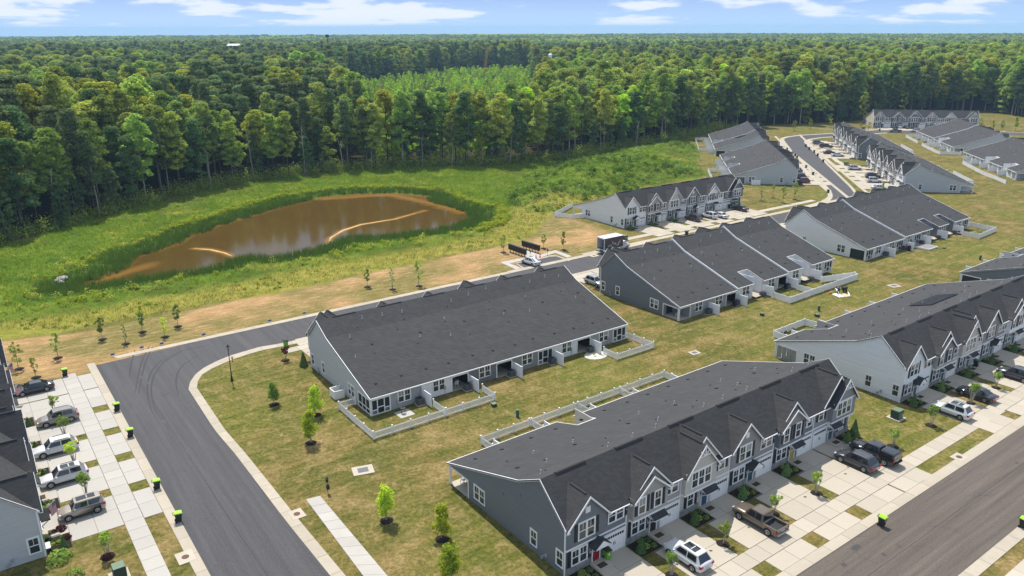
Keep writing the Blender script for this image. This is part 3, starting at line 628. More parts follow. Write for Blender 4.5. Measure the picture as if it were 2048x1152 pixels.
def rear_unit(root, i, c, kind, high=False, dz=0, door='door'):
    """one house back: porch bay + wall with double window"""
    X0 = i*UW; p0, p1 = (X0+.1, X0+2.75) if not high else (X0+UW-2.75, X0+UW-.1)
    s0, s1 = (p1, X0+UW) if not high else (X0, p0); wc = SD(c)
    m = MB(); m.box(s0, s1, D-.14, D, -dz, ZE-.12)                       # rear wall
    m.box(p0, p1, PB, PB+.12, -dz, 3.6)                                  # porch back wall
    sx = p1 if not high else p0; m.box(sx-(.12 if not high else 0), sx+(0 if not high else .12), PB+.12, D-.14, -dz, 3.6 if kind == 'notch' else 2.45)
    if kind == 'notch':
        ox = p0 if not high else p1; z = roofz(PB); m.hexa([(sx-.06, PB, 2.3), (sx+.06, PB, 2.3), (sx+.06, D, 2.3), (sx-.06, D, 2.3), (sx-.06, PB, z-.16), (sx+.06, PB, z-.16), (sx+.06, D, ZE-.16), (sx-.06, D, ZE-.16)])
        m.hexa([(ox-.06, PB, 0), (ox+.06, PB, 0), (ox+.06, D, 0), (ox-.06, D, 0), (ox-.06, PB, z-.16), (ox+.06, PB, z-.16), (ox+.06, D, ZE-.16), (ox-.06, D, ZE-.16)])
        m.box(p0, p1, PB-.02, PB+.1, 3.5, z-.17)
    else: m.box(p0-.1, p1, D-.14, D, 2.12, ZE-.12)
    put('rear_wall', m.mesh('rear_wall', wc), root, (0, 0, dz))
    m = MB(); m.box(p0-.1, p1, PB+.12, D+(.1 if kind != 'notch' else .8), -.05, .06); put('porch_floor', m.mesh('porch_floor', CONC), root, (0, 0, dz))
    m = MB(); m.box(p0+.5, p0+2.0, PB+.12, PB+.16, .1, 2.05); put('sliding_door', m.mesh('sliding_door', GLASS), root, (0, 0, dz))
    add_window(root, 'lowdouble', (p1+2.9) if not high else (p0-1.2), D, .8+dz, rz=PI)
    m = MB(); m.box(s0+(1.0 if not high else 3.5), s0+(1.28 if not high else 3.78), D, D+.14, .7, 1.2); m.box(s0+(1.1 if not high else 3.6), s0+(1.14 if not high else 3.64), D, D+.05, 0, .7); put('meter_box', m.mesh('meter_box', mat('meter_grey', (.3, .31, .32), .5)), root, (0, 0, dz))
    if kind != 'notch':
        m = MB(); 
        for x in (p0-.08, p1-.1): m.box(x, x+.16, D-.02, D+.03, 0, 2.2)
        m.box(p0+.08, p1-.1, D-.02, D+.03, 2.02, 2.2)
        if kind == 'screen':
            w = p1-p0-.18; xa = p0+.08; xs = [xa, xa+w*.3, xa+w*.7, xa+w]
            for x in xs[1:3]: m.box(x-.06, x+.06, D-.02, D+.035, .05, 2.02)
            m.box(xa, xs[1]-.06, D-.02, D+.03, .62, .74); m.box(xs[2]+.06, xs[3], D-.02, D+.03, .62, .74)
            m.box(xs[1]+.06, xs[2]-.06, D-.02, D+.03, .9, 1.02); m.box(xa, xs[3], D-.02, D+.03, .02, .12)
            for a_, b_ in ((xa, xs[1]), (xs[2], xs[3])):
                for k in range(4): xx = a_+(b_-a_)*(k+.7)/4.4; m.box(xx-.012, xx+.012, D-.01, D+.02, .12, .62)
        f = put('porch_frame', m.mesh('porch_frame', WHITE), root, (0, 0, dz))
        if kind == 'screen':
            m = MB(); m.face([(p0, D-.03, .05), (p1, D-.03, .05), (p1, D-.03, 2.1), (p0, D-.03, 2.1)]); put('screen', m.mesh('screen', SCREEN), f, (0, 0, 0))
def side_wall(root, a, c, end, wins=True, porch='screen', dz=0, plain=False):
    """end wall at x=a; end=-1 faces -x, +1 faces +x"""
    prof = [(.0, -dz), (PB, -dz), (PB, 2.15), (D, 2.15), (D, ZE-.16), (KY, ZK-.16), (RY, ZR-.16), (0, ZF-.16)]
    if plain: prof = [(0, -dz), (D, -dz), (D, ZE-.16), (KY, ZK-.16), (RY, ZR-.16), (0, ZF-.16)]
    bm = bmesh.new(); x0, x1 = (a, a+.14) if end < 0 else (a-.14, a)
    f0 = bm.faces.new([bm.verts.new((x0, b, z)) for b, z in prof]); r = bmesh.ops.extrude_face_region(bm, geom=[f0])
    for v in r['geom']:
        if isinstance(v, bmesh.types.BMVert): v.co.x = x1
    bmesh.ops.recalc_face_normals(bm, faces=bm.faces); bmesh.ops.triangulate(bm, faces=[f for f in bm.faces if len(f.verts) > 4])
    me = bpy.data.meshes.new('side_wall'); bm.to_mesh(me); bm.free(); me.materials.append(SD(c)); put('side_wall', me, root, (0, 0, dz))
    xo = a-.0 if end < 0 else a; rz = -PI/2 if end < 0 else PI/2
    # rake trim following the roof edge
    m = MB(); xt0, xt1 = (a-.2, a-.12) if end < 0 else (a+.12, a+.2)
    pts = [(-.3, ZF-.27-.0), (RY, ZR), (KY, ZK), (D+.2, ZE-.07)]
    for (b0, z0), (b1, z1) in zip(pts, pts[1:]): m.hexa([(xt0, b0, z0-.2), (xt1, b0, z0-.2), (xt1, b1, z1-.2), (xt0, b1, z1-.2), (xt0, b0, z0+.02), (xt1, b0, z0+.02), (xt1, b1, z1+.02), (xt0, b1, z1+.02)])
    xc = a-.04 if end < 0 else a+.04; m.box(xc-.04, xc+.04, -.04, .1, 0, ZF-.2); m.box(xc-.04, xc+.04, D-.1, D+.05, 0, ZE-.2)
    put('rake_trim', m.mesh('rake_trim', WHITE), root, (0, 0, dz))
    def W_(kind, b, z): # window whose left side (seen from outside)
        w = {'low': .85, 'lowdouble': 1.75, 'single': .85}[kind]
        if end < 0: add_window(root, kind, a, b+w/2, z+dz, rz)
        else: add_window(root, kind, a, b-w/2, z+dz, rz)
    if wins: W_('low', .75, .75); W_('low', 4.5, .75)
    W_('lowdouble', 13.4, .75)
    m = MB(); m.box(min(xo, xo+end*.12), max(xo, xo+end*.12), 2.5, 2.75, .5, .85); m.box(min(xo, xo+end*.3), max(xo, xo+end*.3), 2.9, 3.1, .2, .5); put('meter_box', m.mesh('meter_box', mat('meter_grey', (.3, .31, .32), .5)), root)
    for b_, z_ in ((6.5, 4.9), (9.2, 3.6)): m = MB(); m.box(min(a, a+end*.06), max(a, a+end*.06), b_, b_+.18, z_, z_+.18); put('vent_cap', m.mesh('vent_cap', SD(c)), root)
    if plain: return
    m = MB(); x0, x1 = (a-.03, a+.04) if end < 0 else (a-.04, a+.03)
    m.box(x0, x1, PB-.02, PB+.12, 0, 2.2); m.box(x0, x1, D-.3, D-.14, 0, 2.2); m.box(x0, x1, PB+.12, D-.3, 2.02, 2.2)
    if porch == 'screen':
        m.box(x0, x1, PB+.12, D-.3, .02, .12); m.box(x0, x1, PB+.12, D-.3, .7, .8)
        for k in (1, 2): b_ = PB+.12+(D-.42-PB)*k/3; m.box(x0, x1, b_-.05, b_+.05, .12, 2.02)
    if porch in ('screen', 'open', 'dark'):
        f = put('porch_frame', m.mesh('porch_frame', WHITE), root, (0, 0, dz))
        if porch != 'open': m = MB(); x = a+.06*(-end); m.face([(x, PB+.05, .05), (x, D-.2, .05), (x, D-.2, 2.1), (x, PB+.05, 2.1)]); put('screen', m.mesh('screen', SCREEN), f)
    elif porch == 'glass':
        f = put('porch_frame', m.mesh('porch_frame', WHITE), root, (0, 0, dz)); m = MB()
        for k in range(4): b_ = PB+.15+(D-.45-PB)*k/4; m.box(a-.02, a+.02, b_+.04, b_+(D-.45-PB)/4-.04, .12, 2.02)
        put('pane', m.mesh('pane', BLIND), f)
def downspout(root, x, y0, ztop):
    m = MB(); m.box(x-.05, x+.05, y0-.12, y0-.02, .1, ztop); m.box(x-.05, x+.05, y0-.35, y0-.02, .05, .14); put('downspout', m.mesh('downspout', WHITE), root)
def roof(root, a0, a1, dz, notches, lo, hi, n, types='ABCABC', mir=True):
    """one level of the main roof from a0 to a1"""
    m = MB(); A0, A1 = a0-lo, a1+hi; yo = -.3; zo = roofz(0)-.3*(ZR-ZF)/RY; segs = []
    for i in range(round(a0/UW), round(a1/UW)):
        t_ = types[i]; e = {'A': 5.02, 'B': 5.15, 'C': 4.82}[t_]; segs.append((i*UW+e, (i+1)*UW) if not (mir and i == n-1) else (i*UW, (i+1)*UW-e))
    for q0, q1 in segs: slab_hex(m, q0, q1, yo, zo, .0, ZF)
    slab_hex(m, A0, A1, 0, ZF, RY, ZR); slab_hex(m, A0, A1, RY, ZR, KY, ZK); slab_hex(m, A0, A1, KY, ZK, PB, roofz(PB))
    cur = A0; zd = ZE-.2*(ZK-ZE)/(D-KY)
    for (n0, n1) in sorted(notches)+[(A1, A1)]:
        if n0 > cur+.01: slab_hex(m, cur, n0, PB, roofz(PB), D+.2, zd)
        cur = max(cur, n1)
    put('roof', m.mesh('roof', SH), root, (0, 0, dz))
    # fascia / gutter on both eaves
    m = MB(); cur = A0
    
    for q0, q1 in segs: m_ = MB(); m_.box(q0, q1, yo-.08, yo, zo-.14, zo-.03); put('gutter', m_.mesh('gutter', WHITE), root, (0, 0, dz))
    for (n0, n1) in sorted(notches)+[(A1, A1)]:
        if n0 > cur+.01: m.box(cur, n0, D+.2, D+.3, zd-.17, zd-.02)
        cur = max(cur, n1)
    for (n0, n1) in notches:
        z = roofz(PB)
        for x in (n0-.08, n1): m.hexa([(x, PB, z-.18), (x+.08, PB, z-.18), (x+.08, D+.2, zd-.18), (x, D+.2, zd-.18), (x, PB, z+.03), (x+.08, PB, z+.03), (x+.08, D+.2, zd+.03), (x, D+.2, zd+.03)])
        m.box(n0, n1, PB, PB+.08, z-.2, z+.02)
    put('gutter', m.mesh('gutter', WHITE), root, (0, 0, dz))
def vents(root, i, dz, seed):
    rd = random.Random(seed)
    def rv(): m = MB(); m.box(-.13, .13, -.02, .02, -3.3, 0); return m
    def pipe(h): m = MB(); m.cyl((0, 0, 0), .05, .05, -.05, h, 8); m.cyl((0, 0, 0), .11, .07, -.03, .08, 8); return m.mesh('vent_pipe', VPIPE)
    def flange(): m = MB(); m.cyl((0, 0, 0), .11, .08, -.05, .09, 8); return m.mesh('roof_flange', RIDGE)
    def bx(): m = MB(); m.hexa([(-.18, -.18, -.05), (.18, -.18, -.05), (.18, .18, -.08), (-.18, .18, -.08), (-.13, -.1, .12), (.13, -.1, .12), (.16, .16, .06), (-.16, .16, .06)]); return m.mesh('roof_vent', RIDGE)
    X = i*UW; j = lambda s: rd.uniform(-s, s)
    for x, b, h in ((1.4, 5.2, .46), (4.3, 7.9, .36), (5.6, 11.6, .36)) if seed % 2 else ((2.2, 5.0, .46), (5.6, 5.3, .46), (3.2, 10.6, .36)):
        xx = X+x+j(.5); bb = b+j(.5); put('vent_pipe', cached(('pipe', h), lambda: pipe(h)), root, (xx, bb, roofz(bb)+dz))
    for x, b in ((2.6, 6.6), (4.6, 8.4), (3.4, 12.2)): bb = b+j(.6); put('roof_flange', cached('flange', flange), root, (X+x+j(.6), bb, roofz(bb)+dz))
    for x, b in ((2.2, 9.8), (1.9, 16.9), (5.4, 16.9)):
        bb = b+j(.15)
        if x == 1.9 and False: continue
        put('roof_vent', cached('bx', bx), root, (X+x+j(.2), bb, roofz(min(bb, D))+dz))
    m = MB(); m.hexa([(X+1.6, RY-.22, ZR-.12), (X+5.2, RY-.22, ZR-.12), (X+5.2, RY+.2, ZR-.1), (X+1.6, RY+.2, ZR-.1), (X+1.6, RY-.1, ZR+.05), (X+5.2, RY-.1, ZR+.05), (X+5.2, RY+.1, ZR+.05), (X+1.6, RY+.1, ZR+.05)])
    put('ridge_vent', m.mesh('ridge_vent', RIDGE), root, (0, 0, dz))
def privacy(root, x, dz=0, L_=2.4):
    def pm():
        m = MB(); m.box(-.03, .03, 0, L_, .05, 1.75); m.box(-.05, .05, 0, L_, 1.7, 1.8); m.box(-.06, .06, L_-.12, L_, 0, 1.88); m.box(-.05, .05, 0, L_, .02, .12)
        return m.mesh('privacy_panel', VINYL)
    put('privacy_panel', cached(('pp', L_), pm), root, (x, D+.01, dz))
def townrow(key, label, walls, types='ABCABC', gab=None, doors=None, porches=None, steps=None, notches=(), front=True, rear=True, ends=('screen', 'screen'), endc=(None, None), endwins=(True, True), mirror_last=True, panels=True, n=6, skipvents=False):
    x, y, w, Lr = FR[key]
    root = thing('townhouse_row', label, 'townhouses', (x, y, 0), w, 'rows of townhouses')
    sx = Lr/(n*UW); root.scale = (sx, 1, 1)
    gab = gab or walls; doors = doors or ['black']*n; porches = porches or ['open']*n; steps = steps or [0]*n
    nn = {i: (i*UW+.1, i*UW+2.75) for i in notches}
    for i in range(n):
        if i in notches: porches = porches[:i]+['notch']+porches[i+1:]
    i = 0
    while i < n:
        j = i
        while j+1 < n and steps[j+1] == steps[i]: j += 1
        dz = steps[i]; roof(root, i*UW, (j+1)*UW, dz, [nn[k] for k in range(i, j+1) if k in nn], .2 if i == 0 else 0, .2 if j == n-1 else 0, n, types, mirror_last)
        if j+1 < n:   # party wall upstand where the roof steps
            hi = max(steps[i], steps[j+1]); lo = min(steps[i], steps[j+1]); X = (j+1)*UW; m = MB(); pts = [(-.3, ZF-.27), (RY, ZR), (KY, ZK), (D+.2, ZE-.07)]
            s = .07 if steps[j+1] > steps[i] else -.07
            for (b0, z0), (b1, z1) in zip(pts, pts[1:]): m.hexa([(X-.07, b0, z0-.7), (X+.07, b0, z0-.7), (X+.07, b1, z1-.7), (X-.07, b1, z1-.7), (X-.07, b0, z0+.05), (X+.07, b0, z0+.05), (X+.07, b1, z1+.05), (X-.07, b1, z1+.05)])
            put('rake_trim', m.mesh('rake_trim', WHITE), root, (0, 0, hi))
        i = j+1
    for i in range(n):
        front_unit(root, i, types[i], walls[i], gab[i], doors[i], steps[i], mirror=(mirror_last and i == n-1), detail=front)
        rear_unit(root, i, walls[i], porches[i], high=(i == n-1), dz=steps[i])
        if not skipvents: vents(root, i, steps[i], hash(key) % 7+i)
        if panels and 0 < i: privacy(root, i*UW, steps[i])
    side_wall(root, 0, endc[0] or walls[0], -1, endwins[0], ends[0], steps[0]); side_wall(root, n*UW, endc[1] or walls[-1], 1, endwins[1], ends[1], steps[-1])
    return root
import zlib
def hash(k): return zlib.crc32(str(k).encode())
townrow('C', 'long near row with blue-grey end wall, red front door and cars on its drives', ['slate', 'taupe', 'beige', 'mid', 'slate', 'mid'], 'ABCABC', ['slate', 'taupe', 'beige', 'mid', 'mid', 'mid'],
        ['red', 'black', 'blue', 'teal', 'yellow', 'steel'], notches=(2,), ends=('open', 'open'))
townrow('A', 'row seen from behind with plain dark roof and picket-fenced back yards at both ends', ['grey', 'white', 'mid', 'slate', 'white', 'grey'], porches=['screen', 'open', 'screen', 'open', 'open', 'screen'], front=False, ends=('screen', 'screen'), endc=('grey', 'light'), mirror_last=True)
townrow('B', 'row seen from behind with two white roof steps and slate-blue end wall', ['light', 'white', 'light', 'white', 'grey', 'grey'], porches=['screen', 'open', 'open', 'screen', 'open', 'open'], front=False, notches=(1, 3), steps=[.55, .55, .28, .28, 0, 0], ends=('screen', 'open'), endc=('light', 'slate'))
townrow('B2', 'row seen from behind with one white roof step and pale end wall', ['light', 'slate', 'slate', 'light', 'light', 'white'], porches=['screen', 'open', 'open', 'screen', 'screen', 'screen'], front=False, notches=(1, 2), steps=[.3, .3, .3, .3, 0, 0], ends=('open', 'dark'), endc=('light', 'white'))
townrow('C2', 'long row at the right edge with white end wall and solar panels on its roof', ['white', 'taupe', 'beige', 'mid', 'white', 'taupe'], 'ABCABC', ['white', 'mid', 'beige', 'mid', 'white', 'taupe'],
        ['steel', 'teal', 'grey', 'steel', 'navy', 'black'], notches=(1,), ends=('glass', 'open'))
townrow('C3', 'row at the right edge of which only the grey back roof shows', ['light']*6, front=False, notches=(2,), ends=('dark', 'open'), endc=('slate', 'slate'))
townrow('E', 'row facing the camera with white end wall, above the box truck', ['white', 'taupe', 'light', 'mid', 'white', 'slate'], 'ABCABC', ['white', 'taupe', 'beige', 'mid', 'white', 'slate'],
        ['teal', 'navy', 'teal', 'navy', 'steel', 'maroon'], ends=('open', 'open'))
townrow('H1', 'row with six front gables along the curving street and light grey near end wall', ['white', 'light', 'light', 'taupe', 'light', 'white'], 'ABCABC', doors=['navy', 'steel', 'black', 'teal', 'navy', 'grey'], ends=('open', 'open'), endc=('light', 'light'))
townrow('H2', 'row with front gables along the curving street and slate-blue near end wall', ['light', 'taupe', 'white', 'grey', 'white', 'slate'], 'ABCABC', doors=['navy', 'steel', 'black', 'teal', 'navy', 'grey'], ends=('open', 'open'), endc=('light', 'slate'))
townrow('G1', 'row left of the curving street with light grey end wall, behind the gabled white-ended row', ['light']*6, 'ABCABC', front=False, steps=[0]*6, ends=('open', 'dark'), notches=(2, 4))
townrow('G2', 'row left of the curving street nearest the forest with dark panels on its roof', ['light']*6, 'ABCABC', front=False, steps=[0, 0, .25, .25, .25, .25], ends=('dark', 'dark'), notches=(2,))
townrow('I', 'farthest row standing before the forest with cream end wall', ['taupe', 'slate', 'slate', 'taupe', 'cream', 'light'], 'ABCABC', ['taupe', 'slate', 'slate', 'taupe', 'cream', 'taupe'], ['navy', 'steel', 'wood', 'white_' and 'grey', 'steel', 'navy'], endc=('cream', 'light'), mirror_last=True)
townrow('J1', 'row in the upper right corner with fenced back yards facing the lawn', ['white']*6, 'ABCABC', front=False, notches=(2,), steps=[0, 0, 0, .3, .3, .3], ends=('open', 'open'), endc=('light', 'white'))
townrow('J2', 'row at the right edge with white fences behind and stepped dark roof', ['white']*6, 'ABCABC', front=False, notches=(1, 3), steps=[0]*6, ends=('open', 'open'), endc=('light', 'white'))
townrow('F', 'row in the lower left corner with light grey end wall and flags by its doors', ['light', 'taupe', 'beige', 'slate', 'taupe', 'light'], 'ABCABC', doors=['teal', 'navy', 'red', 'grey', 'steel', 'navy'], endc=('light', 'light'))
# ------------------------------------------------------------------ frontages: drives, walks, verges
def unit_slab(): m = MB(); m.box(0, 1, 0, 1, -1, 0); return m.mesh('slab', CONC)
def unit_slab2(): m = MB(); m.box(0, 1, 0, 1, -1, 0); return m.mesh('slab', CONC2)
def frontage(key, u0=0, u1=6, last=5, kerb=True, a_ext=(0, 0), walkext=None, kb=(-11.55, -10.5), fresh=False, kx=(16, 16), ky=1.0):
    x, y, w, Lr = FR[key]; k = Lr/(6*UW); me = cached('uslab2' if fresh else 'uslab', unit_slab2 if fresh else unit_slab)
    def base(nm, rects, z=.012):
        m = MB()
        for a0, a1, b0, b1 in rects: m.face([(a0, b0, z), (a1, b0, z), (a1, b1, z), (a0, b1, z)])
        o = struct(nm, m.mesh(nm, JOINT), None, loc=(x, y, 0), rz=w); o.scale = (k, ky, 1); return o
    def add(root, a0, a1, b0, b1, z=.045, g=.018, nm='slab', M=None):
        zz = z+random.uniform(-.003, .003); o = put(nm, M or me, root, (a0+g, b0+g, zz)); o.scale = (a1-a0-2*g, b1-b0-2*g, .04)
    mulch_rects = []
    for i in range(u0, u1):
        a0 = i*UW+(1.5 if i != last else .35); a1 = (i+1)*UW-(.1 if i != last-1 else -.12)
        if i == last: a1 = (i+1)*UW-1.2
        if i == 0: a0 = 1.0
        r = base('driveway', [(a0, a1, -6.9, 0)]); ac = i*UW+(4.45 if i != last else 3.0)
        h0, h1 = (i*UW+2.8, a1) if i != last else (a0, (i+1)*UW-2.8)
        r.data.vertices  # bed is under the slabs only
        rows = [(-2.3, -.02, h0, h1), (-4.6, -2.3, a0, a1), (-6.9, -4.6, a0, a1)]
        for b0, b1, s0, s1 in rows:
            if s0 < ac-.5: add(r, s0, ac, b0, b1)
            add(r, max(ac, s0), s1, b0, b1)
        mulch_rects.append((i*UW+.1 if i != last else (i+1)*UW-2.75, i*UW+2.75 if i != last else (i+1)*UW-.1))
    e0, e1 = a_ext
    s0, s1 = (u0*UW+1.0 if u0 == 0 else u0*UW)-e0, u1*UW-1.2+e1 if u1 == 6 else u1*UW
    r = base('sidewalk', [(s0, s1, -8.7, -6.92)]); nst = round((s1-s0)/1.85)
    for q in range(nst): add(r, s0+(s1-s0)*q/nst, s0+(s1-s0)*(q+1)/nst, -8.7, -6.92)
    ap = []
    for i in range(u0, u1):
        a0 = i*UW+(1.2 if i != last else .2) if i else 1.0; a1 = (i+1)*UW-(.7 if i != last-1 else 0)
        if i == last: a1 = (i+1)*UW-1.6
        ap.append((a0, a1))
    r = base('driveway_apron', [(a0, a1, -10.5, -8.72) for a0, a1 in ap])
    for a0, a1 in ap: mid = (a0+a1)/2; add(r, a0, mid, -10.5, -8.72); add(r, mid, a1, -10.5, -8.72)
    if kerb:
        q0, q1 = -kx[0]-e0 if u0 == 0 else u0*UW, 6*UW+(kx[1]+e1 if u1 == 6 else 0)
        km = cached('uk', lambda: (lambda m: (m.box(0, 1, 0, 1, -1, 0), m.mesh('kerb_piece', KERB))[1])(MB()))
        r = base('kerb', [(q0, q1, kb[0], kb[1])], .03); nst = round((q1-q0)/3)
        for q in range(nst): add(r, q0+(q1-q0)*q/nst, q0+(q1-q0)*(q+1)/nst, kb[0], kb[1], .06, .015, 'kerb_piece', km)
    m = MB()
    for a0, a1 in mulch_rects: m.box(a0, a1, -2.2, -.05, 0, .035)
    o = struct('mulch_bed', m.mesh('mulch_bed', MULCH), None, loc=(x, y, 0), rz=w); o.scale = (k, 1, 1)
    # iron cover in each drive
    for i in range(u0, u1):
        m = cached('cover', lambda: (lambda m: (m.cyl((0, 0, 0), .14, .14, 0, .01, 10), m.mesh('iron_cover', mat('iron', (.05, .035, .03), .7)))[1])(MB()))
        o = struct('iron_cover', m, None, loc=LW(key, (i*UW+5.8)*k, -5.4, .052)); o.scale = (1.2, .8, 1)
frontage('C', a_ext=(4, 22), ky=1.065); frontage('C2', a_ext=(0, 8), ky=1.065); frontage('F', a_ext=(22, 1), fresh=True, kx=(16, 1.2))
frontage('E', a_ext=(8, 24), kb=(-12.6, -11.0)); frontage('H1', a_ext=(8, 6)); frontage('H2', a_ext=(0, 8)); frontage('G1', a_ext=(10, 8)); frontage('G2', a_ext=(0, 4))
frontage('I', a_ext=(10, 10)); frontage('A', a_ext=(0, 2), kx=(8, -4)); frontage('B', a_ext=(0, 2), kx=(8, 6)); frontage('B2', u0=4, a_ext=(0, 2))
# ================================================================== POND
def pond():
    M = bpy.data.materials.new('muddy_water'); M.use_nodes = True; nt = M.node_tree; N = nt.nodes; L = nt.links; bs = N['Principled BSDF']
    bs.inputs['Roughness'].default_value = .09; bs.inputs['IOR'].default_value = 1.33; bs.inputs['Specular IOR Level'].default_value = .16
    a = N.new('ShaderNodeAttribute'); a.attribute_name = 'shallow'; tc = N.new('ShaderNodeTexCoord'); nz = N.new('ShaderNodeTexNoise'); nz.inputs['Scale'].default_value = .12; nz.inputs['Detail'].default_value = 5; L.new(tc.outputs['Object'], nz.inputs['Vector'])
    m1 = N.new('ShaderNodeMixRGB'); L.new(nz.outputs[0], m1.inputs[0]); m1.inputs[1].default_value = (.056, .034, .007, 1); m1.inputs[2].default_value = (.088, .053, .011, 1)
    m2 = N.new('ShaderNodeMixRGB'); L.new(a.outputs['Fac'], m2.inputs[0]); L.new(m1.outputs[0], m2.inputs[1]); m2.inputs[2].default_value = (.24, .125, .028, 1); L.new(m2.outputs[0], bs.inputs['Base Color'])
    b = N.new('ShaderNodeBump'); b.inputs['Strength'].default_value = .10; b.inputs['Distance'].default_value = .05; n2 = N.new('ShaderNodeTexNoise'); n2.inputs['Scale'].default_value = 1.6; n2.inputs['Detail'].default_value = 5; L.new(tc.outputs['Object'], n2.inputs['Vector'])
    L.new(n2.outputs[0], b.inputs['Height']); L.new(b.outputs[0], bs.inputs['Normal'])
    P = np.array(POND); x0, y0 = P.min(0)-3; x1, y1 = P.max(0)+3; st = .7
    xs = np.arange(x0, x1, st); ys = np.arange(y0, y1, st); X, Y = np.meshgrid(xs, ys, indexing='ij'); Q = np.stack([X.ravel(), Y.ravel()], 1)
    d = sdf(Q, POND); ins = d > -1.4
    bars = [[G(*p, -.5) for p in [(655, 488), (662, 475), (685, 461), (722, 449), (790, 438), (850, 421)]], [G(*p, -.5) for p in [(388, 497), (420, 499), (450, 506), (470, 515)]]]
    sh = np.clip(1-(d+.3)/1.6, 0, 1)*.5
    n = fbm(Q, 3, 5)
    for k, bpl in enumerate(bars): db = seg_dist(Q, bpl, False); sh = np.maximum(sh, np.clip(1.1-db/(.8+.9*n), 0, 1))
    dl = seg_dist(Q, [G(*p, -.5) for p in [(650, 397), (780, 389), (870, 408), (930, 424)]], False); sh = np.maximum(sh, np.clip(1.1-dl/(4*n+1), 0, 1)*.8)
    dl = seg_dist(Q, [G(*p, -.5) for p in [(150, 577), (250, 545), (300, 530)]], False); sh = np.maximum(sh, np.clip(1.1-dl/(3*n+1), 0, 1)*.6)
    idx = np.arange(len(Q)).reshape(len(xs), len(ys)); F = np.stack([idx[:-1, :-1], idx[1:, :-1], idx[1:, 1:], idx[:-1, 1:]], -1).reshape(-1, 4)
    F = F[ins[F].all(1)]; used = np.unique(F); mp = np.full(len(Q), -1); mp[used] = np.arange(len(used)); V = np.zeros((len(used), 3)); V[:, :2] = Q[used]; V[:, 2] = -.5
    me = bpy.data.meshes.new('pond'); me.from_pydata(V.tolist(), [], mp[F].tolist()); at = me.attributes.new('shallow', 'FLOAT', 'POINT'); at.data.foreach_set('value', sh[used].astype(np.float32)); me.materials.append(M)
    struct('pond', me)
    # silt bars just breaking the surface
    silt = mat('wet_silt', (.58, .36, .15), .8, .3, 2)
    for bpl, w in zip(bars, (.5, .55)):
        m = MB(); pts = []
        for i in range(len(bpl)-1):
            for q in range(6): t = q/6; pts.append((bpl[i][0]*(1-t)+bpl[i+1][0]*t, bpl[i][1]*(1-t)+bpl[i+1][1]*t))
        prev = None
        for i in range(len(pts)-1):
            (xa, ya), (xb, yb) = pts[i], pts[i+1]; l = math.hypot(xb-xa, yb-ya); nx, ny = -(yb-ya)/l, (xb-xa)/l; wi = w*random.uniform(.4, 1.1)*math.sin(PI*(i+1)/len(pts))+.08
            cur = ((xa-nx*wi, ya-ny*wi, -.53), (xa, ya, -.465), (xa+nx*wi, ya+ny*wi, -.53))
            if prev: m.face([prev[0], cur[0], cur[1], prev[1]]); m.face([prev[1], cur[1], cur[2], prev[2]])
            prev = cur
        struct('silt_bar', m.mesh('silt_bar', silt))
pond()
# ================================================================== VEGETATION
def leafmat(name, c1, c2, hue=.02, val=.25, trans=.45):
    M = bpy.data.materials.new(name); M.use_nodes = True; nt = M.node_tree; N = nt.nodes; L = nt.links; N.clear()
    out = N.new('ShaderNodeOutputMaterial'); df = N.new('ShaderNodeBsdfDiffuse'); tr = N.new('ShaderNodeBsdfTranslucent'); mx = N.new('ShaderNodeMixShader'); mx.inputs[0].default_value = trans
    tc = N.new('ShaderNodeTexCoord'); nz = N.new('ShaderNodeTexNoise'); nz.inputs['Scale'].default_value = .45; nz.inputs['Detail'].default_value = 4; L.new(tc.outputs['Object'], nz.inputs['Vector'])
    g = N.new('ShaderNodeNewGeometry'); ad = N.new('ShaderNodeMath'); ad.operation = 'MULTIPLY_ADD'; L.new(g.outputs['Random Per Island'], ad.inputs[0]); ad.inputs[1].default_value = .55; sb = N.new('ShaderNodeMath'); sb.operation = 'MULTIPLY'; L.new(nz.outputs[0], sb.inputs[0]); sb.inputs[1].default_value = .5; L.new(sb.outputs[0], ad.inputs[2])
    cm = N.new('ShaderNodeMixRGB'); L.new(ad.outputs[0], cm.inputs[0]); cm.inputs[1].default_value = (*c1, 1); cm.inputs[2].default_value = (*c2, 1)
    oi = N.new('ShaderNodeObjectInfo'); h = N.new('ShaderNodeHueSaturation'); L.new(cm.outputs[0], h.inputs['Color'])
    m1 = N.new('ShaderNodeMapRange'); L.new(oi.outputs['Random'], m1.inputs[0]); m1.inputs[3].default_value = .5-hue; m1.inputs[4].default_value = .5+hue; L.new(m1.outputs[0], h.inputs['Hue'])
    w = N.new('ShaderNodeTexWhiteNoise'); w.noise_dimensions = '1D'; L.new(oi.outputs['Random'], w.inputs['W']); m2 = N.new('ShaderNodeMapRange'); L.new(w.outputs['Value'], m2.inputs[0]); m2.inputs[3].default_value = 1-val; m2.inputs[4].default_value = 1+val; L.new(m2.outputs[0], h.inputs['Value'])
    L.new(h.outputs[0], df.inputs[0]); L.new(h.outputs[0], tr.inputs[0]); L.new(df.outputs[0], mx.inputs[1]); L.new(tr.outputs[0], mx.inputs[2]); L.new(mx.outputs[0], out.inputs[0])
    return M
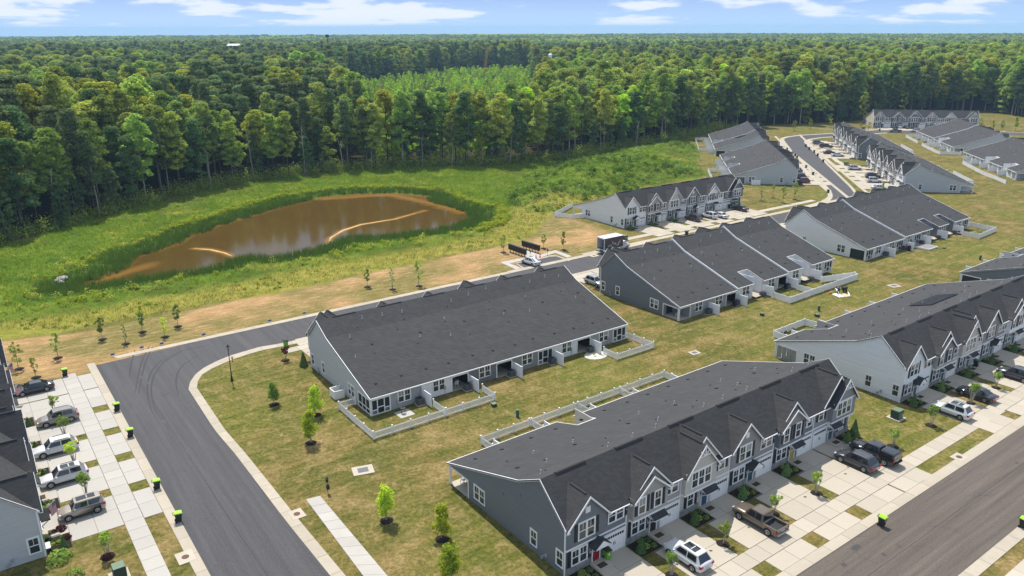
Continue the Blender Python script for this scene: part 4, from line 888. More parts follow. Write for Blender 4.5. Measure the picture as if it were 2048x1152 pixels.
LF = {'green': leafmat('leaf_green', (0.1865, 0.2974, 0.0549), (0.5280, 0.6218, 0.1097), .03, .3), 'yellow': leafmat('leaf_yellow', (0.2336, 0.2853, 0.0386), (0.5225, 0.5408, 0.0724), .015, .2), 'dark': leafmat('leaf_dark', (0.0752, 0.1461, 0.0521), (0.2111, 0.3093, 0.1002), .02, .25),
      'bright': leafmat('leaf_bright', (0.2916, 0.4743, 0.0426), (0.8333, 1.0780, 0.0889), .012, .15), 'pine': leafmat('leaf_pine', (0.1053, 0.1678, 0.0637), (0.2837, 0.3443, 0.1355), .02, .25), 'young': leafmat('leaf_young', (0.1458, 0.2430, 0.0454), (0.3888, 0.5184, 0.0972), .02, .15),
      'olive': leafmat('leaf_olive', (0.1769, 0.2449, 0.0619), (0.4720, 0.5564, 0.1205), .02, .2), 'lime': leafmat('leaf_lime', (0.2059, 0.2832, 0.0202), (0.5068, 0.5663, 0.0503), .01, .1), 'reed': leafmat('leaf_reed', (0.0452, 0.0968, 0.0129), (0.1212, 0.2098, 0.0290), .0, .0), 'mead': leafmat('leaf_meadow', (0.1169, 0.2056, 0.0145), (0.3505, 0.4354, 0.0387), 0, 0),
      'straw': leafmat('leaf_straw', (0.1597, 0.1690, 0.0338), (0.4436, 0.3549, 0.1014), 0, 0), 'plum': leafmat('leaf_plum', (.06, .015, .02), (.16, .05, .05), 0, .1)}
BARK = mat('bark', (.09, .075, .058), 1, .3, 3); BARKG = mat('bark_grey', (.34, .31, .26), 1, .3, 3)
def quads_mesh(name, C, Nn, size, M, asp=1.0, rs=None):
    rs = rs or RNG; n = len(C); Nn = Nn/np.maximum(np.linalg.norm(Nn, axis=1, keepdims=True), 1e-6)
    a = np.cross(Nn, rs.normal(size=(n, 3))); a /= np.maximum(np.linalg.norm(a, axis=1, keepdims=True), 1e-6); b = np.cross(Nn, a)
    s = (size*(rs.random(n)*.7+.65))[:, None]*.5; a = a*s; b = b*s*asp
    V = np.stack([C-a*.9-b*.5, C+a*.25-b, C+a-b*.1, C-a*.2+b], 1).reshape(-1, 3)
    me = bpy.data.meshes.new(name); me.vertices.add(n*4); me.vertices.foreach_set('co', V.astype(np.float32).ravel()); me.loops.add(n*4); me.loops.foreach_set('vertex_index', np.arange(n*4, dtype=np.int32))
    me.polygons.add(n); me.polygons.foreach_set('loop_start', np.arange(0, n*4, 4, dtype=np.int32)); me.polygons.foreach_set('loop_total', np.full(n, 4, np.int32)); me.update(calc_edges=True); me.materials.append(M); return me
def crown(kind, h, seed, n, size, M, z0=.28, rad=None):
    rs = np.random.default_rng(seed); r = rad or h*.18; cs = []; ns = []; nl = 64
    zc0 = h*z0
    for k in range(nl):
        t = rs.random()**.8 if kind != 'pine' else .25+.75*rs.random(); z = zc0+(h-zc0)*t
        if kind == 'round': env = r*math.sqrt(max(0.05, 1-(2*(t*.98)-.86)**2*.95))
        elif kind == 'tall': env = r*(.55+.55*math.sin(PI*min(1, t*1.03))**.7)*(1-.55*max(0, t-.6)/.4)
        elif kind == 'pine': env = r*.8*(1.15-t)
        else: env = r*(1-t)*1.1+.12*r
        an = rs.random()*2*PI; rr = env*math.sqrt(rs.random())*.85; lr = (r*.31 if kind != 'pine' else r*.27)*(rs.random()*.9+.5)
        if k == 0: rr = 0; z = h-lr*.6
        c = np.array([rr*math.cos(an), rr*math.sin(an), min(z, h-lr*.5)]); m = n//nl
        v = rs.normal(size=(m, 3)); v /= np.linalg.norm(v, axis=1, keepdims=True); v[:, 2] *= .72 if kind != 'pine' else .45; up = v[:, 2] < -.35; v[up, 2] *= .4
        q = c+v*lr*(rs.random(m)**.35)[:, None]; cs.append(q); ns.append(v*1.0+rs.normal(size=(m, 3))*.5+np.array([0, 0, .6]))
    return quads_mesh('crown', np.concatenate(cs), np.concatenate(ns), size, M, .8, rs)
def trunk(h, r, seed, M=BARK, lean=.3, limbs=5):
    rs = random.Random(seed); m = MB(); pts = [(rs.uniform(-lean, lean)*k*k/25, rs.uniform(-lean, lean)*k*k/25, h*.8*k/5-.2) for k in range(6)]
    m.tube(pts, [r*(1-.14*k) for k in range(6)], 6)
    for j in range(limbs):
        t = rs.uniform(.35, .8); z = h*.8*t; a = rs.uniform(0, 2*PI); L_ = h*rs.uniform(.12, .2); m.tube([(0, 0, z), (math.cos(a)*L_*.5, math.sin(a)*L_*.5, z+L_*.4), (math.cos(a)*L_, math.sin(a)*L_, z+L_)], [r*.4, r*.28, r*.1], 4)
    return m.mesh('trunk', M, True)
def make_tree(i, kind, leaf, h, n, size, z0):
    return dict(crown=crown(kind, h, 100+i, n, size, LF[leaf], z0), trunk=trunk(h, h*.0095, i, BARKG if i % 2 else BARK), leaf=leaf, h=h, kind=kind)
PROTO = [make_tree(i, *a) for i, a in enumerate([('round', 'green', 22, 9000, .52, .30), ('tall', 'green', 25, 8500, .50, .26), ('tall', 'yellow', 23, 8000, .50, .3), ('round', 'yellow', 20, 8000, .52, .28), ('tall', 'dark', 23, 8500, .50, .22), ('round', 'dark', 20, 9000, .52, .2),
         ('pine', 'pine', 25, 6000, .46, .42), ('tall', 'bright', 21, 8000, .50, .22), ('round', 'olive', 23, 8000, .52, .3), ('tall', 'olive', 25, 8000, .5, .3), ('round', 'green', 14, 6500, .46, .04), ('tall', 'dark', 12, 6000, .44, .03)])]
TNAME = {'green': 'green', 'yellow': 'yellow-green', 'dark': 'dark green', 'pine': 'pine', 'bright': 'bright green', 'olive': 'olive green'}
def forest_trees():
    E = FOREST_EDGE[1:]; rs = random.Random(11); pts = []; D_ = [0]
    for a, b in zip(E, E[1:]): D_.append(D_[-1]+math.dist(a, b))
    def at(t):
        for i in range(len(E)-1):
            if t <= D_[i+1]:
                u = (t-D_[i])/(D_[i+1]-D_[i]); a, b = E[i], E[i+1]; dx, dy = b[0]-a[0], b[1]-a[1]; l = math.hypot(dx, dy); return a[0]+dx*u, a[1]+dy*u, -dy/l, dx/l
    n = 0; total = D_[-1]
    placed = []
    for rowi, (off, N_) in enumerate(((1.5, 108), (6.5, 100), (12, 92))):
        for k in range(N_):
            t = (k+rs.uniform(-.3, .3)+.5*(rowi % 2))/N_*total; q = at(min(max(t, 1), total-1))
            if not q: continue
            x, y, nx, ny = q; o = off+rs.uniform(-1.8, 1.8); placed.append((x+nx*o, y+ny*o, rowi))
    for x, y, rowi in placed:
        th = x/max(y, 1); u = rs.random()
        if rowi == 0: pi = rs.choice([10, 11, 4, 5, 1, 11, 0, 4, 6])
        elif -.05 < th < .32: pi = rs.choice([7, 7, 2, 1, 0, 8, 7, 3, 1])
        elif th >= .32: pi = rs.choice([8, 9, 0, 1, 2, 5])
        else: pi = rs.choice([4, 6, 6, 0, 1, 2, 5, 9, 8])
        p = PROTO[pi]; s = rs.uniform(.86, 1.14)*(1.0 if y < 420 else 1.06)
        side = 'left of the pond' if th < -.3 else ('behind the pond' if th < 0 else ('above the hilly meadow' if th < .3 else 'behind the farthest townhouses'))
        size = 'low' if p['h'] < 18 else 'tall'
        side = {'left of the pond': ('at the left edge of the view' if th < -.46 else 'left of the pond'), 'behind the pond': ('behind the pond left of its middle' if th < -.16 else 'behind the pond near its right end')}.get(side, side)
        lab = f"{size} {TNAME[p['leaf']]} {'' if p['leaf']=='pine' else ('round-crowned ' if p['kind']=='round' else 'narrow ')}tree by the forest edge {side}"
        t = thing('forest_tree', lab, 'tree', (x, y, -.1), rs.uniform(0, 6.28), 'trees: '+lab); t.scale = (s*rs.uniform(.9, 1.15), s*rs.uniform(.9, 1.15), s)
        put('crown', p['crown'], t); put('trunk', p['trunk'], t); p.setdefault('obj', t.children[0] if t.children[0].name.startswith('crown') else t.children[1])
forest_trees()
def dead_trees():
    rs = random.Random(21)
    for k, p in enumerate([(205, 430), (118, 452), (283, 408), (428, 377), (512, 360), (612, 349), (690, 341), (745, 337), (845, 332), (905, 331), (1020, 328), (1150, 312), (1200, 305), (1270, 294), (1330, 284)]):
        h = rs.uniform(11, 18); x, y = G(*p); t = thing('bare_tree', f"{ORDW[k]} bare pale trunk from the left along the forest edge", 'tree', (x, y-1.5, 0), rs.uniform(0, 6.28), 'bare pale trunks at the forest edge'); m = MB(); l = rs.uniform(-1.6, 1.6)
        m.tube([(0, 0, -.2), (l*.3, .2, h*.4), (l*.6, 0, h*.75), (l, .3, h)], [.16, .12, .08, .03], 6)
        put('trunk', m.mesh('trunk', BARKG, True), t)
        for q in range(7): z = h*rs.uniform(.4, .95); a = rs.uniform(0, 6.28); L_ = rs.uniform(.8, 2.4)*(1.2-z/h*.5); m = MB(); m.tube([(l*.6*z/h*1.1, .1, z), (l*.6*z/h+math.cos(a)*L_*.6, math.sin(a)*L_*.6, z+L_*.5), (l*.6*z/h+math.cos(a)*L_, math.sin(a)*L_, z+L_*1.0)], [.05, .03, .01], 4); put('branch', m.mesh('branch', BARKG), t)
ORDW = 'first second third fourth fifth sixth seventh eighth ninth tenth eleventh twelfth thirteenth fourteenth fifteenth'.split()
dead_trees()
def scatter(name, P, Z, protos, idx, scl, kind='stuff'):
    me = bpy.data.meshes.new(name); n = len(P); V = np.zeros((n, 3), np.float32); V[:, :2] = P; V[:, 2] = Z; me.vertices.add(n); me.vertices.foreach_set('co', V.ravel())
    for nm, v, ty in (('idx', idx, 'INT'), ('scl', scl, 'FLOAT'), ('rot', RNG.random(n)*6.28, 'FLOAT'), ('wid', np.asarray(scl)*RNG.uniform(.78, 1.32, n), 'FLOAT')): a = me.attributes.new(nm, ty, 'POINT'); a.data.foreach_set('value', np.asarray(v, np.int32 if ty == 'INT' else np.float32))
    o = put(name, me); o['kind'] = kind; ng = bpy.data.node_groups.new(name, 'GeometryNodeTree'); ng.interface.new_socket('Geometry', in_out='INPUT', socket_type='NodeSocketGeometry'); ng.interface.new_socket('Geometry', in_out='OUTPUT', socket_type='NodeSocketGeometry')
    N = ng.nodes; L = ng.links; gi = N.new('NodeGroupInput'); go = N.new('NodeGroupOutput'); ip = N.new('GeometryNodeInstanceOnPoints'); jn = N.new('GeometryNodeJoinGeometry')
    for ob in protos[::-1]:
        oi = N.new('GeometryNodeObjectInfo'); oi.inputs['Object'].default_value = ob; oi.inputs['As Instance'].default_value = True; L.new(oi.outputs['Geometry'], jn.inputs[0])
    def att(nm, ty): a = N.new('GeometryNodeInputNamedAttribute'); a.data_type = ty; a.inputs['Name'].default_value = nm; return a.outputs['Attribute']
    L.new(gi.outputs[0], ip.inputs['Points']); L.new(jn.outputs[0], ip.inputs['Instance']); ip.inputs['Pick Instance'].default_value = True; L.new(att('idx', 'INT'), ip.inputs['Instance Index'])
    cx = N.new('ShaderNodeCombineXYZ'); L.new(att('rot', 'FLOAT'), cx.inputs[2]); L.new(cx.outputs[0], ip.inputs['Rotation']); sc_ = N.new('ShaderNodeCombineXYZ'); L.new(att('wid', 'FLOAT'), sc_.inputs[0]); L.new(att('wid', 'FLOAT'), sc_.inputs[1]); L.new(att('scl', 'FLOAT'), sc_.inputs[2]); L.new(sc_.outputs[0], ip.inputs['Scale'])
    L.new(ip.outputs[0], go.inputs[0]); md = o.modifiers.new('scatter', 'NODES'); md.node_group = ng; return o
def DIR(px, d): r_ = ray(px, 300); return (r_[0]/r_[1]*d, d)
CLEAR = [DIR(735, 281), DIR(820, 284), DIR(900, 291), DIR(980, 296), DIR(1040, 305), DIR(1085, 345), DIR(1075, 520)]+[G(*p, 4) for p in [(1065, 137), (960, 138), (860, 147), (760, 158), (690, 168)]]+[DIR(700, 420), DIR(712, 330)]
def wide_forest():
    E = FOREST_EDGE; poly = [(p[0], p[1]) for p in E]+[(1400, 900), (1400, 1500), (-1500, 1500), (-1500, 300)]
    def field(sp, y0, y1, seed, half=.72):
        rs = np.random.default_rng(seed); xs = np.arange(-y1*half-50, y1*half+50, sp); ys = np.arange(y0, y1, sp*.9); X, Y = np.meshgrid(xs, ys); P = np.stack([X.ravel(), Y.ravel()], 1)+rs.uniform(-.42, .42, (X.size, 2))*sp
        return P[np.abs(P[:, 0]) < P[:, 1]*half+40], rs
    P, rs = field(5.2, 120, 1000, 41)
    d = sdf(P, poly); dc = sdf(P, CLEAR); P1 = P[(d > 14.5) & (dc < 0)]; n = len(P1); th = P1[:, 0]/P1[:, 1]; dd = fbm(P1, 60, 71); u = rs.random(n)
    left = np.array([0, 1, 2, 4, 5, 6, 6, 8, 9, 3]); mid = np.array([7, 7, 2, 1, 0, 8, 3, 9, 7, 0]); rt = np.array([8, 9, 0, 1, 2, 5, 9, 6, 0, 8])
    q = (np.clip((dd-.3)*2.2, 0, .999)*.6+u*.4)*10; q = q.astype(int).clip(0, 9); near = P1[:, 1] < 560
    idx = np.where((th > -.03) & (th < .3) & near, mid[q], np.where(th >= .3, rt[q], left[q]))
    s = rs.uniform(.72, 1.3, n)*(1+.3*(fbm(P1, 70, 5)-.5))
    far = P1[:, 1] > 640; idx = np.where(far & (rs.random(n) < .45), rs.choice([6, 4, 5, 0], n), idx)
    scatter('forest', P1, -.3, [p['obj'] for p in PROTO], idx, s)
    Pc, rs = field(3.7, 270, 1050, 43, .3); Pc = Pc+rs.normal(size=Pc.shape)*1.6; Pc = Pc[sdf(Pc, CLEAR) > 1]; scatter('young_pine_plantation', Pc, -.2, [PROTO[11]['obj'], PROTO[10]['obj'], PROTO[7]['obj']], rs.choice([2, 1, 1, 1, 0], len(Pc)), rs.uniform(.2, .5, len(Pc)))
    # far woods: low detail crowns
    lows = []
    for i, (k, lf) in enumerate((('round', 'green'), ('tall', 'dark'), ('round', 'olive'), ('pine', 'pine'))):
        me = crown(k, 20, 900+i, 340, 2.4, LF[lf], .2, 4.6); 
        t = thing('distant_tree', f"{TNAME[lf]} tree standing alone in the far woods near the {['white hall', 'radio mast', 'pale warehouse', 'cupola house'][i]}", 'tree', (*[(150, 1500), (-520, 2250), (-700, 2100), (60, 1200)][i], -.2)); put('crown', me, t); put('trunk', trunk(20, .2, 70+i), t); lows.append(t.children[0] if 'crown' in t.children[0].name else t.children[1])
    P, rs = field(9.5, 1000, 2500, 51, .68); n = len(P); s = rs.uniform(.8, 1.25, n)*(1+.35*(fbm(P, 160, 6)-.5)); q = (np.clip((fbm(P, 200, 8)-.3)*2.2, 0, .999)*.7+rs.random(n)*.3)*4
    scatter('far_woods', P, -.3, lows, q.astype(int).clip(0, 3), s)
    # beyond: groves of crowns
    gr = []
    for j in range(2):
        rs2 = np.random.default_rng(300+j); cs, ns = [], []
        for k in range(46):
            c = np.array([rs2.uniform(-32, 32), rs2.uniform(-32, 32), rs2.uniform(13, 20)]); m = 22; v = rs2.normal(size=(m, 3)); v /= np.linalg.norm(v, axis=1, keepdims=True); cs.append(c+v*np.array([5, 5, 3.4])); ns.append(v+rs2.normal(size=(m, 3))*.4+np.array([0, 0, .4]))
        me = quads_mesh('crown', np.concatenate(cs), np.concatenate(ns), 4.6, LF['green' if j else 'dark'], .9, rs2); t = tag(put('grove', me, None, (-60+160*j, 2640, -.2)), f"{'mid green' if j else 'dark green'} clump of far woods below the horizon, just {'right' if j else 'left'} of centre", 'grove'); gr.append(t)
    P, rs = field(52, 2550, 9300, 61, .68); n = len(P); scatter('horizon_woods', P, 7*fbm(P, 900, 3)-3-.0075*np.maximum(np.hypot(P[:, 0], P[:, 1])-2500, 0), gr, (fbm(P, 700, 12)+.25*rs.random(n) > .62).astype(int), rs.uniform(.9, 1.2, n))
wide_forest()
def blades(name, P, Z, hgt, M, k=4, w=.05, seed=1, lean=.35, spread=.2):
    rs = np.random.default_rng(seed); n = len(P); Pk = np.repeat(P, k, 0)+rs.normal(size=(n*k, 2))*spread; z = np.repeat(np.broadcast_to(Z, n), k); h = np.repeat(np.broadcast_to(hgt, n), k)*(rs.random(n*k)*.6+.6)
    a = rs.random(n*k)*2*PI; ww = w*(rs.random(n*k)+.6); dx, dy = np.cos(a)*ww, np.sin(a)*ww; lx, ly = rs.normal(size=(2, n*k))*lean*h
    V = np.stack([np.stack([Pk[:, 0]-dx, Pk[:, 1]-dy, z], 1), np.stack([Pk[:, 0]+dx, Pk[:, 1]+dy, z], 1), np.stack([Pk[:, 0]+lx, Pk[:, 1]+ly, z+h], 1)], 1).reshape(-1, 3)
    me = bpy.data.meshes.new(name); m = n*k; me.vertices.add(m*3); me.vertices.foreach_set('co', V.astype(np.float32).ravel()); me.loops.add(m*3); me.loops.foreach_set('vertex_index', np.arange(m*3, dtype=np.int32)); me.polygons.add(m); me.polygons.foreach_set('loop_start', np.arange(0, m*3, 3, dtype=np.int32)); me.polygons.foreach_set('loop_total', np.full(m, 3, np.int32)); me.update(calc_edges=True)
    me.materials.append(M); o = put(name, me); o['kind'] = 'stuff'; return o
def meadow():
    rs = np.random.default_rng(5); x0, x1, y0, y1 = -190, 110, 120, 420
    P = np.stack([rs.uniform(x0, x1, 420000), rs.uniform(y0, y1, 420000)], 1); dP = sdf(P[:, :], POND)
    TZ = terrain(P, dP, sdf(P, HILL), sdf(P, MEADOWP)); ring = fbm(P, 9, 14); wd = 3.2+4.5*ring
    top = seg_dist(P, [G(*p) for p in [(140, 580), (270, 520), (440, 451), (650, 396)]], False) < 14
    right = seg_dist(P, [G(*p) for p in [(860, 385), (960, 420), (900, 470), (690, 488)]], False) < 12
    wd = wd+top*1.5+right*1.5
    reed = (dP < 3.5*(fbm(P, 4, 77)-.42)) & (dP > -wd); reed &= ~((seg_dist(P, [G(*p) for p in [(655, 392), (850, 388)]], False) < 5) & (dP > -2))
    blades('reeds', P[reed], -.6, 1.5, LF['reed'], 6, .045, 2, .12, .3)
    # meadow polygon mask
    dF = sdf(P, FOREST_EDGE+[(700, 380), (700, 900), (-600, 900), (-600, 200)]); dD = seg_dist(P, [G(*p) for p in [(-400, 760), (0, 682), (220, 648), (480, 598), (700, 554), (960, 500), (1060, 474), (1095, 430), (1170, 403), (1235, 388), (1420, 350), (1395, 330), (1385, 285), (1430, 255)]], False)
    MEADOW = [G(*p) for p in [(-400, 760), (0, 682), (220, 648), (480, 598), (700, 554), (960, 500), (1060, 474), (1095, 430), (1170, 403), (1235, 388), (1420, 350), (1395, 330), (1385, 285), (1430, 255)]]+[(90, 520), (-600, 620), (-600, 200)]
    me = inside(P, MEADOW) & (dF < 2) & (dP < -wd) 
    dd = fbm(P, 11, 33); gsel = me & (rs.random(len(P)) < .55)
    strawz = gsel & ((dD < 10+8*dd)|(dd > .62)); green = gsel & ~strawz
    blades('meadow_grass', P[green], TZ[green]-.03, .38+.5*dd[green], LF['mead'], 3, .07, 3, .35, .3); blades('dry_meadow_grass', P[strawz], TZ[strawz]-.03, .45, LF['straw'], 3, .05, 4, .35, .3)
    # bushy weeds: yellow-green ring outside the reeds, darker bushes on the hill
    def bushes(nm, Q, r0, M, n, size, z=-.1, flat=.8):
        C = np.repeat(Q, n, 0); v = rs.normal(size=(len(C), 3)); v /= np.linalg.norm(v, axis=1, keepdims=True); rr = np.repeat(r0, n)[:, None]; zz_ = np.repeat(np.broadcast_to(z, len(Q)), n)[:, None]; q = np.concatenate([C, zz_], 1)+v*rr*np.array([1, 1, flat])*(rs.random(len(C))**.4)[:, None]; q[:, 2] += rr[:, 0]*.5
        o = put(nm, quads_mesh(nm, q, v+rs.normal(size=v.shape)*.5+np.array([0, 0, .4]), size, M, .8, rs)); o['kind'] = 'stuff'
    rg = (dP < -wd) & (dP > -wd-2.2-2*ring) & (rs.random(len(P)) < .16) & ~((P[:, 1] < 185) & (rs.random(len(P)) < .8)); bushes('bright_pond_bushes', P[rg], rs.uniform(.5, 1.0, rg.sum()), LF['lime'], 60, .34, TZ[rg])
    rg2 = (dP < -wd+1) & (dP > -wd-6) & (P[:, 1] < np.array(POND)[:, 1].mean()) & (rs.random(len(P)) < .02); bushes('pondside_bushes', P[rg2], rs.uniform(.5, 1.3, rg2.sum()), LF['green'], 45, .3, TZ[rg2])
    hl = inside(P, HILL) & (rs.random(len(P)) < .06*(fbm(P, 10, 44) > .40)); bushes('hill_brush', P[hl], rs.uniform(.4, 1.1, hl.sum()), LF['young'], 36, .32, TZ[hl])
    hl2 = inside(P, HILL) & (rs.random(len(P)) < .022*(fbm(P, 16, 91) > .45)); bushes('hill_saplings', P[hl2], rs.uniform(.7, 1.8, hl2.sum()), LF['reed'], 60, .36, TZ[hl2])
    wd_ = me & (dd > .5) & (rs.random(len(P)) < .022); bushes('meadow_weeds', P[wd_], rs.uniform(.25, .6, wd_.sum()), LF['mead'], 22, .26, TZ[wd_])
    fe = (np.abs(dF-1) < 2.6) & (P[:, 0] > -190) & (rs.random(len(P)) < .10); bushes('forest_undergrowth', P[fe], rs.uniform(.8, 3.2, fe.sum()), LF['green'], 75, .5, -.1, 1.25)
meadow()


# ================================================================== FENCES
def pickets(L_, h=1.05, tight=False):
    def f():
        m = MB(); st = .15 if not tight else .105; n = int(L_/st)
        for k in range(n): x = (k+.5)*L_/n; m.box(x-(.038 if not tight else .04), x+(.038 if not tight else .04), -.012, .012, .06, h)
        m.box(0, L_, -.025, .025, .16, .25); m.box(0, L_, -.025, .025, h-.2, h-.11)
        if tight: m.box(0, L_, -.03, .03, h-.02, h+.05)
        o = m.mesh('picket_panel', VINYL); return o
    return cached(('pick', round(L_, 2), h, tight), f)
def post_mesh(h): m = MB(); m.box(-.065, .065, -.065, .065, 0, h+.1); m.box(-.085, .085, -.085, .085, h+.1, h+.15); return m.mesh('post', VINYL)
def fence(pts, label, h=1.05, tight=False, group='white picket fences'):
    x0, y0 = pts[0]; root = thing('picket_fence', label, 'fence', (x0, y0, 0), 0, group); pm = cached(('post', h), lambda: post_mesh(h))
    put('post', pm, root, (0, 0, 0))
    for (ax, ay), (bx, by) in zip(pts, pts[1:]):
        L_ = math.hypot(bx-ax, by-ay); n = max(1, round(L_/2.3)); w = math.atan2(by-ay, bx-ax); st = round(L_/n-.13, 2)
        for k in range(n):
            t = k/n; px_, py_ = ax+(bx-ax)*t+math.cos(w)*.065, ay+(by-ay)*t+math.sin(w)*.065; o = put('picket_panel', pickets(st, h, tight), root, (px_-x0, py_-y0, 0), w); o['kind'] = 'stuff'
            t = (k+1)/n; put('post', pm, root, (ax+(bx-ax)*t-x0, ay+(by-ay)*t-y0, 0))
    return root
def fl(key, pts): return [LW(key, a*FR[key][3]/(6*UW) if key in () else a, b) for a, b in pts]
fence(fl('A', [(44.2, 14.9), (46.5, 14.9), (46.5, 24.6), (36.4, 24.6), (28.9, 24.6), (28.8, 21.5)]), 'white picket fence round the left back yards of the plain-roofed row')
fence(fl('A', [(36.4, 21.5), (36.4, 24.5)]), 'short white picket divider between the two left back yards of the plain-roofed row')
fence(fl('A', [(-.2, 18.6), (-.6, 24.4), (6.9, 24.4), (6.9, 21.5)]), 'white picket fence round the right end yard of the plain-roofed row')
fence(fl('C', [(7.4, 19.2), (7.4, 23.9), (38.3, 23.9), (38.3, 22.5)]), 'long white fence along the backs of the near row')
for a, w in ((14.8, 'left'), (22.3, 'middle'), (29.7, 'right')): fence(fl('C', [(a, 21.5), (a, 23.8)]), f'{w} short white divider joining the long fence behind the near row')
fence(fl('B', [(22.2, 21.6), (22.4, 25), (7.0, 24.6), (.2, 24.6), (-.5, 23.6), (7.2, 21.4)]), 'close-boarded white fence behind the row with two roof steps', 1.15, True)
fence(fl('B', [(14.8, 21.4), (14.8, 24.8)]), 'short white divider inside the close-boarded fence', 1.1, True)
fence(fl('B2', [(8, 21.5), (8, 25.2), (-1.9, 24.6), (-2.5, 18.5), (0, 17.5)]), 'white fence round a back garden at the right end of the one-step row', 1.1, True)
fence(fl('E', [(0, 14.2), (-3.5, 15.5), (-5.6, 20), (5.5, 26)]), 'white fence running from the white end wall of the row facing the camera', 1.1, True)
fence(fl('C2', [(.6, 19.2), (1.0, 23.8), (8.6, 24.2), (16.5, 24.6), (16.5, 21.5)]) if False else fl('C2', [(6.2, 19.2), (6.4, 23.8), (14.9, 24.0), (15.2, 21.5)]), 'white fence with garden plants at the left back of the solar-panel row', 1.1, True)
fence(fl('G1', [(20, 19.2), (20, 25), (.5, 25), (-.2, 19.2)]), 'white fences behind the row left of the curving street', 1.1, True)
fence(fl('G2', [(44, 19.2), (44, 24.6), (12, 24.6), (12, 19.2)]), 'white fences behind the row nearest the forest edge', 1.1, True)
fence(fl('J1', [(47, 19.2), (47, 23.5), (27, 24.2)]), 'white fence round the far back yards in the upper right corner', 1.1, True)
fence(fl('J1', [(20, 19.2), (20, 24.5), (1, 25), (-3, 24.5), (-3, 17), (0, 16.5)]), 'white fence round the near back yards in the upper right corner', 1.1, True)
fence(fl('J2', [(30, 19.2), (30, 24), (8, 25.5), (0, 25), (-8, 25)]), 'white fence behind the stepped row at the right edge', 1.1, True)
for k_, lab in (('H1', 'white fence peeking over the back roof of the near curving-street row'), ('H2', 'white fence peeking over the back roof of the far curving-street row')): fence(fl(k_, [(14, 23.8), (32, 23.8), (32, 21)]), lab, 1.2, True)
# bin and equipment screen at the end wall
r = thing('equipment_screen', 'small white board screen round equipment against the grey end wall', 'screen', LW('A', 44.4, 10.6, 0), FR['A'][2])
for x0, x1, y0, y1 in ((1.35, 1.42, -.1, 1.5), (0, 1.35, -.1, -.03), (0, 1.35, 1.43, 1.5)): m = MB(); m.box(x0, x1, y0, y1, .05, 1.15); m.box(x0-.02, x1+.02, y0-.02, y1+.02, 1.15, 1.2); put('board_panel', m.mesh('board_panel', VINYL), r)
r = thing('equipment_screen', 'small white board screen on the grass beside the end wall with young trees', 'screen', LW('G1', -.2, 11, 0), FR['G1'][2])
for x0, x1, y0, y1 in ((-1.7, -1.62, 0, 2.6), (-1.62, 0, 0, .07), (-1.62, 0, 2.53, 2.6)): m = MB(); m.box(x0, x1, y0, y1, .05, 1.5); put('board_panel', m.mesh('board_panel', VINYL), r)
# ================================================================== CARS
TYRE = mat('tyre', (.010, .010, .011), .9); RIM = mat('rim', (.42, .42, .43), .3, .2, metal=.7); CGL = mat('car_glass', (.012, .015, .018), .04, .2, spec=.9); PLAST = mat('car_plastic', (.02, .02, .021), .6)
HL = mat('headlight_glass', (.55, .56, .58), .1); TLM = mat('taillight_red', (.28, .008, .012), .2); PLATE = mat('licence_plate', (.5, .5, .48), .5)
PAINT = {'white': (.56, .57, .58), 'black': (.008, .008, .010), 'darkgrey': (.045, .044, .048), 'silver': (.33, .34, .35), 'tan': (.26, .20, .14), 'bronze': (.12, .092, .066), 'red': (.13, .018, .012), 'navy': (.015, .02, .03), 'greyblue': (.10, .12, .14), 'warmgrey': (.22, .20, .18), 'sand': (.34, .29, .24)}
def paint(c): return mat('paint_'+c, PAINT[c], .28, .03, spec=.5, coat=.9, metal=.25 if c not in ('white', 'black') else 0)
def loft(m, st, mi=0):
    rings = []
    for x, w, zl, zt in st:
        h = zt-zl; pr = [(0, zt+.02), (.62*w, zt), (.90*w, zt-.05*h-.01), (w, zt-.25*h), (w*1.01, zl+.42*h), (w*.985, zl+.12*h), (w*.93, zl), (0, zl)]
        i = len(m.v); ring = [(x, -y, z) for y, z in pr]+[(x, y, z) for y, z in pr[-2:0:-1]]; m.v += ring; rings.append((i, len(ring)))
    for (i, n), (j, _) in zip(rings, rings[1:]):
        for k in range(n): m.f.append((i+k, j+k, j+(k+1) % n, i+(k+1) % n)); m.m.append(mi)
    i, n = rings[0]; m.f.append(tuple(i+k for k in range(n))); m.m.append(mi); i, n = rings[-1]; m.f.append(tuple(i+n-1-k for k in range(n))); m.m.append(mi)
CAR = {  # L, half width, height, hood z, deck z, windshield base x, roof front x, roof rear x, rear glass base x, wheelbase, wheel r
    'suv': (4.65, .93, 1.70, 1.02, 1.05, 1.05, .40, -1.62, -2.10, 2.75, .36), 'wagon': (4.75, .92, 1.60, .95, 1.0, 1.15, .42, -1.55, -2.12, 2.75, .35), 'sedan': (4.85, .91, 1.44, .90, .98, 1.20, .38, -.95, -1.75, 2.85, .33),
    'boxy': (4.25, .91, 1.70, 1.05, 1.08, .95, .55, -1.80, -1.98, 2.60, .35), 'hatch': (4.7, .95, 1.60, .90, 1.05, 1.45, .40, -.70, -2.05, 2.9, .36), 'pickup': (5.4, .95, 1.78, 1.12, 1.08, 1.15, .62, -.85, -1.02, 3.35, .40), 'bigsuv': (5.05, .98, 1.78, 1.06, 1.1, 1.3, .62, -1.8, -2.32, 2.95, .38)}
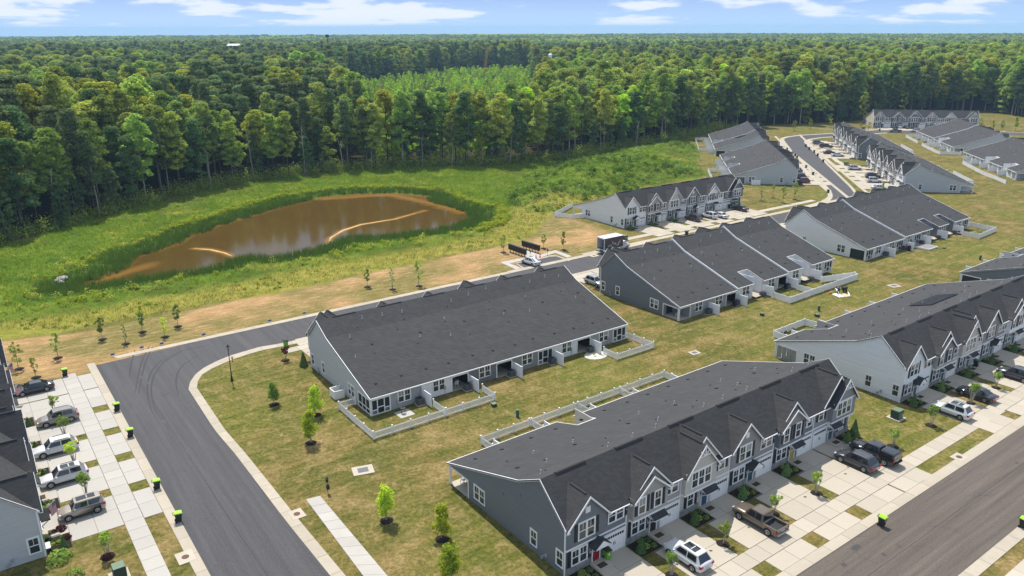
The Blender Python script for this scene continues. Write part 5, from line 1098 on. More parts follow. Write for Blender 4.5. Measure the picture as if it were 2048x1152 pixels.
def car_parts(kind, col, roofglass=False, rails=True, cap=False):
    Lc, w, H, zh, zd, xa, xb, xc, xd, wb, wr = CAR[kind]; h2 = Lc/2; zl = .27 if kind != 'pickup' else .42; out = {}
    P = paint(col); m = MB(); bed = kind == 'pickup'
    if not bed: st = [(-h2, w*.80, zl+.12, zd-.22), (-h2+.10, w*.93, zl+.03, zd-.02), (-h2+.45, w, zl, zd), (xd+.3, w, zl, zd), (xb, w, zl, (zh+zd)/2+.01), (xa, w, zl, zh), (h2-.75, w*.985, zl, zh-.06), (h2-.25, w*.93, zl+.02, zh-.16), (h2-.04, w*.80, zl+.08, zh-.30), (h2, w*.70, zl+.14, zh-.36)]
    else: st = [(xc-.22, w, zl, zd), (xb, w, zl, zd+.02), (xa, w, zl, zh), (h2-.7, w*.985, zl, zh-.03), (h2-.22, w*.94, zl+.02, zh-.12), (h2-.03, w*.82, zl+.05, zh-.26), (h2, w*.78, zl+.1, zh-.34)]
    loft(m, st); out['body'] = m.mesh('body', P, True)
    if bed:
        b = MB(); x0, x1 = -h2, xc-.22
        for s in (-1, 1): b.box(x0+.06, x1+.02, min(s*w, s*(w-.14)), max(s*w, s*(w-.14)), zl, zd)
        b.box(x0, x0+.09, -w*.97, w*.97, zl+.05, zd); out['bed_side'] = b.mesh('bed_side', P)
        b = MB(); b.box(x0+.09, x1+.04, -w+.13, w-.13, zl+.06, .74); out['bed_floor'] = b.mesh('bed_floor', PLAST)
        b = MB(); b.box(x0-.14, x0+.02, -w*.9, w*.9, .48, .66); out['bumper'] = b.mesh('bumper', RIM if not cap else PLAST)
        if cap: b = MB(); loft(b, [(x0+.02, w*.8, zd+.02, H-.16), (x0+.16, w*.88, zd+.0, H-.06), (x1, w*.88, zd, H-.04)]); out['bed_cap'] = b.mesh('bed_cap', P, False)
    wt, wr_ = w*.93, w*.70; z0 = zd-.06; z1 = H; m = MB()
    xs = [(xa, zh-.04, wt), (xb, z1-.03, wr_), (xb-.22, z1, wr_), ((xb+xc)/2, z1+.015, wr_*1.01), (xc+.15, z1-.01, wr_*.98), (xc, z1-.05, wr_*.95), (xd, z0, wt*.96)]
    top = [[(x, -y, z), (x, -y*.5, z+.02), (x, y*.5, z+.02), (x, y, z)] for x, z, y in xs]
    for a, b in zip(top, top[1:]):
        for k in range(3): m.face([a[k], b[k], b[k+1], a[k+1]])
    for s in (0, 3):
        sg = -1 if s == 0 else 1; base = [(x, sg*wt, z0) for x, z, y in xs]
        for k in range(len(xs)-1):
            q = [base[k], base[k+1], top[k+1][s], top[k][s]]; m.face(q if sg > 0 else q[::-1])
    out['cabin'] = m.mesh('cabin', P)
    def quad(p, inset, push, name):
        c = sum((Vector(q) for q in p), Vector())/len(p); n = (Vector(p[1])-Vector(p[0])).cross(Vector(p[2])-Vector(p[0])).normalized()
        if n.dot(c-Vector((0, 0, .8))) < 0: n = -n
        b = MB(); pp = [Vector(q)+(c-Vector(q))*inset+n*push for q in p]; b.face(pp); b.face([q-n*.02 for q in pp[::-1]]); return b.mesh(name, CGL)
    A, B, C_, D_ = xs[0], xs[1], xs[5], xs[6]
    out['windshield'] = quad([(A[0], -wt, A[1]), (A[0], wt, A[1]), (B[0], wr_, B[1]), (B[0], -wr_, B[1])], .07, .018, 'windshield')
    out['rear_window'] = quad([(D_[0], -wt*.96, D_[1]), (D_[0], wt*.96, D_[1]), (C_[0], wr_*.95, C_[1]), (C_[0], -wr_*.95, C_[1])], .12, .018, 'rear_window')
    for s in (-1, 1):
        def sp(x, z): t = (z-z0)/(z1-z0); return (x, s*(wt+(wr_-wt)*t), z)
        xm = (xb+xc)/2+.05; zt = z1-.11; zb = z0+.10
        fr = [sp(xa-.30, zb), sp(xm+.04, zb), sp(xm+.04, zt), sp(xb-.04, zt)]; re_ = [sp(xm-.05, zb), sp(xd+.42, zb), sp(xc+.05, zt), sp(xm-.05, zt)] if not bed else [sp(xm-.05, zb), sp(xc+.12, zb), sp(xc+.14, zt), sp(xm-.05, zt)]
        out['side_window', s, 0] = quad(fr, .02, .02, 'side_window'); out['side_window', s, 1] = quad(re_, .02, .02, 'side_window')
        b = MB(); b.box(xa-.38, xa-.22, min(s*(w+.02), s*(w+.2)), max(s*(w+.02), s*(w+.2)), zd-.02, zd+.14); out['mirror', s] = b.mesh('mirror', P)
        b = MB(); b.box(h2-.32, h2-.06, min(s*w*.55, s*w*.86), max(s*w*.55, s*w*.86), zh-.36, zh-.20); out['headlight', s] = b.mesh('headlight', HL)
        b = MB(); b.box(-h2-.012, -h2+.22, min(s*w*.62, s*w*.965), max(s*w*.62, s*w*.965), zd-.32, zd-.12) if not bed else b.box(-h2-.015, -h2+.12, min(s*w*.84, s*w*1.01), max(s*w*.84, s*w*1.01), zd-.36, zd-.04); out['taillight', s] = b.mesh('taillight', TLM)
        if rails and kind in ('suv', 'wagon', 'bigsuv', 'boxy'): b = MB(); b.bar((xb-.3, s*wr_*.93, H+.05), (xc+.2, s*wr_*.93, H+.05), .04, .04); out['roof_rail', s] = b.mesh('roof_rail', RIM if col != 'white' else PLAST)
        b = MB(); b.box(-wb/2+wr, wb/2-wr, min(s*w*.98, s*w*1.015), max(s*w*.98, s*w*1.015), zl-.03, zl+.12); out['sill', s] = b.mesh('sill', PLAST)
    b = MB(); b.box(h2-.06, h2+.012, -w*.5, w*.5, zl+.16, zh-.38); out['grille'] = b.mesh('grille', PLAST)
    b = MB(); b.box(-h2-.02, -h2+.02, -.26, .26, zl+.35, zl+.5); out['licence_plate'] = b.mesh('licence_plate', PLATE)
    if roofglass: b = MB(); b.box(xc+.45, xb-.2, -wr_*.66, wr_*.66, H+.018, H+.034); out['sunroof'] = b.mesh('sunroof', CGL)
    return out, (Lc, w, wb, wr, zl)
def wheel_mesh(r): m = MB(); m.cyl((0, 0, 0), r, r, -.11, .11, 18, ax='y'); return m.mesh('wheel', TYRE)
def rim_mesh(r):
    m = MB(); m.cyl((0, 0, 0), r*.66, r*.62, .105, .122, 14, ax='y'); 
    for k in range(5): a = 2*PI*k/5; m.bar((0, .125, 0), (math.cos(a)*r*.6, .125, math.sin(a)*r*.6), .07, .03)
    return m.mesh('rim', RIM)
def rimback(r): m = MB(); m.cyl((0, 0, 0), r*.5, r*.5, .121, .124, 12, ax='y'); return m.mesh('rim', PLAST)
def arch_mesh(r):
    m = MB(); n = 10
    for k in range(n):
        a0, a1 = PI*k/n*1.06-.09, PI*(k+1)/n*1.06-.09; q = lambda a, rr, y: (math.cos(a)*rr, y, math.sin(a)*rr)
        m.face([q(a0, r*1.0, 0), q(a0, r*1.20, 0), q(a1, r*1.20, 0), q(a1, r*1.0, 0)])
    m.face([(math.cos(PI*k/n)*r*1.02, -.004, math.sin(PI*k/n)*r*1.02) for k in range(n+1)]); return m.mesh('wheel_arch', PLAST)
def car(kind, col, label, loc, rz, cat='car', **k):
    parts, (Lc, w, wb, wr, zl) = cached(('car', kind, col, tuple(sorted(k.items()))), lambda: car_parts(kind, col, **k)); nm = {'pickup': 'pickup_truck'}.get(kind, 'parked_car')
    t = thing(nm, label, cat, (*loc, .05), rz, 'parked vehicles')
    for key, me in parts.items(): put(key if isinstance(key, str) else key[0], me, t)
    for sx in (-1, 1):
        for sy in (-1, 1):
            wh = put('wheel', cached(('wheel', wr), lambda: wheel_mesh(wr)), t, (sx*wb/2, sy*(w-.09), wr), 0 if sy > 0 else PI); put('rim', cached(('rim', wr), lambda: rim_mesh(wr)), wh); put('rim', cached(('rimb', wr), lambda: rimback(wr)), wh)
            put('wheel_arch', cached(('arch', wr), lambda: arch_mesh(wr)), t, (sx*wb/2, sy*(w*1.012+.006), wr), 0 if sy > 0 else PI)
    return t
def cl(row, px, py, flip=False, back=False):  # ground place from the photo, nose to the house
    x, y = G(px, py); return (x, y), FR[row][2]+PI/2+(PI if back else 0)
for kind, col, row, p, lab, kw in [
    ('suv', 'white', 'C', (1374, 1121), 'white car with dark sunroof on the lowest drive of the near row', dict(roofglass=True, rails=False)),
    ('pickup', 'bronze', 'C', (1517, 1049), 'bronze pickup with open empty bed on the near row drive', {}), ('wagon', 'darkgrey', 'C', (1712, 930), 'dark grey wagon with silver roof rails beside the black pickup', {}),
    ('pickup', 'black', 'C', (1747, 915), 'black pickup with covered bed parked beside the dark grey wagon', dict(cap=True)), ('suv', 'white', 'C2', (1903, 829), 'white car on the first drive of the solar-panel row', dict(roofglass=True)),
    ('sedan', 'black', 'C2', (1951, 795), 'black low car behind the white one at the solar-panel row', dict(roofglass=True)), ('suv', 'darkgrey', 'C2', (2030, 757), 'dark car at the right edge on the third drive of the solar-panel row', {}),
    ('sedan', 'navy', 'F', (69, 784), 'dark low car on the topmost drive at the left edge', {}), ('suv', 'warmgrey', 'F', (117, 845), 'grey-brown car with roof rails, second from the top at left', {}), ('suv', 'white', 'F', (113, 905), 'white car with plain roof, third from the top at left', {}),
    ('suv', 'white', 'F', (130, 962), 'white car with sunroof, fourth from the top at left', dict(roofglass=True)), ('boxy', 'sand', 'F', (165, 1027), 'boxy sand-coloured car beside the flag at lower left', dict(roofglass=True, rails=False)),
    ('suv', 'silver', 'B', (1190, 570), 'silver car on the drive between the two big dark roofs', {}), ('suv', 'darkgrey', 'E', (1386, 441), 'dark grey car left of the white ones before the row facing the camera', {}),
    ('suv', 'white', 'E', (1418, 436), 'taller white car before the row facing the camera', {}), ('sedan', 'white', 'E', (1439, 435), 'lower white car right of the taller white one', {}), ('sedan', 'black', 'E', (1479, 421), 'black car beside the maroon door of the row facing the camera', {}),
    ('suv', 'red', 'G1', (1604, 366), 'dark red car on the first drive left of the curving street', {}), ('suv', 'black', 'G1', (1597, 357), 'black car just behind the dark red one', {}), ('suv', 'greyblue', 'G1', (1590, 345), 'grey car half hidden behind the black one left of the curving street', {}),
    ('suv', 'white', 'H1', (1709, 340), 'white car parked alone beside the lawn right of the curving street', {}), ('suv', 'navy', 'H1', (1745, 356), 'dark blue car above two white ones right of the curving street', {}), ('suv', 'white', 'H1', (1748, 365), 'white car just below the dark blue one right of the street', {}),
    ('sedan', 'white', 'H1', (1758, 379), 'white low car nearest the dark roof edge right of the street', {}), ('suv', 'greyblue', 'H2', (1636, 289), 'topmost grey-blue car right of the street bend', {}), ('pickup', 'black', 'H2', (1652, 296), 'black pickup second from the top right of the bend', dict(cap=True)),
    ('sedan', 'black', 'H2', (1659, 308), 'black low car above the white one right of the bend', {}), ('sedan', 'white', 'H2', (1675, 313), 'white low car beside the grass end of the far drives', {}), ('suv', 'white', 'I', (1798, 256), 'white car on a drive of the farthest row', {}), ('sedan', 'darkgrey', 'I', (1812, 257), 'dark car beside the white one at the farthest row', {})]:
    loc, rz = cl(row, *p); car(kind, col, lab, loc, rz, 'pickup truck' if kind == 'pickup' else 'car', **kw)
car('hatch', 'white', 'white car with long glass roof parked by the mailboxes', G(1062, 529), R(36.5+93), roofglass=True)
car('pickup', 'greyblue', 'grey pickup parked along the far street before the farthest row', G(1790, 264.5), FR['I'][2]+PI, 'pickup truck'); car('suv', 'white', 'white car at the kerb right of the grey pickup on the far street', G(1830, 264), FR['I'][2]+PI)
# ------------------------------------------------------------------ box truck
def lettering(txt, size, M, parent, loc, rot, name='lettering', ext=.006):
    cu = bpy.data.curves.new(name, 'FONT'); cu.body = txt; cu.size = size; cu.extrude = ext; cu.align_x = 'CENTER'; cu.resolution_u = 2; o = bpy.data.objects.new(name, cu)
    dg = bpy.context.evaluated_depsgraph_get(); COL.objects.link(o); me = bpy.data.meshes.new_from_object(o.evaluated_get(bpy.context.evaluated_depsgraph_get())); COL.objects.unlink(o); bpy.data.objects.remove(o)
    me.materials.clear(); me.materials.append(M); q = put(name, me, parent, loc); q.rotation_euler = rot; return q
def truck():
    x, y = G(1222, 503); t = thing('box_truck', 'white box truck with dark printed sides and open back at the kerb', 'truck', (x, y, .03), R(36)); CW = mat('truck_white', (.62, .63, .64), .4, .05)
    GR = mat('truck_graphic', (.018, .018, .02), .4, .3, 1.2, col2=(.09, .085, .085)); GRW = mat('graphic_pale', (.36, .34, .33), .5, .5, 2); GRR = mat('graphic_red', (.22, .015, .02), .5)
    m = MB(); x0, x1, w, zb, zt = -3.1, 2.35, 1.2, 1.0, 3.5
    m.box(x0, x1, -w, -w+.05, zb, zt); m.box(x0, x1, w-.05, w, zb, zt); m.box(x1-.06, x1, -w+.05, w-.05, zb, zt); m.box(x0, x1, -w, w, zb-.12, zb); m.box(x0-.02, x1, -w-.02, w+.02, zt, zt+.07); m.box(x0-.04, x0+.08, -w, -w+.14, zb, zt); m.box(x0-.04, x0+.08, w-.14, w, zb, zt); m.box(x0-.04, x0+.06, -w+.14, w-.14, zt-.2, zt)
    put('cargo_box', m.mesh('cargo_box', CW), t)
    m = MB(); m.box(x0+.1, x1-.02, -w-.012, -w-.002, zb+.05, zt-.04); m.box(x0+.1, x1-.02, w+.002, w+.012, zb+.05, zt-.04); put('side_graphic', m.mesh('side_graphic', GR), t)
    m = MB(); rs = random.Random(4)
    for k in range(9): a = x0+1.0+k*.42; z = zb+.35+rs.random()*.7; m.box(a, a+.25, -w-.02, -w-.013, z, z+.35+rs.random()*.5)
    put('side_graphic', m.mesh('side_graphic', GRW), t)
    m = MB(); m.bar((-1.6, -w-.025, 2.75), (1.5, -w-.025, 3.15), .012, .10); m.bar((-1.5, -w-.025, 2.55), (1.0, -w-.025, 2.85), .012, .07); put('side_graphic', m.mesh('side_graphic', GRR), t)
    m = MB(); m.box(x0+.2, x1-.1, -w+.06, w-.06, zb, zb+.02); m.box(-.4, -.3, -w+.06, w-.06, zb, zt-.1); put('cargo_floor', m.mesh('cargo_floor', INTER), t)
    for q, (a, b, c, dd) in enumerate(((-1.6, -.9, .7, 1.1), (-1.2, .3, .6, 1.5), (-2.2, .5, .5, .7), (-1.9, -.2, .55, .9))): m = MB(); m.box(a, a+c, b, b+c, zb+.02, zb+.02+dd); put('cargo', m.mesh('cargo', mat('cargo_%d' % (q % 2), ((.3, .3, .31), (.24, .16, .1))[q % 2], .8)), t)
    m = MB(); loft(m, [(x1+.02, 1.02, .5, 2.1), (x1+1.0, 1.02, .5, 2.1), (x1+1.5, 1.0, .5, 1.45), (x1+2.2, .95, .5, 1.3), (x1+2.45, .85, .55, 1.05)]); put('cab', m.mesh('cab', CW, True), t)
    for s in (-1, 1): m = MB(); m.face([(x1+.3, s*1.035, 1.45), (x1+1.25, s*1.035, 1.45), (x1+.98, s*.97, 1.98), (x1+.3, s*.97, 1.98)][::s]); put('side_window', m.mesh('side_window', CGL), t)
    m = MB(); m.face([(x1+1.5, -.85, 1.5), (x1+1.5, .85, 1.5), (x1+1.06, .78, 2.1), (x1+1.06, -.78, 2.1)]); put('windshield', m.mesh('windshield', CGL), t)
    m = MB(); m.box(x0-.5, x0, -w+.1, w-.1, .55, .65); m.box(x0+.1, x1, -.45, .45, .6, .86); put('tail_ramp', m.mesh('tail_ramp', mat('truck_green', (.02, .07, .05), .6)), t)
    for a in (-1.8, x1+1.45):
        for s in (-1, 1): wh = put('wheel', cached(('wheel', .42), lambda: wheel_mesh(.42)), t, (a, s*.95, .42), 0 if s > 0 else PI); put('rim', cached(('rim', .42), lambda: rim_mesh(.42)), wh)
truck()
# ================================================================== BINS
LIME = mat('bin_lime', (.30, .62, .03), .45, .08); BINB = mat('bin_black', (.018, .019, .018), .5); BINL = mat('bin_lime_body', (.14, .36, .03), .45); BING = mat('bin_green_lid', (.03, .12, .05), .5)
def bin_(label, loc, rz, body=0):
    t = thing('wheelie_bin', label, 'bin', (*loc, .05), rz, 'wheeled bins'); bm_, lm_ = ((BINB, LIME), (BINL, BINB), (BINB, BING))[body]
    def b(): m = MB(); m.hexa([(-.22, -.25, .08), (.22, -.25, .08), (.22, .22, .08), (-.22, .22, .08), (-.30, -.34, 1.0), (.30, -.34, 1.0), (.30, .34, 1.0), (-.30, .34, 1.0)]); m.box(-.33, .33, -.37, .37, .94, 1.01); return m.mesh('body', bm_)
    def l(): m = MB(); m.hexa([(-.34, -.40, 1.0), (.34, -.40, 1.0), (.34, .38, 1.03), (-.34, .38, 1.03), (-.28, -.32, 1.09), (.28, -.32, 1.09), (.28, .32, 1.12), (-.28, .32, 1.12)]); return m.mesh('lid', lm_)
    def h(): m = MB(); m.bar((-.26, .45, .98), (.26, .45, .98), .045); m.bar((-.24, .34, .98), (-.24, .46, .98), .04); m.bar((.24, .34, .98), (.24, .46, .98), .04); return m.mesh('handle', BINB)
    def e(): m = MB(); m.box(-.07, .07, -.312, -.30, .55, .72); m.box(-.035, .035, -.33, -.31, .60, .78); return m.mesh('emblem', WHITE)
    put('body', cached(('binb', body), b), t); put('lid', cached(('binl', body), l), t); put('handle', cached('binh', h), t); put('emblem', cached('bine', e), t)
    def w(): m = MB(); m.cyl((0, 0, 0), .13, .13, -.04, .04, 10, ax='x'); return m.mesh('wheel', BINB)
    for s in (-1, 1): put('wheel', cached('binw', w), t, (s*.25, .24, .13))
for p, row, lab, bd in [((131, 752), 'F', 'lime-lidded bin on the walk beside the dirt strip, topmost at left', 0), ((235, 822), 'F', 'lime-lidded bin on the kerb, second from the top at left', 0), ((262, 874), 'F', 'lime-lidded bin on the left kerb beside the second grass patch', 0), ((315, 978), 'F', 'lime-lidded bin on the left kerb, fourth from the top', 0),
    ((358, 1044), 'F', 'lime-lidded bin on the left kerb, nearest the storm drain', 0), ((1763, 1052), 'C', 'lime-lidded bin standing alone at the near row kerb', 0), ((2045, 1056), 'C', 'lime-lidded bin across the road at the right edge', 0), ((1214, 1118), 'C', 'lime bin with black lid beside the red door', 1),
    ((572, 694), 'A', 'lime bin with dark lid at the corner kerb beside a sparse tree', 1), ((1951, 734), 'C2', 'dark bin with green lid beside a door of the solar-panel row', 2), ((1373, 471), 'E', 'black bin standing behind the dark roof below the drives', 2), ((1459, 417), 'E', 'dark bin by the garage beside the black car', 2), ((1491, 446), 'E', 'dark bin near the right roof end below the drives', 2),
    ((1574, 301), 'G1', 'topmost dark-lidded bin left of the curving street', 2), ((1585, 309), 'G1', 'green-lidded bin left of the street, third from the top', 2), ((1590, 313), 'G1', 'green-lidded bin left of the street beside the pair', 2), ((1594, 317), 'G1', 'green-lidded bin in the pair left of the street', 2), ((1612, 336), 'G1', 'green-lidded bin left of the street above the last', 0),
    ((1626, 350), 'G1', 'green-lidded bin left of the street near the red car', 0), ((1656, 386), 'G1', 'green-lidded bin at the left street corner', 0), ((1611, 294), 'H2', 'topmost bin right of the curving street', 2), ((1618, 300), 'H2', 'bin right of the street, second from the top', 2), ((1628, 306), 'H2', 'bin right of the street, third from the top', 2), ((1635, 313), 'H2', 'bin right of the street, fourth from the top', 2), ((1646, 325), 'H2', 'lowest bin right of the curving street', 2),
    ((1759, 262), 'I', 'dark bin at the kerb of the farthest row', 2)]:
    bin_(lab, G(*p), FR[row][2]+random.uniform(-.15, .15), bd)

# ================================================================== YOUNG TREES, SHRUBS
def small_crown(kind, seed, n, size, lf, h):
    rs = np.random.default_rng(seed); cs, ns = [], []; z0 = {'bright': .22, 'oval': .35, 'vase': .55, 'sparse': .3, 'wisp': .3}[kind]; r = h*{'bright': .35, 'oval': .19, 'vase': .36, 'sparse': .24, 'wisp': .17}[kind]; nl = {'bright': 30, 'oval': 20, 'vase': 16, 'sparse': 18, 'wisp': 14}[kind]
    for k in range(nl):
        t = rs.random(); z = h*(z0+(1-z0)*t)
        env = {'bright': r*(1.05-t*.75)*(.5+min(1, t*3)*.5), 'oval': r*math.sin(PI*(.12+.8*t)), 'vase': r*(.45+.7*t)*(1 if t < .8 else .7), 'sparse': r*math.sin(PI*(.15+.75*t)), 'wisp': r*(1-.5*t)}[kind]
        a = rs.random()*6.28; rr = env*math.sqrt(rs.random())*.8; lr = r*(.36 if kind in ('bright', 'oval') else .30)*(.5+.8*rs.random()); c = np.array([rr*math.cos(a), rr*math.sin(a), min(z, h-lr*.7)]); m = n//nl
        v = rs.normal(size=(m, 3)); v /= np.linalg.norm(v, axis=1, keepdims=True); cs.append(c+v*lr*(rs.random(m)**.5)[:, None]); ns.append(v+rs.normal(size=(m, 3))*.7+np.array([0, 0, .3]))
    return quads_mesh('crown', np.concatenate(cs), np.concatenate(ns), size, LF[lf], .8, rs)
def small_trunk(kind, h, seed):
    rs = random.Random(seed); m = MB(); k = {'bright': 3, 'oval': 1, 'vase': 5, 'sparse': 1, 'wisp': 2}[kind]
    for q in range(k): a = rs.uniform(0, 6.28); s = h*{'bright': .07, 'oval': 0, 'vase': .2, 'sparse': .02, 'wisp': .05}[kind]; m.tube([(.04*math.cos(a), .04*math.sin(a), -.1), (s*.4*math.cos(a), s*.4*math.sin(a), h*.35), (s*math.cos(a), s*math.sin(a), h*.78)], [.035+.006*h/k, .03, .012], 5)
    for q in range(5): a = rs.uniform(0, 6.28); z = h*rs.uniform(.4, .7); L_ = h*.14; m.tube([(0, 0, z), (math.cos(a)*L_, math.sin(a)*L_, z+L_*1.1)], [.018, .007], 4)
    return m.mesh('trunk', BARKG, True)
def ringmesh():
    m = MB(); rs = random.Random(3); n = 14; P = [(math.cos(6.283*k/n)*rs.uniform(.82, 1.0), math.sin(6.283*k/n)*rs.uniform(.82, 1.0)) for k in range(n)]
    for k in range(n):
        a, b = P[k], P[(k+1) % n]; m.face([(a[0], a[1], 0), (b[0], b[1], 0), (b[0]*.7, b[1]*.7, .09), (a[0]*.7, a[1]*.7, .09)]); m.face([(a[0]*.7, a[1]*.7, .09), (b[0]*.7, b[1]*.7, .09), (0, 0, .12)])
    return m.mesh('mulch_ring', MULCH)
def young(p, h, kind, lf, label, ring=.75, row=None):
    loc = G(*p) if row is None else row; sd_ = int(loc[0]*13+loc[1]*7) % 5
    t = thing('young_tree', label, 'tree', (*loc, 0), random.uniform(0, 6.28), 'young planted trees'); h0 = {'bright': 3.8, 'oval': 3.6, 'vase': 2.2, 'sparse': 3, 'wisp': 3.6}[kind]; n = {'bright': 2300, 'oval': 1200, 'vase': 640, 'sparse': 600, 'wisp': 340}[kind]
    sc = h/h0; put('crown', cached(('sc', kind, lf, sd_), lambda: small_crown(kind, sd_+50, n, .17 if kind in ('bright', 'oval') else .14, lf, h0)), t, sc=sc); put('trunk', cached(('st', kind, sd_), lambda: small_trunk(kind, h0, sd_)), t, sc=sc)
    if ring: put('mulch_ring', cached('ring', ringmesh), t, sc=(ring, ring, 1))
    return t
for p, h, k, lf, lab in [
    ((205, 679), 3.9, 'oval', 'olive', 'dark narrow young tree in the dirt strip, leftmost of three dark ones'), ((252, 688), 3.6, 'wisp', 'young', 'thin wispy young tree in the dirt strip between two dark ones'), ((285, 664), 3.8, 'oval', 'olive', 'dark narrow young tree in the middle of the dirt strip group'),
    ((330, 674), 3.2, 'sparse', 'bright', 'light green young tree between the two right dark ones in the dirt strip'), ((356, 653), 3.8, 'oval', 'olive', 'dark narrow young tree, rightmost of the group in the dirt strip'), ((116, 716), 4.0, 'sparse', 'green', 'green young tree on the rough lawn left of the dirt strip'),
    ((38, 738), 4.2, 'sparse', 'green', 'bushy green young tree at the left edge behind the flag'), ((72, 755), 3.0, 'sparse', 'green', 'small green tree just above the topmost parked car at left'), ((735, 574), 3.6, 'oval', 'olive', 'dark upright tree behind the plain dark roof, leftmost of three'),
    ((785, 579), 4.9, 'wisp', 'green', 'thin pale tree behind the plain dark roof, middle of three'), ((838, 572), 4.9, 'sparse', 'green', 'taller green tree behind the plain dark roof, rightmost of three'), ((548, 809), 3.2, 'bright', 'young', 'small round green tree on the corner lawn nearest the lamp post'),
    ((632, 830), 4.0, 'bright', 'bright', 'bright yellow-green tree close behind another by the grey end wall'), ((622, 886), 4.2, 'bright', 'lime', 'bright lime young tree in front of its twin on the corner lawn'), ((571, 721), 2.2, 'vase', 'plum', 'sparse brownish young tree beside the lime bin at the corner'),
    ((773, 1041), 3.9, 'bright', 'bright', 'bright green young tree on the lawn right of the short footpath'), ((884, 1078), 3.8, 'bright', 'lime', 'lime young tree left of the blue-grey end wall, upper of two'), ((900, 1170), 4.2, 'bright', 'lime', 'lime young tree at the bottom edge left of the blue-grey end wall'),
    ((1445, 1088), 2.4, 'vase', 'green', 'small tree on the grass strip beside the white car with sunroof'), ((1343, 1152), 2.3, 'vase', 'green', 'small tree at the bottom edge before the white car'), ((1632, 987), 2.5, 'vase', 'green', 'small green tree on the grass strip right of the bronze pickup'),
    ((1546, 1028), 2.3, 'vase', 'green', 'small green tree beside the roof of the bronze pickup'), ((1786, 893), 2.2, 'vase', 'olive', 'small dark tree in a mulch ring above the black pickup'), ((1862, 851), 2.6, 'vase', 'young', 'small yellow-green tree in a mulch ring before the white car of the right row'),
    ((1942, 807), 2.8, 'vase', 'young', 'small tree in front of the black low car at right'), ((1992, 776), 2.3, 'vase', 'young', 'small pale tree at the right edge between two dark cars'), ((110, 826), 2.4, 'vase', 'green', 'thin small tree before the grey-brown car at left'),
    ((130, 873), 2.6, 'vase', 'young', 'small bright tree between the grey-brown and white cars at left'), ((150, 928), 2.7, 'vase', 'bright', 'small yellow-green tree between the two white cars at left'), ((172, 992), 2.6, 'vase', 'young', 'small tree between the white and sand-coloured cars at left'),
    ((215, 1113), 2.6, 'vase', 'green', 'small tree with dark mulch mound on the lower left lawn'), ((1007, 505), 4.0, 'sparse', 'green', 'young green tree left of the black mailboxes'), ((1087, 497), 3.4, 'oval', 'green', 'young tree right behind the black mailboxes'),
    ((1127, 500), 4.2, 'oval', 'olive', 'dark round young tree right of the mailbox court'), ((1323, 456), 3.2, 'wisp', 'young', 'thin young tree on a strip before the row facing the camera'), ((1266, 458), 2.0, 'wisp', 'young', 'small yellow-green tree by the white end wall corner'),
    ((1443, 404), 2.2, 'vase', 'plum', 'brownish small tree by the garages near the maroon door'), ((1522, 402), 4.2, 'wisp', 'olive', 'leftmost thin tree on the lawn before the light grey end wall'), ((1546, 396), 5.0, 'wisp', 'olive', 'second thin tree on the lawn before the light grey end wall'),
    ((1566, 406), 4.6, 'sparse', 'young', 'third young tree on the lawn before the light grey end wall'), ((1589, 399), 4.8, 'sparse', 'young', 'rightmost young tree on the lawn before the light grey end wall'), ((1737, 262), 4.0, 'sparse', 'green', 'round young tree at the kerb left of the farthest drives'),
    ((1721, 258), 3.4, 'sparse', 'green', 'young tree beside the green box near the farthest row'), ((1660, 255), 5.0, 'sparse', 'green', 'young tree left of the farthest street before the woods'), ((1620, 258), 5.0, 'sparse', 'young', 'young tree in the grassy verge before the woods, left'),
    ((1588, 262), 5.2, 'sparse', 'young', 'young tree in the grassy verge near the roof with dark panels'), ((1960, 260), 5.5, 'oval', 'green', 'first round tree in the upper right lawn group'), ((1984, 262), 5.0, 'oval', 'green', 'second round tree in the upper right lawn group'),
    ((2003, 264), 5.2, 'oval', 'olive', 'third round tree in the upper right lawn group'), ((2030, 262), 6.5, 'oval', 'green', 'tallest tree at the right edge of the upper right lawn group'), ((1764, 385), 3.0, 'oval', 'olive', 'small tree behind the dark roof by the grey end wall')]:
    young(p, h, k, lf, lab)
def bush(label, loc, r, lf, name='shrub', cat='shrub', group='shrubs in planting beds', cone=0, n=260, z=0):
    def f():
        rs = np.random.default_rng(5); v = rs.normal(size=(n, 3)); v /= np.linalg.norm(v, axis=1, keepdims=True); v[:, 2] = np.abs(v[:, 2])
        if cone: t = rs.random(n)**1.2; a = rs.random(n)*6.28; rr = (1-t)**.8*.95; q = np.stack([rr*np.cos(a)*.34, rr*np.sin(a)*.34, t+.03], 1); nn = np.stack([np.cos(a), np.sin(a), np.full(n, .4)], 1)
        else: q = v*(.82+.25*rs.random(n))[:, None]*np.array([1, 1, .9]); nn = v+rs.normal(size=v.shape)*.3
        return quads_mesh('foliage', q, nn, .16 if cone else .30, LF[lf], .8, rs)
    t = thing(name, label, cat, (*loc, z), random.uniform(0, 6), group); s = cone or r; put('foliage', cached(('bush', lf, bool(cone)), f), t, sc=s)
    def st(): m = MB(); m.tube([(0, 0, -.05), (.02, 0, .25), (0, .02, .6)], [.05, .04, .02], 5); return m.mesh('stem', BARK)
    put('stem', cached('bst', st), t, sc=s*.9); return t
ORD = ['first', 'second', 'third', 'fourth', 'fifth', 'sixth']
RN = {'C': 'near row', 'C2': 'solar-panel row', 'F': 'lower left row', 'E': 'row facing the camera', 'H1': 'near curving-street row', 'I': 'farthest row'}
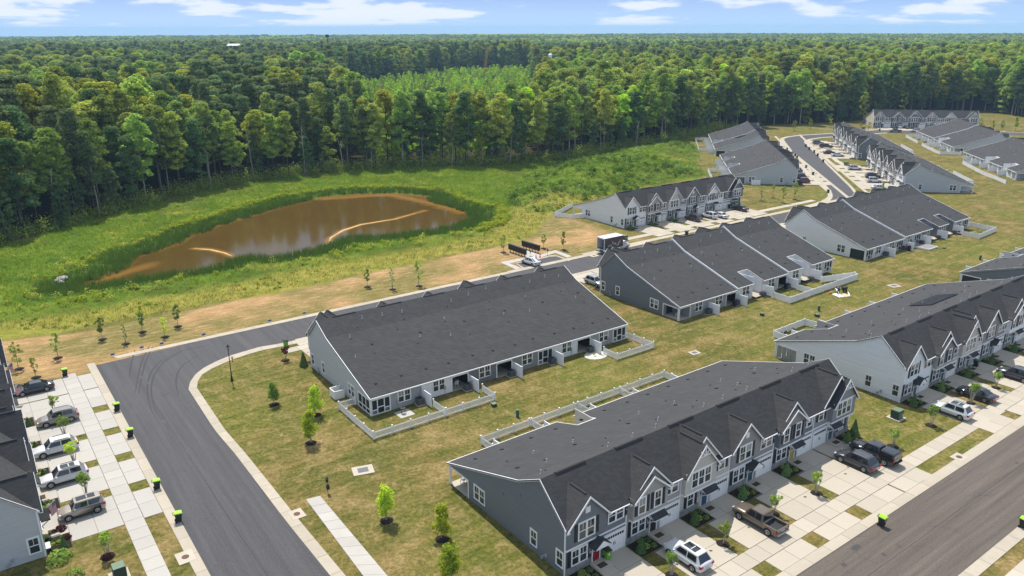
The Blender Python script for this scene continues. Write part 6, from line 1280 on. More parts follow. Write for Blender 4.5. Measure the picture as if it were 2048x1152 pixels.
for key in ('C', 'C2', 'F', 'E'):
    k = FR[key][3]/(6*UW)
    for i in range(6):
        if key == 'F' and i > 5: continue
        a0 = i*UW+.4 if i < 5 else 6*UW-2.6; where = f'the {ORD[i]} door of the {RN[key]}'
        bush(f'dark cone-shaped evergreen left of {where}' if key != 'F' else f'cone-shaped evergreen by {where}', LW(key, (a0+.15)*k, -1.55), 1, 'dark', 'evergreen', 'evergreen', 'cone evergreens by the doors', cone=(1.55 if key != 'F' else 1.1), n=420)
        for q, (da, db, r, lf) in enumerate(((1.0, -1.3, .42, 'green'), (1.75, -1.65, .34, 'young'), (1.15, -.55, .38, 'green'), (1.9, -.7, .36, 'dark'))):
            if key in ('E',) and q > 1: continue
            bush(f'small round shrub in the bed by {where}', LW(key, (a0+da)*k, db), r, lf, group=f'round shrubs by {where}', n=160)
bush('dark cone evergreen at the left corner of the grey end wall', G(608, 732), 1, 'dark', 'evergreen', 'evergreen', 'cone evergreens by the doors', cone=2.0, n=420)
bush('dark cone evergreen standing right of the last near-row house', G(1708, 866), 1, 'dark', 'evergreen', 'evergreen', 'cone evergreens by the doors', cone=1.7, n=420)
bush('large flowering shrub with yellow blooms at lower left', G(120, 1120), 1.1, 'young', n=900); bush('yellow-dotted shrub at the bottom left edge', G(150, 1152), .8, 'young', n=900)
bush('plum-red shrub beside the sand-coloured car', G(122, 1060), .55, 'plum'); bush('pinkish low shrub below the plum-red one', G(133, 1076), .45, 'plum'); bush('dark mulch-like low bush under the small lower left tree', G(216, 1116), .5, 'plum')
bush('low shrub on the lawn above the topmost car at left', G(16, 775), .5, 'green')
for p, l in (((1625, 783), 'garden shrub'),): pass
for (a, b), lf, l in (((8.2, 23.6), 'straw', 'tan garden plant'), ((9.6, 24.2), 'plum', 'reddish garden plant'), ((11.5, 24), 'green', 'green garden plant')): bush(l+' inside the white fence of the solar-panel row', LW('C2', a, b), .5, lf, group='garden plants in the fenced yard')
for a, b, lf, l in ((5.5, 22.8, 'straw', 'tan'), (3.5, 22.2, 'green', 'green'), (1.8, 23.2, 'olive', 'olive')): bush(f'{l} garden plant inside the fence at the right end of the one-step row', LW('B2', a, b), .55, lf, group='garden plants in the one-step row yard')
for k_, (a, b) in enumerate(((19, 22.2), (17.4, 23.2), (18, 21.6))): bush('low green plant in the fenced garden of the two-step row', LW('B', a, b), .35, 'green', group='garden plants in the two-step row yard', n=120)
# ================================================================== STREET FURNITURE
def lamp():
    x, y = G(464.1, 761.6); t = thing('street_lamp', 'black street lamp post on the corner lawn', 'lamp', (x, y, 0)); m = MB(); m.cyl((0, 0, 0), .20, .16, 0, .25, 12); m.cyl((0, 0, 0), .15, .10, .25, .75, 12); put('base', m.mesh('base', BLACK, False), t)
    m = MB(); m.cyl((0, 0, 0), .075, .05, .75, 4.55, 10); put('pole', m.mesh('pole', BLACK), t); m = MB(); m.cyl((0, 0, 0), .07, .16, 4.55, 4.7, 8); m.cyl((0, 0, 0), .24, .05, 5.12, 5.32, 8); m.cyl((0, 0, 0), .03, .01, 5.32, 5.5, 6); put('cap', m.mesh('cap', BLACK), t)
    m = MB(); m.cyl((0, 0, 0), .14, .20, 4.7, 5.12, 8); put('lantern', m.mesh('lantern', BLIND), t)
lamp()
def hydrant():
    x, y = G(465, 722); t = thing('fire_hydrant', 'yellow fire hydrant at the corner kerb', 'hydrant', (x, y, 0)); Y = mat('hydrant_yellow', (.6, .36, .03), .5); m = MB(); m.cyl((0, 0, 0), .17, .17, 0, .06, 10); m.cyl((0, 0, 0), .11, .10, .06, .6, 10); m.cyl((0, 0, 0), .12, .03, .6, .78, 10); put('barrel', m.mesh('barrel', Y), t)
    for k, (dx, dy) in enumerate(((.14, 0), (-.14, 0), (0, -.15))): m = MB(); m.cyl((dx*.9, dy*.9, .45), .06, .06, -.04, .04, 8, ax='x' if dx else 'y'); put('outlet', m.mesh('outlet', Y), t)
hydrant()
def mailboxes(pa, pb, label):
    a, b = G(*pa), G(*pb); L_ = math.dist(a, b); w = math.atan2(b[1]-a[1], b[0]-a[0]); t = thing('mailbox_bank', label, 'mailboxes', (*a, .03), w, 'black mailbox banks'); n = 6
    for k in range(n):
        def f(): m = MB(); ww = L_/n; m.box(.02, ww-.02, -.22, .22, .55, 1.7); m.box(.0, ww, -.25, .25, 1.7, 1.76); return m.mesh('cabinet', BLACK)
        o = put('cabinet', cached(('mbx', round(L_, 2)), f), t, (k*L_/n, 0, 0))
        def g():
            m = MB(); ww = L_/n
            for c in range(2):
                for r_ in range(4): m.box(.05+c*(ww-.1)/2+.015, .05+(c+1)*(ww-.1)/2-.015, -.235, -.22, .62+r_*.26, .62+(r_+1)*.26-.03)
            return m.mesh('mailbox_door', mat('mailbox_door', (.03, .03, .032), .35, metal=.3))
        put('mailbox_door', cached(('mbd', round(L_, 2)), g), o)
        def l(): m = MB(); m.box(L_/n/2-.05, L_/n/2+.05, -.05, .05, 0, .55); m.box(L_/n/2-.2, L_/n/2+.2, -.2, .2, -.02, .02); return m.mesh('leg', BLACK)
        put('leg', cached(('mbl', round(L_, 2)), l), t, (k*L_/n, 0, 0))
mailboxes((1018, 503), (1052, 515), 'left black mailbox bank seen from its plain back'); mailboxes((1044.5, 496.5), (1079, 507), 'right black mailbox bank with rows of small doors')
CONE = mat('cone_orange', (.75, .09, .03), .5)
for p, l in (((1072, 515.5), 'thin orange cone left of the other by the mailboxes'), ((1080, 514.5), 'wider orange cone at the parking court edge')):
    t = thing('traffic_cone', l, 'cone', (*G(*p), .04)); m = MB(); m.box(-.2, .2, -.2, .2, 0, .04); m.cyl((0, 0, 0), .15, .03, .04, .75, 10); put('body', m.mesh('body', CONE), t); m = MB(); m.cyl((0, 0, 0), .105, .08, .3, .45, 10); put('band', m.mesh('band', WHITE), t)
SIGNB = mat('sign_grey', (.12, .13, .16), .5)
for p, l in (((1060.5, 516), 'small parking sign on a post behind the white car'), ((1095, 512.5), 'small parking sign on a post right of the cones')):
    t = thing('parking_sign', l, 'sign', (*G(*p), 0), R(36)); m = MB(); m.box(-.02, .02, -.02, .02, 0, 1.75); put('post', m.mesh('post', BLACK), t); m = MB(); m.box(-.16, .16, -.035, -.02, 1.15, 1.7); put('sign_plate', m.mesh('sign_plate', SIGNB), t)
PAVB = mat('marking_white', (.6, .6, .6), .7)
GB = mat('utility_green', (.035, .06, .04), .6, .15, 3); GBL = mat('utility_green_top', (.12, .17, .11), .6, .1)
def cabinet(label, p, s=1.0, rz=0, name='transformer_box'):
    t = thing(name, label, 'utility box', (*G(*p), 0), rz, 'green utility boxes'); 
    def pd(): m = MB(); m.box(-.75, .75, -.75, .75, 0, .09); return m.mesh('pad', CONC)
    def bd(): m = MB(); m.box(-.5, .5, -.5, .42, .09, .95); m.hexa([(-.52, -.52, .95), (.52, -.52, .95), (.52, .44, .95), (-.52, .44, .95), (-.5, -.5, .97), (.5, -.5, .97), (.5, .42, 1.03), (-.5, .42, 1.03)]); return m.mesh('body', GB)
    def ld(): m = MB(); m.box(-.49, .49, -.49, .41, 1.03, 1.05); m.box(-.45, .45, -.53, -.505, .15, .9); return m.mesh('lid', GBL)
    put('pad', cached('tpad', pd), t, sc=s); put('body', cached('tbody', bd), t, sc=s); put('lid', cached('tlid', ld), t, sc=s)
    def hb(): m = MB(); m.box(.2, .34, -.56, -.53, .35, .6); return m.mesh('warning_label', WHITE)
    put('warning_label', cached('twl', hb), t, sc=s)
cabinet('large green box on a pad on the lawn between the two right rows', (1792, 836), 1.15, FR['C'][2]); cabinet('dark green box on the grass behind the box truck', (1249, 480), 1.1, R(36)); cabinet('pale green box cut by the bottom edge at left', (239, 1152), 1.1, FR['F'][2]); cabinet('dark green box on the grass beside the white car on the far street', (1692, 331), 1.2, 0); cabinet('green box at the kerb left of the farthest drives', (1727, 259), 1.2, 0)
def pedestal(label, p, h, r, M=None, box=False):
    t = thing('utility_pedestal', label, 'utility box', (*G(*p), 0), .5, 'small utility pedestals'); m = MB()
    if box: m.box(-r, r, -r, r, 0, h)
    else: m.cyl((0, 0, 0), r, r, 0, h, 10)
    put('body', m.mesh('body', M or GB), t); m = MB(); m.cyl((0, 0, 0), r*1.15, r*.9, h, h+.09, 10) if not box else m.box(-r*1.1, r*1.1, -r*1.1, r*1.1, h, h+.07); put('lid', m.mesh('lid', GBL), t)
TEAL = mat('pedestal_teal', (.02, .09, .09), .5)
pedestal('teal utility post behind the long fence of the near row', (1035, 834), .95, .2, TEAL); pedestal('low olive box at the picket fence corner', (988, 812), .35, .3, None, True); pedestal('teal post on the lawn below the fenced two-step row', (1637.5, 622), .9, .2, TEAL); pedestal('low dark box beside the teal post on the lawn', (1634, 633), .4, .3, None, True)
pedestal('small dark box on bare grass behind the two-step row', (1524, 631), .4, .25, None, True); pedestal('teal post on the lawn at the far right above the grey roof', (1960, 520), 1.0, .22, TEAL); pedestal('tiny dark post near the fence of the solar-panel row', (1888, 497), .25, .3, TEAL)
def drain(label, p, w, rz, grate=False):
    t = tag(put('storm_drain', None, None, (*G(*p), 0), rz), label, 'drain'); m = MB(); m.box(-w, w, -w*.8, w*.8, 0, .075); put('slab', m.mesh('slab', CONC), t)
    m = MB(); 
    if grate:
        m.box(-w*.5, w*.5, -w*.42, w*.42, .075, .085); put('grate', m.mesh('grate', mat('grate_steel', (.10, .11, .115), .6, .5, 6)), t)
    else: m.cyl((0, 0, 0), .34, .34, .075, .085, 14); put('manhole_cover', m.mesh('manhole_cover', mat('rusty_iron', (.12, .06, .04), .8, .2)), t)
drain('square concrete drain with grey grate on the lawn', (726, 941), 1.15, .35, True); drain('concrete drain slab with rusty cover by the footpath kerb', (594, 1029), .85, FR['F'][2]); drain('concrete drain slab with rusty cover at lower left', (371, 1115), .95, FR['F'][2]); drain('flat drain slab on the lawn between the right rows', (1389, 706), .8, .5, True)
drain('flat pale drain slab on the grass near the workers', (1788, 572), 1.1, .4, True); drain('concrete drain with rusty cover at the right road kerb', (1918, 915), .85, FR['C'][2]); drain('drain slab at the kerb behind the pointed dark roof', (1188, 512), .9, R(36))
for a, b in (((600, 1022), (612, 1042)),): m = MB(); 
def petstation():
    t = thing('pet_waste_station', 'black pet waste post with bin near the footpath end', 'bin', (*G(656, 985), 0), .4); m = MB(); m.box(-.03, .03, -.03, .03, 0, 1.9); put('post', m.mesh('post', BLACK), t); m = MB(); m.cyl((0, -.2, 0), .17, .19, .55, 1.05, 10); put('bin', m.mesh('bin', BINB), t); m = MB(); m.box(-.13, .13, -.12, -.03, 1.3, 1.62); put('bag_box', m.mesh('bag_box', BINB), t); m = MB(); m.box(-.15, .15, -.05, -.035, 1.64, 1.9); put('sign_plate', m.mesh('sign_plate', SIGNB), t)
petstation()
BLUE = mat('marker_blue', (.03, .10, .32), .5)
for q, p in enumerate([(226, 713), (284, 699), (324, 691), (408, 673), (540, 645), (609, 630)]):
    t = thing('lot_marker', f"small blue lot sign on the dirt beside the kerb, {['leftmost', 'second from left', 'third from left', 'fourth from left', 'second from right', 'rightmost'][q]}", 'sign', (*G(*p), 0), .7, 'blue lot signs'); m = MB(); m.box(-.28, .28, -.02, .02, .22, .5); put('board', m.mesh('board', BLUE), t); m = MB(); m.box(-.2, -.17, -.01, .01, 0, .22); put('stake', m.mesh('stake', WHITE), t); m = MB(); m.box(.17, .2, -.01, .01, 0, .22); put('stake', m.mesh('stake', WHITE), t)
# flags
FRED, FWHT, FBLU = mat('flag_red', (.42, .03, .045), .8), mat('flag_white', (.68, .66, .64), .8), mat('flag_blue', (.02, .03, .10), .8)
def flag(label, p, z, rz, tilt=55):
    t = thing('flag', label, 'flag', (*G(*p), 0), rz, 'striped flags'); t.location.z = 0; L_ = 1.7; c, s_ = math.cos(R(90-tilt)), math.sin(R(90-tilt)); m = MB(); m.bar((0, 0, z), (c*L_, 0, z+s_*L_), .035); put('pole', m.mesh('pole', WHITE), t)
    W_, H_, n = 1.3, .80, 13; cloth = {}
    for st in range(13):
        m = MB()
        for k in range(n):
            def q(u, v): x = c*(L_-v*H_*1.0); zz = z+s_*(L_-v*H_); dro = u*W_; return (x+.10*u+.04*math.sin(u*7+v*3), .09*math.sin(u*8+v*4)*u, zz-dro*.92)
            u0, u1 = k/n, (k+1)/n
            if st < 7 and u1 <= .42: continue
            m.face([q(u0, st/13), q(u1, st/13), q(u1, (st+1)/13), q(u0, (st+1)/13)])
        put('stripe', m.mesh('stripe', FRED if st % 2 == 0 else FWHT), t)
    m = MB()
    for k in range(5): u0, u1 = k*.42/5, (k+1)*.42/5; m.face([q(u0, 0), q(u1, 0), q(u1, 7/13), q(u0, 7/13)])
    ca = put('canton', m.mesh('canton', FBLU), t); m = MB()
    for a in range(5):
        for b in range(4):
            x_, y_, z_ = q(.04+a*.075, .07+b*.12); m.box(x_-.02, x_+.02, y_-.02, y_+.02, z_-.02, z_+.02)
    st_ = put('stars', m.mesh('stars', FWHT), ca); st_['kind'] = 'stuff'
fx = FR['F'][2]-PI/2
flag('striped flag on the house front above the sand-coloured car', (88, 1060), 1.9, fx); flag('striped flag over the topmost dark car at left', (22, 812), 1.9, fx); flag('striped flag at the left edge behind the rough lawn', (8, 768), 1.9, fx)
# storm: front patio things at lower left
t = thing('patio_bench', 'striped-cushion bench by the lower left house corner', 'bench', (*G(95, 1100), .05), fx); m = MB(); m.box(-.3, .3, -.55, .55, .35, .45); put('seat', m.mesh('seat', FWHT), t)
m = MB(); m.box(-.34, -.28, -.55, .55, .45, .9); put('backrest', m.mesh('backrest', FRED), t)
for a in (-.27, .27):
    for b in (-.5, .5): m = MB(); m.box(a-.03, a+.03, b-.03, b+.03, 0, .35); put('leg', m.mesh('leg', BLACK), t)
def pot(label, loc): t = thing('planter', label, 'planter', (*loc, .05)); m = MB(); m.cyl((0, 0, 0), .18, .28, 0, .45, 12); put('pot', m.mesh('pot', BLACK), t); put('plant', quads_mesh('plant', RNG.normal(size=(60, 3))*np.array([.13, .13, .08])+np.array([0, 0, .55]), RNG.normal(size=(60, 3))+np.array([0, 0, 1]), .16, LF['green']), t)
pot('black pot plant beside the bench at lower left', G(93, 1085))
# air conditioners behind the rows
def ac(label, key, a, b):
    t = thing('air_conditioner', label, 'air conditioner', (*LW(key, a, b), 0), FR[key][2], 'air conditioners behind the rows')
    def bm_(): m = MB(); m.box(-.42, .42, -.42, .42, .08, .92); return m.mesh('body', mat('ac_grey', (.06, .065, .065), .6))
    def gr():
        m = MB()
        for k in range(9): z = .14+k*.085; m.box(-.44, .44, -.44, -.42, z, z+.035); m.box(-.44, .44, .42, .44, z, z+.035); m.box(-.44, -.42, -.42, .42, z, z+.035); m.box(.42, .44, -.42, .42, z, z+.035)
        return m.mesh('grille', mat('ac_louvre', (.12, .125, .125), .5))
    def fn(): m = MB(); m.cyl((0, 0, 0), .33, .33, .92, .95, 14); return m.mesh('fan_guard', BLACK)
    def pd(): m = MB(); m.box(-.55, .55, -.55, .55, 0, .08); return m.mesh('pad', CONC)
    put('body', cached('acb', bm_), t); put('fan_guard', cached('acf', fn), t); put('pad', cached('acp', pd), t); g_ = put('grille', cached('acg', gr), t); g_['kind'] = 'stuff'
for key, who in (('A', 'plain-roofed row'), ('B', 'two-step row'), ('B2', 'one-step row')):
    for i in range(5): ac(f'grey air conditioner by the {ORD[4-i]} privacy panel from the left behind the {who}', key, (i+1)*UW*FR[key][3]/(6*UW)+.75, 19.75)
for key, who in (('J1', 'upper right corner row'), ('J2', 'stepped right-edge row')):
    for i in (1, 2, 3, 4): ac(f'air conditioner by the {ORD[4-i]} panel behind the {who}', key, (i+1)*UW*FR[key][3]/(6*UW)+.75, 19.75)
def grill(label, loc, rz, M=None):
    t = thing('barbecue_grill', label, 'grill', (*loc, .03), rz); m = MB(); m.box(-.6, .6, -.28, .28, .55, .85); m.box(-.4, .4, -.26, .26, .05, .55); put('body', m.mesh('body', M or BLACK), t); m = MB(); m.cyl((0, 0, .85), .3, .3, -.4, .4, 12, ax='x'); put('lid', m.mesh('lid', M or BLACK), t); m = MB(); m.bar((-.3, -.36, .9), (.3, -.36, .9), .03); put('handle', m.mesh('handle', RIM), t)
grill('black covered grill by the privacy panel of the two-step row', LW('B', 30.9, 19.9), FR['B'][2]); grill('large black covered grill in the fenced two-step yard', LW('B', 15.8, 19.8), FR['B'][2]); grill('dark covered grill on the patio with the red parasol', LW('B2', 30.4, 20.6), FR['B2'][2]); grill('dark grill in the garden at the right end of the one-step row', LW('B2', 7.0, 20.5), FR['B2'][2])
def chair(label, loc, rz, M=None, z=.06):
    t = thing('patio_chair', label, 'chair', (*loc, z), rz); M = M or WHITE; m = MB(); m.box(-.28, .28, -.25, .25, .38, .44); put('seat', m.mesh('seat', M), t)
    for k in range(4): m = MB(); x = -.25+k*.16; m.hexa([(x, .23, .44), (x+.1, .23, .44), (x+.1, .26, .44), (x, .26, .44), (x, .36, 1.0), (x+.1, .36, 1.0), (x+.1, .39, 1.0), (x, .39, 1.0)]); put('back_slat', m.mesh('back_slat', M), t)
    for a in (-.26, .26):
        for b in (-.22, .22): m = MB(); m.bar((a, b, 0), (a*.95, b*.95, .4), .05); put('leg', m.mesh('leg', M), t)
        m = MB(); m.box(a-.04, a+.04, -.27, .3, .6, .64); put('armrest', m.mesh('armrest', M), t)
chair('white rocking chair on the open corner porch of the slate-blue end', LW('B', 43.2, 17.4), FR['B'][2]+.6); chair('white chair on the open corner porch of the blue-grey end wall', LW('C', 1.2, 18.2), FR['C'][2]+PI+.4); chair('white chair on the porch left of the leaning round frame', LW('A', 30.8, 18), FR['A'][2]); chair('white chair on the porch of the two-step row behind the grill', LW('B', 31, 17.6), FR['B'][2]); chair('dark chair beside the white rocker on the corner porch', LW('B', 42.4, 16.9), FR['B'][2], BLACK)
# patio slab with tripod fire bowl, left yard
m = MB(); m.box(-1, 1, -.95, .95, 0, .05); struct('patio_slab', m.mesh('patio_slab', CONC2), loc=(*LW('A', 40.3, 20.9), 0), rz=FR['A'][2])
t = thing('tripod_grill', 'dark tripod grill on the small patio slab', 'grill', (*LW('A', 40.4, 20.7), .05)); 
for k in range(3): m = MB(); a = 2.1*k; m.bar((.4*math.cos(a), .4*math.sin(a), 0), (0, 0, .95), .04); put('leg', m.mesh('leg', BLACK), t)
m = MB(); m.cyl((0, 0, 0), .18, .32, .55, .72, 12); put('bowl', m.mesh('bowl', mat('rust_bowl', (.06, .04, .03), .6)), t)
t = thing('round_frame', 'dark round metal frame leaning by the porch panel', 'frame', (*LW('A', 29.7, 20), .0), FR['A'][2]); m = MB(); m.tube([(.62*math.cos(k*PI/8), .1, .68+.62*math.sin(k*PI/8)) for k in range(17)], .035, 5); put('ring', m.mesh('ring', BLACK), t); m = MB(); m.bar((-.6, .1, .68), (.6, .1, .68), .03); m.bar((0, .1, .06), (0, .1, 1.3), .03); put('spokes', m.mesh('spokes', BLACK), t)
# white pebble bed by the right yard
P_ = [LW('A', 8.2+1.9*math.cos(k*PI/7), 21.2+1.5*math.sin(k*PI/7)) for k in range(14)]; flat_poly('pebble_bed', P_, .03, mat('white_pebbles', (.5, .48, .44), .9, .4, 12))
for k in range(7): bush('small plant in the white pebble bed', LW('A', 7.2+.35*k, 21.0+.5*math.sin(k*2)), .17, 'green', group='plants in the pebble bed', n=60)
# deck, parasol
m = MB(); m.box(-1.9, 1.9, -1.9, 1.9, 0, .32); t = tag(put('deck_step', None, None, (*LW('B2', 25.2, 21.3), 0), FR['B2'][2]), 'low white-edged deck step between privacy panels of the one-step row', 'deck'); put('platform', m.mesh('platform', mat('deck_grey', (.22, .21, .2), .8)), t); m = MB(); m.box(-1.95, 1.95, 1.9, 2.0, .05, .36); m.box(-1.95, 1.95, -2.0, -1.9, .05, .36); m.box(-2.0, -1.9, -1.9, 1.9, .05, .36); m.box(1.9, 2.0, -1.9, 1.9, .05, .36); put('edging', m.mesh('edging', VINYL), t)
t = thing('closed_parasol', 'closed dark red parasol on a patio of the one-step row', 'parasol', (*LW('B2', 32.6, 21), 0)); m = MB(); m.cyl((0, 0, 0), .03, .03, 0, 1.2, 8); put('pole', m.mesh('pole', BLACK), t); m = MB(); m.cyl((0, 0, 0), .2, .04, 1.0, 2.2, 10); put('canopy', m.mesh('canopy', mat('parasol_red', (.20, .015, .03), .8)), t)
# solar panels
SOL = mat('solar_glass', (.012, .012, .018), .12, .2, spec=.7)
def solar(key, a0, b0, n, m_, who, skew=0):
    t = thing('solar_array', who, 'solar panels', (*FR[key][:2], 0), FR[key][2]); k = FR[key][3]/(6*UW)
    for i in range(n):
        for j in range(m_):
            a, b = (a0+i*1.08)*k, b0+j*1.72+skew*i; z0, z1 = roofz(b)+.10, roofz(b+1.66)+.10; m = MB(); m.hexa([(a, b, z0), (a+1.02, b, z0), (a+1.02, b+1.66, z1), (a, b+1.66, z1), (a, b, z0+.05), (a+1.02, b, z0+.05), (a+1.02, b+1.66, z1+.05), (a, b+1.66, z1+.05)]); put('solar_panel', m.mesh('solar_panel', SOL), t)
solar('C2', 23.5, 8.4, 8, 2, 'dark solar panel array on the back roof of the right row'); solar('G2', 12, 7.2, 9, 2, 'dark solar panels on the roof nearest the forest', .35)
# workers' spot: cutting boards, saw stand, person
def person():
    x, y = G(1677, 587.5); t = thing('person', 'person in blue clothes bending over white boards on the lawn', 'person', (x, y, 0), R(200))
    J = [(0, 0, .92), (.0, 0, 1.0), (.17, 0, 1.2), (.38, 0, 1.32), (.50, 0, 1.36), (.62, 0, 1.38), (.0, .13, .88), (.10, .15, .5), (-.05, .16, .08), (.14, .16, .05), (0, -.13, .88), (.12, -.15, .5), (.0, -.16, .08), (.19, -.16, .05), (.36, .21, 1.26), (.46, .25, 1.0), (.60, .18, .78), (.36, -.21, 1.26), (.48, -.25, 1.0), (.62, -.16, .8)]
    Rr = [.16, .15, .16, .15, .065, .10, .11, .075, .05, .045, .11, .075, .05, .045, .065, .048, .04, .065, .048, .04]; Ed = [(0, 1), (1, 2), (2, 3), (3, 4), (4, 5), (0, 6), (6, 7), (7, 8), (8, 9), (0, 10), (10, 11), (11, 12), (12, 13), (3, 14), (14, 15), (15, 16), (3, 17), (17, 18), (18, 19)]
    def skin(nm, idx, grow, M):
        idx = list(idx); mp = {a: b for b, a in enumerate(idx)}; me = bpy.data.meshes.new(nm); me.from_pydata([J[i] for i in idx], [(mp[a], mp[b]) for a, b in Ed if a in mp and b in mp], []); me.materials.append(M); o = put(nm, me, t); md = o.modifiers.new('skin', 'SKIN')
        for k, i in enumerate(idx): me.skin_vertices[0].data[k].radius = (Rr[i]+grow, Rr[i]+grow); me.skin_vertices[0].data[k].use_root = (k == 0)
        o.modifiers.new('sub', 'SUBSURF').render_levels = 1; return o
    SK = mat('skin', (.42, .24, .16), .6); body = skin('body', range(20), 0, SK)
    skin('jeans', [0, 6, 7, 8, 10, 11, 12], .018, mat('denim', (.03, .05, .10), .9)); skin('shirt', [1, 2, 3, 14, 15, 17, 18], .02, mat('blue_shirt', (.02, .07, .28), .9))
    m = MB(); m.cyl((.68, 0, 1.40), .125, .09, .0, .11, 10); m.box(.70, .86, -.09, .09, 1.40, 1.42); put('cap', m.mesh('cap', BLACK), t)
    for s in (-1, 1):
        hd = (.63, s*.17, .77)
        for f in range(4): m = MB(); m.tube([hd, (hd[0]+.05, hd[1]+(f-1.5)*.022, hd[2]-.04), (hd[0]+.06, hd[1]+(f-1.5)*.024, hd[2]-.085-.008*(f % 2))], [.012, .011, .008], 5); put('finger', m.mesh('finger', SK), t)
        m = MB(); m.tube([hd, (hd[0]+.03, hd[1]-s*.05, hd[2]-.03), (hd[0]+.05, hd[1]-s*.06, hd[2]-.06)], [.013, .012, .009], 5); put('thumb', m.mesh('thumb', SK), t)
        m = MB(); m.box(-.08 if s > 0 else -.03, .2 if s > 0 else .25, s*.16-.05, s*.16+.05, 0, .09); put('shoe', m.mesh('shoe', BLACK), t)
person()
def board(label, pa, pb, w, z, M=VINYL): a, b = G(*pa), G(*pb); m = MB(); L_ = math.dist(a, b); m.box(0, L_, -w/2, w/2, z, z+.06); t = tag(put('board', m.mesh('board', M), None, (*a, 0), math.atan2(b[1]-a[1], b[0]-a[0])), label, 'board')
board('long white board leaning across the sheets on the lawn', (1671, 578), (1683, 596), .22, .14); board('white sheet lying at the person\'s feet', (1668, 588), (1684, 595), 1.0, .02); board('pale plywood sheet right of the person', (1684, 592), (1696, 590), 1.6, .02, mat('plywood', (.50, .40, .27), .8)); board('short white board standing apart at the right of the plywood', (1695.5, 584.5), (1698.5, 592), .2, .1)
t = thing('power_saw', 'orange power tool on the grass left of the white boards', 'tool', (*G(1661, 587.5), 0)); m = MB(); m.box(-.3, .3, -.2, .2, 0, .25); put('body', m.mesh('body', mat('tool_orange', (.7, .12, .02), .5)), t); m = MB(); m.cyl((.1, 0, .35), .2, .2, -.03, .03, 12, ax='y'); put('blade', m.mesh('blade', RIM), t)
t = thing('work_cart', 'dark tipped cart beside the bending person', 'cart', (*G(1688, 583.5), 0), .5); m = MB(); m.hexa([(-.35, -.3, .3), (.3, -.3, .3), (.3, .3, .3), (-.35, .3, .3), (-.5, -.4, .95), (.5, -.4, .95), (.5, .4, .95), (-.5, .4, .95)]); put('tub', m.mesh('tub', BINB), t)
for s in (-1, 1): m = MB(); m.cyl((.2, s*.32, .2), .2, .2, -.04, .04, 12, ax='y'); put('wheel', m.mesh('wheel', TYRE), t)
# rocks at the pond inlet
rk = mat('pale_rock', (.36, .34, .32), .9, .25, 2)
for k, (p, r) in enumerate([((121, 560), .8), ((128, 557), .6), ((115, 563), .55), ((122, 566), .5)]):
    bm = bmesh.new(); bmesh.ops.create_icosphere(bm, subdivisions=2, radius=r)
    for v in bm.verts: v.co = Vector((v.co.x*1.3, v.co.y, v.co.z*.7))*(1+random.uniform(-.18, .18))
    me = bpy.data.meshes.new('rock'); bm.to_mesh(me); bm.free(); me.materials.append(rk); tag(put('rock', me, None, (*G(*p), .15)), ['largest pale rock', 'upper right pale rock', 'leftmost pale rock', 'lowest pale rock'][k]+' of the pile left of the pond', 'rock', 'rocks by the pond inlet')
# ================================================================== FAR THINGS
def at_dist(px, d): r_ = ray(px, 70); return (r_[0]/r_[1]*d, d)
def mast():
    x, y = at_dist(654, 900); t = thing('radio_mast', 'dark radio mast rising above the far woods', 'mast', (x, y, 0)); m = MB(); m.cyl((0, 0, 0), .7, .45, 0, 40, 8); put('pole', m.mesh('pole', BARK), t)
    for k in range(6): a = k*PI/3; m = MB(); m.box(math.cos(a)*1.6-.3, math.cos(a)*1.6+.3, math.sin(a)*1.6-.3, math.sin(a)*1.6+.3, 37, 39.8); m.bar((0, 0, 38), (math.cos(a)*1.6, math.sin(a)*1.6, 38), .25); put('antenna', m.mesh('antenna', BLACK), t)
mast()
YEL = mat('crane_yellow', (.50, .26, .04), .6)
def crane(px, d, h, lean, label):
    x, y = at_dist(px, d); t = thing('crane', label, 'crane', (x, y, 0)); m = MB(); w = 1.1
    for s in (-1, 1):
        for s2 in (-1, 1): m.bar((s*w, s2*w, 8), (s*w*.3+lean, s2*w*.3, h), .35)
    for k in range(12):
        t0, t1 = k/12, (k+1)/12; q = lambda tt, s: (s*w*(1-.7*tt)+lean*tt, -w*(1-.7*tt), 8+(h-8)*tt); m.bar(q(t0, -1), q(t1, 1), .25); m.bar(q(t0, 1), q(t1, -1), .25)
    put('boom', m.mesh('boom', YEL), t); m = MB(); m.box(-2.5, 2.5, -2, 2, 0, 8); put('machine', m.mesh('machine', YEL), t)
crane(769, 880, 34, -3, 'left yellow crane boom above the far woods'); crane(968, 800, 29.5, 4, 'right yellow crane boom leaning the other way above the far woods')
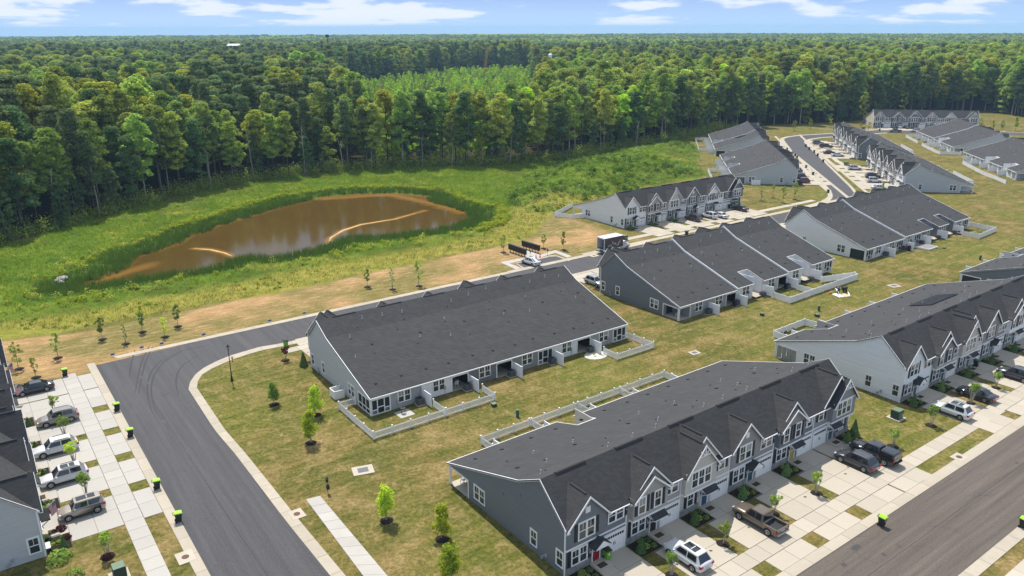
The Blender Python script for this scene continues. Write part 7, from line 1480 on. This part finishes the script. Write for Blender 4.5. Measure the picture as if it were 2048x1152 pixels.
def hall(px, d, w, dp, h, label, M, z0=0, cupola=False, roofM=None):
    x, y = at_dist(px, d); t = thing('distant_building', label, 'building', (x, y, z0)); m = MB(); m.box(-w/2, w/2, -dp/2, dp/2, 0, h); put('wall', m.mesh('wall', M), t)
    m = MB(); rh = w*.16 if cupola else 1.5; m.hexa([(-w/2-1, -dp/2-1, h), (w/2+1, -dp/2-1, h), (w/2+1, dp/2+1, h), (-w/2-1, dp/2+1, h), (-.3 if cupola else -w/2, -dp*.1, h+rh), (.3 if cupola else w/2, -dp*.1, h+rh), (.3 if cupola else w/2, dp*.1, h+rh), (-.3 if cupola else -w/2, dp*.1, h+rh)]); put('roof', m.mesh('roof', roofM or M), t)
    if cupola: m = MB(); m.box(-1.1, 1.1, -1, 1, h+rh-1, h+rh+2.2); m.hexa([(-1.4, -1.4, h+rh+2.2), (1.4, -1.4, h+rh+2.2), (1.4, 1.4, h+rh+2.2), (-1.4, 1.4, h+rh+2.2), (-.1, -.1, h+rh+3.6), (.1, -.1, h+rh+3.6), (.1, .1, h+rh+3.6), (-.1, .1, h+rh+3.6)]); put('cupola', m.mesh('cupola', M), t)
    for k in range(5): m = MB(); a = -w/2+w*(k+.7)/5.6; m.box(a, a+w*.06, -dp/2-.1, -dp/2, h*.35, h*.75); put('window', m.mesh('window', GLASS), t)
hall(467, 900, 18, 10, 29, 'white flat warehouse among the far woods at left', WHITE); hall(446, 890, 6, 6, 25.5, 'small pale building left of the white warehouse', mat('pale_red', (.5, .34, .3), .7)); hall(1101, 560, 9.5, 6, 25, 'white house with cupola among the trees', WHITE, cupola=True, roofM=mat('grey_metal', (.38, .39, .4), .5)); hall(1218, 520, 9, 6, 24.5, 'white roof half hidden in the trees right of the cupola house', WHITE)
# ------------------------------------------------------------------ air
def haze():
    M = bpy.data.materials.new('haze'); M.use_nodes = True; N = M.node_tree.nodes; N.clear(); out = N.new('ShaderNodeOutputMaterial'); v = N.new('ShaderNodeVolumePrincipled')
    v.inputs['Color'].default_value = (.46, .70, 1, 1); v.inputs['Density'].default_value = 1.15e-4; M.node_tree.links.new(v.outputs[0], out.inputs['Volume'])
    m = MB(); m.box(-7500, 7500, -1000, 9800, -72, 60); o = put('haze', m.mesh('haze', M)); o['kind'] = 'stuff'
haze()
